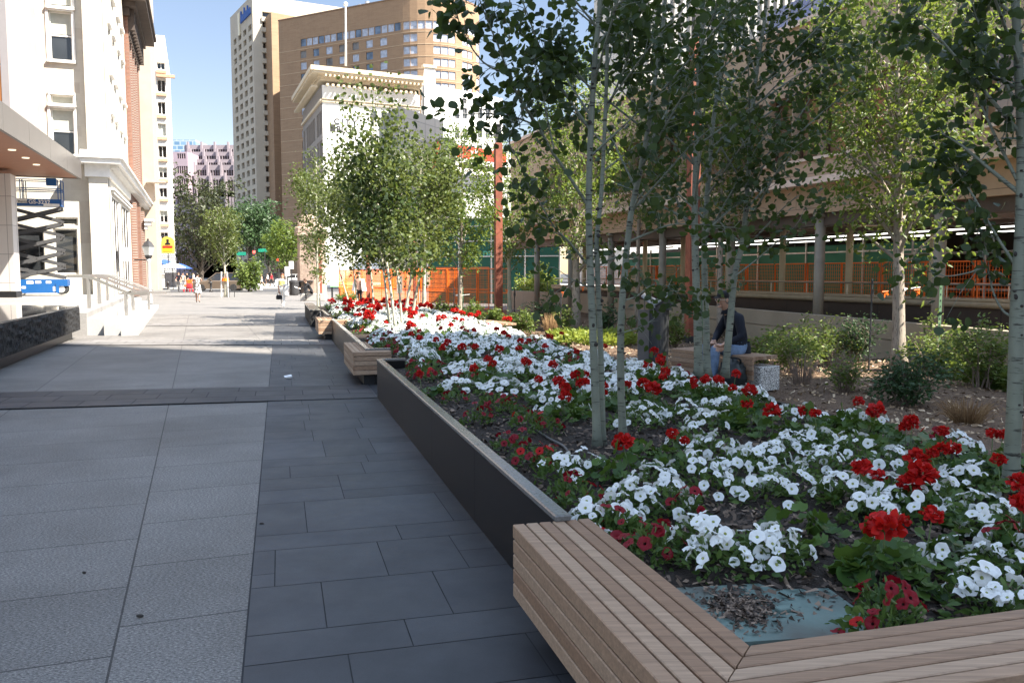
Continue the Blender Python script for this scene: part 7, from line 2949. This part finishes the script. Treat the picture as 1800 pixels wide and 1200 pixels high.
def skin_body(parent, J, E, radii, mats, bone_mat, sub=2, root='pelvis', name='body'):
    """one continuous surface grown round connected joints; each face takes the material of its nearest bone"""
    names = list(J)
    me = D.meshes.new('skeleton')
    me.from_pydata([tuple(J[n]) for n in names], [(names.index(a), names.index(b)) for a, b in E], [])
    o = D.objects.new('skeleton', me)
    COL.objects.link(o)
    o.modifiers.new('skin', 'SKIN').use_smooth_shade = True
    for i, n in enumerate(names):
        r = radii.get(n, .05)
        me.skin_vertices[0].data[i].radius = r if isinstance(r, tuple) else (r, r)
        me.skin_vertices[0].data[i].use_root = (n == root)
    s_ = o.modifiers.new('sub', 'SUBSURF')
    s_.levels = s_.render_levels = sub
    dg = bpy.context.evaluated_depsgraph_get()
    dg.update()
    m2 = D.meshes.new_from_object(o.evaluated_get(dg))
    D.objects.remove(o)
    D.meshes.remove(me)
    m2.name = name
    m2.materials.clear()
    for m in mats:
        m2.materials.append(m)
    segs = [(V(J[a]), V(J[b]), bone_mat.get((a, b), 0)) for a, b in E]
    for p in m2.polygons:
        c = p.center
        best, bi = 1e9, 0
        for a, b, mi in segs:
            ab = b - a
            k = max(0, min(1, (c - a).dot(ab) / max(1e-9, ab.length_squared)))
            d = (c - a - ab * k).length
            if d < best:
                best, bi = d, mi
        p.material_index = bi
        p.use_smooth = True
    off = ORG[parent.name]
    m2.transform(Matrix.Translation(-off))
    ob = D.objects.new(name, m2)
    COL.objects.link(ob)
    ob.parent = parent
    ORG[ob.name] = off
    return ob


def hand_bones(J, E, bm, side, wrist, elbow, mat, Rr, s=1.0, curl=.35):
    """palm and five fingers of unequal length"""
    d = (J[wrist] - J[elbow]).normalized()
    q = d.cross(V((0, .3, 1)))
    q = q.normalized() if q.length > .05 else V((1, 0, 0))
    nrm = d.cross(q)
    pm_ = 'palm' + side
    J[pm_] = J[wrist] + d * .055 * s
    E.append((wrist, pm_))
    bm[(wrist, pm_)] = mat
    Rr[pm_] = (.034 * s, .017 * s)
    for k, (off, ln) in enumerate(((-.027, .072), (-.009, .082), (.010, .076), (.027, .060))):
        a, b = 'f%d%s' % (k, side), 'g%d%s' % (k, side)
        J[a] = J[pm_] + d * .045 * s + q * off * s
        J[b] = J[a] + (d * math.cos(curl) - nrm * math.sin(curl)) * ln * .7 * s
        E += [(pm_, a), (a, b)]
        bm[(pm_, a)] = bm[(a, b)] = mat
        Rr[a], Rr[b] = .0095 * s, .0075 * s
    a, b = 't%s' % side, 'u%s' % side
    J[a] = J[wrist] + d * .035 * s - q * .036 * s
    J[b] = J[a] + (d - q * .5).normalized() * .045 * s
    E += [(wrist, a), (a, b)]
    bm[(wrist, a)] = bm[(a, b)] = mat
    Rr[a], Rr[b] = .012 * s, .009 * s


def person(lab, base, az, h=1.7, top='c_white', legs='c_white', sleeve=None, stride=.0, arms=((0, 0), (0, 0)), hair='hair_brown', hairlen=.12, shoe='shoe', skirt=None, lower='skin', lean=0.0, seated=False, group=None, forearm='skin', female=False, seat=.46):
    """arms: (forward swing, bend) for left, right in radians; az: heading faced"""
    k = h / 1.72
    t = thing('person', lab, 'person', base, group)
    Mx = Matrix.Translation(base) @ Matrix.Rotation(az, 4, 'Z')
    L = {}
    def S(n, x, y, z):      # x forward, y left
        L[n] = V((x, y, z)) * k
    sh = .165 if female else .19
    hp = .092 if female else .088
    pz = seat / k + .10 if seated else .93
    S('pelvis', 0, 0, pz)
    S('waist', lean * .20, 0, pz + .17)
    S('chest', lean * .45, 0, pz + .37)
    S('neck', lean * .64 + .01, 0, pz + .535)
    S('jaw', lean * .72 + .035, 0, pz + .60)
    S('skull', lean * .80 + .02, 0, pz + .70)
    S('crown', lean * .84 + .005, 0, pz + .775)
    for s_, i in (('L', 0), ('R', 1)):
        y = 1 if i == 0 else -1
        sw, bd = arms[i]
        S('sh' + s_, lean * .56, y * sh, pz + .47)
        ex, ez = math.sin(sw) * .29, -math.cos(sw) * .29
        S('el' + s_, lean * .56 + ex, y * (sh + .05), pz + .47 + ez)
        wx, wz = math.sin(sw + bd) * .25, -math.cos(sw + bd) * .25
        S('wr' + s_, lean * .56 + ex + wx, y * (sh + .03 - .06 * min(1, bd)), pz + .47 + ez + wz)
        f = (1 if i == 0 else -1) * stride
        if seated:
            S('hip' + s_, .02, y * hp, pz - .02)
            S('kn' + s_, .43, y * (hp + .04), pz + .0)
            S('an' + s_, .40 + f, y * (hp + .04), .085)
            S('to' + s_, .58 + f, y * (hp + .05), .04)
        else:
            S('hip' + s_, 0, y * hp, .88)
            S('kn' + s_, math.sin(f) * .40 + .02, y * (hp - .005), .88 - math.cos(f) * .40)
            b_ = f - (.45 * abs(stride) / .4 if f < 0 else 0)
            kx, kz = math.sin(f) * .40 + .02, .88 - math.cos(f) * .40
            S('an' + s_, kx + math.sin(b_) * .40, y * (hp - .012), max(.075, kz - math.cos(b_) * .40))
            S('to' + s_, kx + math.sin(b_) * .40 + .15, y * (hp + .01), max(.035, kz - math.cos(b_) * .40 - .045))
    J = {n: Mx @ p for n, p in L.items()}
    E = [('pelvis', 'waist'), ('waist', 'chest'), ('chest', 'neck'), ('neck', 'jaw'), ('jaw', 'skull'), ('skull', 'crown')]
    mats = [M['skin'], M[top], M[legs], M[shoe], M[sleeve or top], M[lower], M[forearm]]
    bm = {('pelvis', 'waist'): 1 if skirt is None else 1, ('waist', 'chest'): 1, ('chest', 'neck'): 1, ('neck', 'jaw'): 0, ('jaw', 'skull'): 0, ('skull', 'crown'): 0}
    Rr = {'pelvis': (.135 * k, .105 * k), 'waist': (.115 * k, .09 * k), 'chest': (.15 * k, .105 * k), 'neck': .055 * k, 'jaw': (.062 * k, .068 * k), 'skull': (.076 * k, .094 * k), 'crown': (.045 * k, .055 * k)}
    for s_ in 'LR':
        E += [('chest', 'sh' + s_), ('sh' + s_, 'el' + s_), ('el' + s_, 'wr' + s_), ('pelvis', 'hip' + s_), ('hip' + s_, 'kn' + s_), ('kn' + s_, 'an' + s_), ('an' + s_, 'to' + s_)]
        bm.update({('chest', 'sh' + s_): 1, ('sh' + s_, 'el' + s_): 4, ('el' + s_, 'wr' + s_): 6, ('pelvis', 'hip' + s_): 2, ('hip' + s_, 'kn' + s_): 2, ('kn' + s_, 'an' + s_): 5 if lower != 'legs' else 2, ('an' + s_, 'to' + s_): 3})
        Rr.update({'sh' + s_: .055 * k, 'el' + s_: .042 * k, 'wr' + s_: .027 * k, 'hip' + s_: .09 * k, 'kn' + s_: .06 * k, 'an' + s_: .04 * k, 'to' + s_: (.038 * k, .028 * k)})
        hand_bones(J, E, bm, s_, 'wr' + s_, 'el' + s_, 0, Rr, k)
    b = skin_body(t, J, E, Rr, mats, bm)
    R3 = Matrix.Rotation(az, 4, 'Z').to_3x3()
    # hair: a shell over the back and top of the skull
    mb = MB()
    c = J['skull'] + R3 @ V((-.02, 0, .02)) * k
    mb.ball(c, (.092 * k, .084 * k, .098 * k), 14, 10, M=R3)
    if hairlen > .1:
        mb.ball(c + R3 @ V((-.045, 0, -hairlen * .55)) * k, (.055 * k, .082 * k, hairlen * .8 * k), 12, 8, M=R3)
    mb.build('hair', M[hair], t, smooth=True)
    # face: nose, eyes, mouth, ears
    mb = MB()
    f0 = J['skull'].lerp(J['jaw'], .38)
    mb.ball(f0 + R3 @ V((.098, 0, -.008)) * k, (.018 * k, .012 * k, .024 * k), 8, 6, M=R3)
    for y in (-1, 1):
        mb.ball(f0 + R3 @ V((0.0, y * .078, -.0)) * k, (.018 * k, .01 * k, .03 * k), 8, 6, M=R3)
    mb.build('nose_and_ears', M['skin'], b, smooth=True)
    mb = MB()
    for y in (-1, 1):
        mb.ball(f0 + R3 @ V((.085, y * .032, .018)) * k, (.008 * k, .012 * k, .006 * k), 8, 5, M=R3)
    mb.ball(f0 + R3 @ V((.086, 0, -.048)) * k, (.008 * k, .022 * k, .005 * k), 8, 5, M=R3)
    mb.build('eyes_and_mouth', M['hair_dark'], b, smooth=True)
    if skirt:
        mat, zt_, zb_, r0, r1 = skirt
        mb = MB()
        n = 20
        vs = []
        rows = 7
        for j in range(rows):
            q = j / (rows - 1)
            z = zt_ + (zb_ - zt_) * q
            for i in range(n):
                a = 2 * math.pi * i / n
                rr_ = (r0 + (r1 - r0) * q) * (1 + .06 * q * math.sin(a * 5 + 1))
                x = math.cos(a) * rr_ * (.78 + .35 * q * abs(stride))
                vs.append(Mx @ (V((x + lean * max(0, z - pz) * .9, math.sin(a) * rr_, z)) * k))
        mb.add(vs, [(j * n + i, j * n + (i + 1) % n, (j + 1) * n + (i + 1) % n, (j + 1) * n + i) for j in range(rows - 1) for i in range(n)])
        mb.build('dress' if zt_ > 1.1 else 'skirt', M[mat], t, smooth=True)
    return t, J, R3, k


def bag(lab, c, size, mat, name='handbag', handle=.12, az=0.0):
    t = thing(name, lab, 'bag', c)
    mb = MB()
    w, d, h = size
    pr = [(.0, .40, .40), (.12, .5, .5), (.6, .48, .46), (.95, .40, .34), (1.0, .36, .28)]
    n = 14
    vs = []
    for q, sx, sy in pr:
        for i in range(n):
            a = 2 * math.pi * i / n
            p = V((w * sx * math.copysign(abs(math.cos(a)) ** .5, math.cos(a)), d * sy * math.copysign(abs(math.sin(a)) ** .5, math.sin(a)), h * q))
            vs.append(V(c) + Matrix.Rotation(az, 3, 'Z') @ p)
    m = len(pr)
    mb.add(vs, [(j * n + i, j * n + (i + 1) % n, (j + 1) * n + (i + 1) % n, (j + 1) * n + i) for j in range(m - 1) for i in range(n)] + [tuple(range(n))[::-1], tuple(range((m - 1) * n, m * n))])
    mb.build('pouch', mat, t, smooth=True)
    if handle:
        mb = MB()
        ux = Matrix.Rotation(az, 3, 'Z') @ V((1, 0, 0))
        c = V(c)
        mb.tube(smooth([c + ux * w * .3 + UP * h * .95, c + ux * w * .25 + UP * (h + handle * .7), c + UP * (h + handle), c - ux * w * .25 + UP * (h + handle * .7), c - ux * w * .3 + UP * h * .95], 4), .010, 6)
        mb.build('handle', mat, t, smooth=True)
    return t


# woman in white walking towards the camera
b = G(497.5, 541, 0)
t, J, R3, k = person('woman in white trousers and yellow trimmed white top walking towards the camera', b, math.radians(-85), 1.62, 'c_white', 'c_white', stride=.26, arms=((.35, 1.1), (-.1, .15)), hair='hair_red', hairlen=.16, shoe='c_white', lower='c_white', female=True)
mb = MB()
n = 20
vs = []
pz_ = J['pelvis'].z
for j, (z, r) in enumerate(((.42, .165), (.36, .172), (.22, .155), (.20, .16))):
    for i in range(n):
        a = 2 * math.pi * i / n
        vs.append(V((b.x, b.y, pz_ + z)) + R3 @ V((math.cos(a) * r * .74, math.sin(a) * r, 0)))
mb.add(vs, [(j * n + i, j * n + (i + 1) % n, (j + 1) * n + (i + 1) % n, (j + 1) * n + i) for j in range(3) for i in range(n)])
mb.build('yellow_trim', M['c_yellow'], t, smooth=True)
bag('black handbag hanging from the hand of the woman in white', J['palmR'] + V((0, 0, -.36)), (.30, .14, .22), M['c_black'], az=.3)
jk = thing('folded_jacket', 'white jacket draped over the arm of the woman in white', 'jacket', J['wrL'])
mb = MB()
c = J['wrL'].lerp(J['elL'], .4)
n = 10
vs = []
for j in range(9):
    q = j / 8
    for i in range(n):
        a = math.pi * 2 * i / n
        rad = .10 * (1 + .35 * math.sin(q * 3.1)) * (1 + .12 * math.sin(3 * a + j))
        vs.append(c + V((math.cos(a) * rad * 1.1 + .04 * q, math.sin(a) * rad * .6, .08 - .58 * q)))
mb.add(vs, [(j * n + i, j * n + (i + 1) % n, (j + 1) * n + (i + 1) % n, (j + 1) * n + i) for j in range(8) for i in range(n)] + [tuple(range(n))[::-1], tuple(range(8 * n, 9 * n))])
mb.build('cloth', M['c_white'], jk, smooth=True)

# woman in a patterned dress seen from behind
b = G(348, 532, 0)
t, J, R3, k = person('woman in a sleeveless black and white print dress walking away with raised arms', b, math.radians(105), 1.66, 'c_print', 'skin', sleeve='skin', stride=.15, arms=((.9, 1.0), (1.0, 1.1)), hair='hair_dark', hairlen=.10, skirt=('c_print', 1.08, .56, .15, .235), female=True)
bag('red and purple bag at the side of the woman in the print dress', b + V((-.42, -.1, .78)), (.34, .16, .30), M['c_red'], name='shoulder_bag', handle=.25)
# man in navy walking with something yellow
b = G(315, 514, 0)
t, J, R3, k = person('man in a navy shirt and grey trousers walking past the bollard', b, math.radians(-80), 1.74, 'c_navy', 'c_grey', stride=.22, arms=((.1, .5), (.2, .9)), hair='hair_dark', hairlen=.05, lower='c_grey')
# seated reader in black
b = G(546, 529, 0) + V((.1, .15, 0))
t, J, R3, k = person('person in black sitting bent over a paper on the pale stone block', b, math.radians(200), 1.7, 'c_black', 'c_black', seated=True, seat=.44, arms=((.7, .8), (.7, .8)), hair='hair_brown', hairlen=.12, lower='c_black', lean=.55, forearm='c_black')
mb = MB()
c = (J['palmL'] + J['palmR']) / 2 + V((-.1, 0, .02))
mb.bbox(c, (.36, .26, .01), .002, M=Matrix.Rotation(.4, 4, 'Y'))
tag(mb.build('paper', M['c_white']), 'sheet of white paper held by the reader in black', 'paper')
# person in an open white shirt beyond the flowers
b = G(632, 546, 0)
t, J, R3, k = person('person in an open white shirt over a peach top standing behind the red flowers', b, math.radians(-95), 1.68, 'c_peach', 'c_black', sleeve='c_white', stride=.1, arms=((.05, .2), (.05, .2)), hair='hair_dark', hairlen=.06, lower='c_black', forearm='c_white')
mb = MB()
n = 16
vs = []
for j in range(6):
    q = j / 5
    for i in range(n + 1):
        a = .55 + (2 * math.pi - 1.1) * i / n
        rad = .19 + .10 * q
        vs.append(V((b.x, b.y, 0)) + R3 @ V((math.cos(a) * rad * .72, math.sin(a) * rad * 1.18, 1.40 - .52 * q)))
mb.add(vs, [(j * (n + 1) + i, j * (n + 1) + i + 1, (j + 1) * (n + 1) + i + 1, (j + 1) * (n + 1) + i) for j in range(5) for i in range(n)])
mb.build('open_shirt', M['c_white'], t, smooth=True)
# person seated on the kerb stone
b = G(427, 511, 0)
mb = MB()
mb.bbox(b + V((.3, .55, .2)), (2.6, .7, .4), .03)
tag(mb.build('kerb_stone', M['concrete']), 'low long stone on which the dark shirted man sits', 'stone')
person('man in a black shirt and jeans crouching on the long stone by the ivy', b + V((0, .45, 0)), math.radians(250), 1.7, 'c_black', 'c_darkjean', seated=True, seat=.42, arms=((.5, .4), (.5, .4)), hair='hair_dark', hairlen=.04, lower='c_darkjean', lean=.4)
# pair crossing further away
b = G(471, 505, 0)
person('woman in a black skirt striding left in front of the dark SUV', b, math.radians(190), 1.66, 'c_white', 'skin', sleeve='c_white', stride=.38, arms=((.3, .2), (-.3, .2)), hair='hair_dark', hairlen=.12, skirt=('c_black', 1.0, .52, .15, .22), female=True)
b = G(478, 505, 0)
person('walker in a red top following the woman in the black skirt', b, math.radians(185), 1.68, 'c_red', 'c_black', stride=.3, arms=((.3, .2), (-.3, .2)), hair='hair_brown', hairlen=.1, lower='c_black')
b = G(460, 501, 0)
person('walker in white shorts at the left end of the far crossing', b, math.radians(200), 1.66, 'c_peach', 'c_white', stride=.3, hair='hair_brown', hairlen=.06)
for k_, (u, v, tp, lg, lab) in enumerate(((322, 508, 'c_peach', 'c_grey', 'cafe visitor in a peach top behind the man in navy'), (330, 505, 'c_black', 'c_darkjean', 'cafe visitor in black under the dark tree'), (341, 504, 'c_white', 'c_darkjean', 'cafe visitor in a white top beside the dark trunk'), (308, 505, 'c_red', 'c_black', 'cafe visitor in red below the white umbrella'), (531, 510, 'c_darkjean', 'c_black', 'person in a blue shirt behind the dark table'))):
    b = G(u, v, 0)
    person(lab, b, math.radians((-60, -120, 200, -90, -70)[k_]), 1.7, tp, lg, stride=.05, arms=((.2, .4), (.1, .3)), hair='hair_dark', hairlen=.06, lower=lg, group='people around the cafe' if k_ < 4 else None)
# orange pushchair beside the cafe visitors
c = G(331, 513, 0)
t = thing('pushchair', 'orange pushchair between the man in navy and the woman in the print dress', 'pushchair', c)
mb = MB()
mb.bbox(c + V((0, 0, .55)), (.5, .7, .12), .03)
mb.bbox(c + V((0, .3, .8)), (.5, .12, .55), .03)
mb.build('seat', M['orange'], t)
mb = MB()
for s_ in (-.24, .24):
    mb.tube([c + V((s_, -.35, .12)), c + V((s_, .35, .95)), c + V((s_, .55, 1.05))], .02, 6)
    mb.tube([c + V((s_, .35, .12)), c + V((s_, -.1, .6))], .02, 6)
mb.tube([c + V((-.24, .55, 1.05)), c + V((.24, .55, 1.05))], .02, 6)
mb.build('frame', M['darkmetal'], t)
for s_ in (-.26, .26):
    for y in (-.35, .35):
        mb = MB()
        a = MB()
        a.lathe([(.03, -.03), (.13, -.03), (.13, .03), (.03, .03)], (0, 0, 0), 14)
        rot = Matrix.Translation(c + V((s_, y, .13))) @ Matrix.Rotation(math.pi / 2, 4, 'Y')
        mb.add([rot @ V(p) for p in a.v], a.f)
        mb.build('wheel', M['c_red'], t)

# ------------------------------------------------------------------ the man on the bench
base = V((3.05, 11.55, .06))
t = thing('person', 'man in a dark jacket, cap and glasses sitting on the bench with terrazzo feet', 'person', base)
YM = 11.65
J = {}
J['pelvis'] = P(1297, 619, YM + .12)
J['waist'] = P(1299, 596, YM + .12)
J['chest'] = P(1291, 567, YM + .08)
J['neck'] = P(1280, 545, YM + .02)
J['jaw'] = P(1272.5, 534.5, YM - .03)
J['skull'] = P(1272, 524, YM - .01)
J['crown'] = P(1273, 514.5, YM + .01)
J['shL'] = P(1277, 558, YM + .24)
J['elL'] = P(1262, 586, YM + .30)
J['wrL'] = P(1254, 601, YM + .02)
J['shR'] = P(1299, 558, YM - .14)
J['elR'] = P(1304, 592, YM - .26)
J['wrR'] = P(1276, 604, YM - .30)
J['hipL'] = P(1291, 621, YM + .18)
J['hipR'] = P(1297, 622, YM - .04)
J['knL'] = P(1238, 607, YM + .10)
J['knR'] = P(1257, 610, YM - .28)
J['anL'] = P(1240, 659, YM + .08)
J['anR'] = P(1254, 663, YM - .30)
J['toL'] = J['anL'] + V((-.17, -.03, -.05))
J['toR'] = J['anR'] + V((-.17, -.03, -.05))
E = [('pelvis', 'waist'), ('waist', 'chest'), ('chest', 'neck'), ('neck', 'jaw'), ('jaw', 'skull'), ('skull', 'crown')]
bm = {('pelvis', 'waist'): 1, ('waist', 'chest'): 1, ('chest', 'neck'): 1}
Rr = {'pelvis': (.15, .15), 'waist': (.145, .15), 'chest': (.15, .16), 'neck': .062, 'jaw': (.060, .066), 'skull': (.078, .094), 'crown': (.05, .06)}
for s_ in 'LR':
    E += [('chest', 'sh' + s_), ('sh' + s_, 'el' + s_), ('el' + s_, 'wr' + s_), ('pelvis', 'hip' + s_), ('hip' + s_, 'kn' + s_), ('kn' + s_, 'an' + s_), ('an' + s_, 'to' + s_)]
    bm.update({('chest', 'sh' + s_): 1, ('sh' + s_, 'el' + s_): 1, ('el' + s_, 'wr' + s_): 1, ('pelvis', 'hip' + s_): 2, ('hip' + s_, 'kn' + s_): 2, ('kn' + s_, 'an' + s_): 2, ('an' + s_, 'to' + s_): 3})
    Rr.update({'sh' + s_: .078, 'el' + s_: .062, 'wr' + s_: .038, 'hip' + s_: .10, 'kn' + s_: .078, 'an' + s_: .055, 'to' + s_: (.045, .035)})
    hand_bones(J, E, bm, s_, 'wr' + s_, 'el' + s_, 0, Rr, 1.05, .8)
body = skin_body(t, J, E, Rr, [M['skin'], M['c_navy'], M['c_jean'], M['shoe']], bm)
fd = V((-.93, -.36, -.05)).normalized()         # the way he looks
sd_ = V((fd.y, -fd.x, 0)).normalized()
up_ = sd_.cross(fd).normalized()
if up_.z < 0:
    up_ = -up_
RM = Matrix((fd, sd_, up_)).transposed()
H0 = J['skull'].lerp(J['jaw'], .35)
mb = MB()
mb.ball(H0 + fd * .098 - up_ * .012, (.024, .014, .028), 10, 7, M=RM)
mb.ball(H0 + fd * .07 - up_ * .085, (.03, .026, .018), 10, 7, M=RM)
for y in (-1, 1):
    mb.ball(H0 + sd_ * y * .080, (.020, .010, .032), 10, 7, M=RM)
mb.build('nose_chin_and_ears', M['skin'], body, smooth=True)
mb = MB()
mb.ball(H0 + fd * .088 - up_ * .052, (.008, .026, .005), 8, 5, M=RM)
for y in (-1, 1):
    mb.ball(H0 + fd * .082 + sd_ * y * .033 + up_ * .018, (.008, .013, .006), 8, 5, M=RM)
mb.build('eyes_and_mouth', M['hair_dark'], body, smooth=True)
mb = MB()
for y in (-1, 1):
    c = H0 + fd * .098 + sd_ * y * .034 + up_ * .016
    ring = [c + sd_ * math.cos(a) * .026 + up_ * math.sin(a) * .019 for a in [math.pi * 2 * i / 14 for i in range(15)]]
    mb.tube(ring, .0032, 5, caps=False)
    mb.tube([c + sd_ * y * .026, H0 + sd_ * y * .084 + up_ * .014], .003, 5)
mb.tube([H0 + fd * .102 + sd_ * .008 + up_ * .018, H0 + fd * .102 - sd_ * .008 + up_ * .018], .003, 5)
mb.build('glasses', M['steel'], t)
mb = MB()
mb.ball(H0 - fd * .03 + up_ * .0, (.080, .082, .082), 14, 9, M=RM)
mb.build('hair', pm('grey_hair', (.18, .17, .16), .6, .3, 40), t, smooth=True)
mb = MB()
vs = MB()
vs.lathe([(.101, .0), (.102, .03), (.090, .065), (.055, .088), (.012, .094)], (0, 0, 0), 20)
rot = Matrix.Translation(H0 + up_ * .042 - fd * .008) @ RM.to_4x4()
mb.add([rot @ V(p) for p in vs.v], vs.f)
vis = [(.08, -.075, .004), (.12, -.06, .0), (.165, -.02, -.008), (.165, .02, -.008), (.12, .06, .0), (.08, .075, .004)]
mb.add([rot @ V(p) for p in vis] + [rot @ (V(p) + V((0, 0, .008))) for p in vis], [tuple(range(6))[::-1], tuple(range(6, 12))] + [(i, (i + 1) % 6, 6 + (i + 1) % 6, 6 + i) for i in range(6)])
mb.build('cap', M['c_black'], t, smooth=False)
mb = MB()
cn = J['neck'] - UP * .005
mb.lathe([(.105, -.05), (.085, .0), (.078, .035)], cn, 16)
mb.build('collar', M['c_navy'], t, smooth=True)
mb = MB()
n = 18
vs = []
for j, (q, r, zz) in enumerate(((0, .165, .06), (.4, .182, -.02), (.8, .188, -.10), (1, .180, -.13))):
    for i in range(n):
        a = 2 * math.pi * i / n
        vs.append(J['pelvis'] + V((math.cos(a) * r * (1 + .05 * math.sin(4 * a)), math.sin(a) * r * 1.05, .09 + zz)))
mb.add(vs, [(j * n + i, j * n + (i + 1) % n, (j + 1) * n + (i + 1) % n, (j + 1) * n + i) for j in range(3) for i in range(n)])
mb.build('jacket_hem', M['c_navy'], t, smooth=True)
# his bag on the ground
c = P(1286, 668, YM - .42)
t = thing('duffel_bag', 'crumpled black bag lying at the feet of the seated man', 'bag', (c.x, c.y, .06))
mb = MB()
n, m = 22, 12
vs = []
rr = random.Random(9)
for j in range(m + 1):
    th_ = math.pi * j / m
    for i in range(n):
        a = 2 * math.pi * i / n
        w_ = 1 + .09 * math.sin(5 * a + 2 * th_) + .07 * math.sin(9 * th_ + 3 * a) + rr.uniform(-.03, .03)
        vs.append((c.x + .19 * w_ * math.sin(th_) * math.cos(a), c.y + .17 * w_ * math.sin(th_) * math.sin(a), max(.062, .25 + .24 * w_ * math.cos(th_) * (1 if th_ < 1.6 else .9))))
mb.add(vs, [(j * n + i, (j + 1) * n + i, (j + 1) * n + (i + 1) % n, j * n + (i + 1) % n) for j in range(m) for i in range(n)])
mb.build('body', pm('black_nylon', (.016, .020, .021), .4, .3, 9, .3, 20), t, smooth=True)
mb = MB()
mb.tube(smooth([(c.x - .12, c.y - .05, .44), (c.x - .05, c.y - .1, .52), (c.x + .08, c.y - .08, .5), (c.x + .12, c.y, .42)], 4), .014, 6)
mb.build('strap', M['c_black'], t, smooth=True)
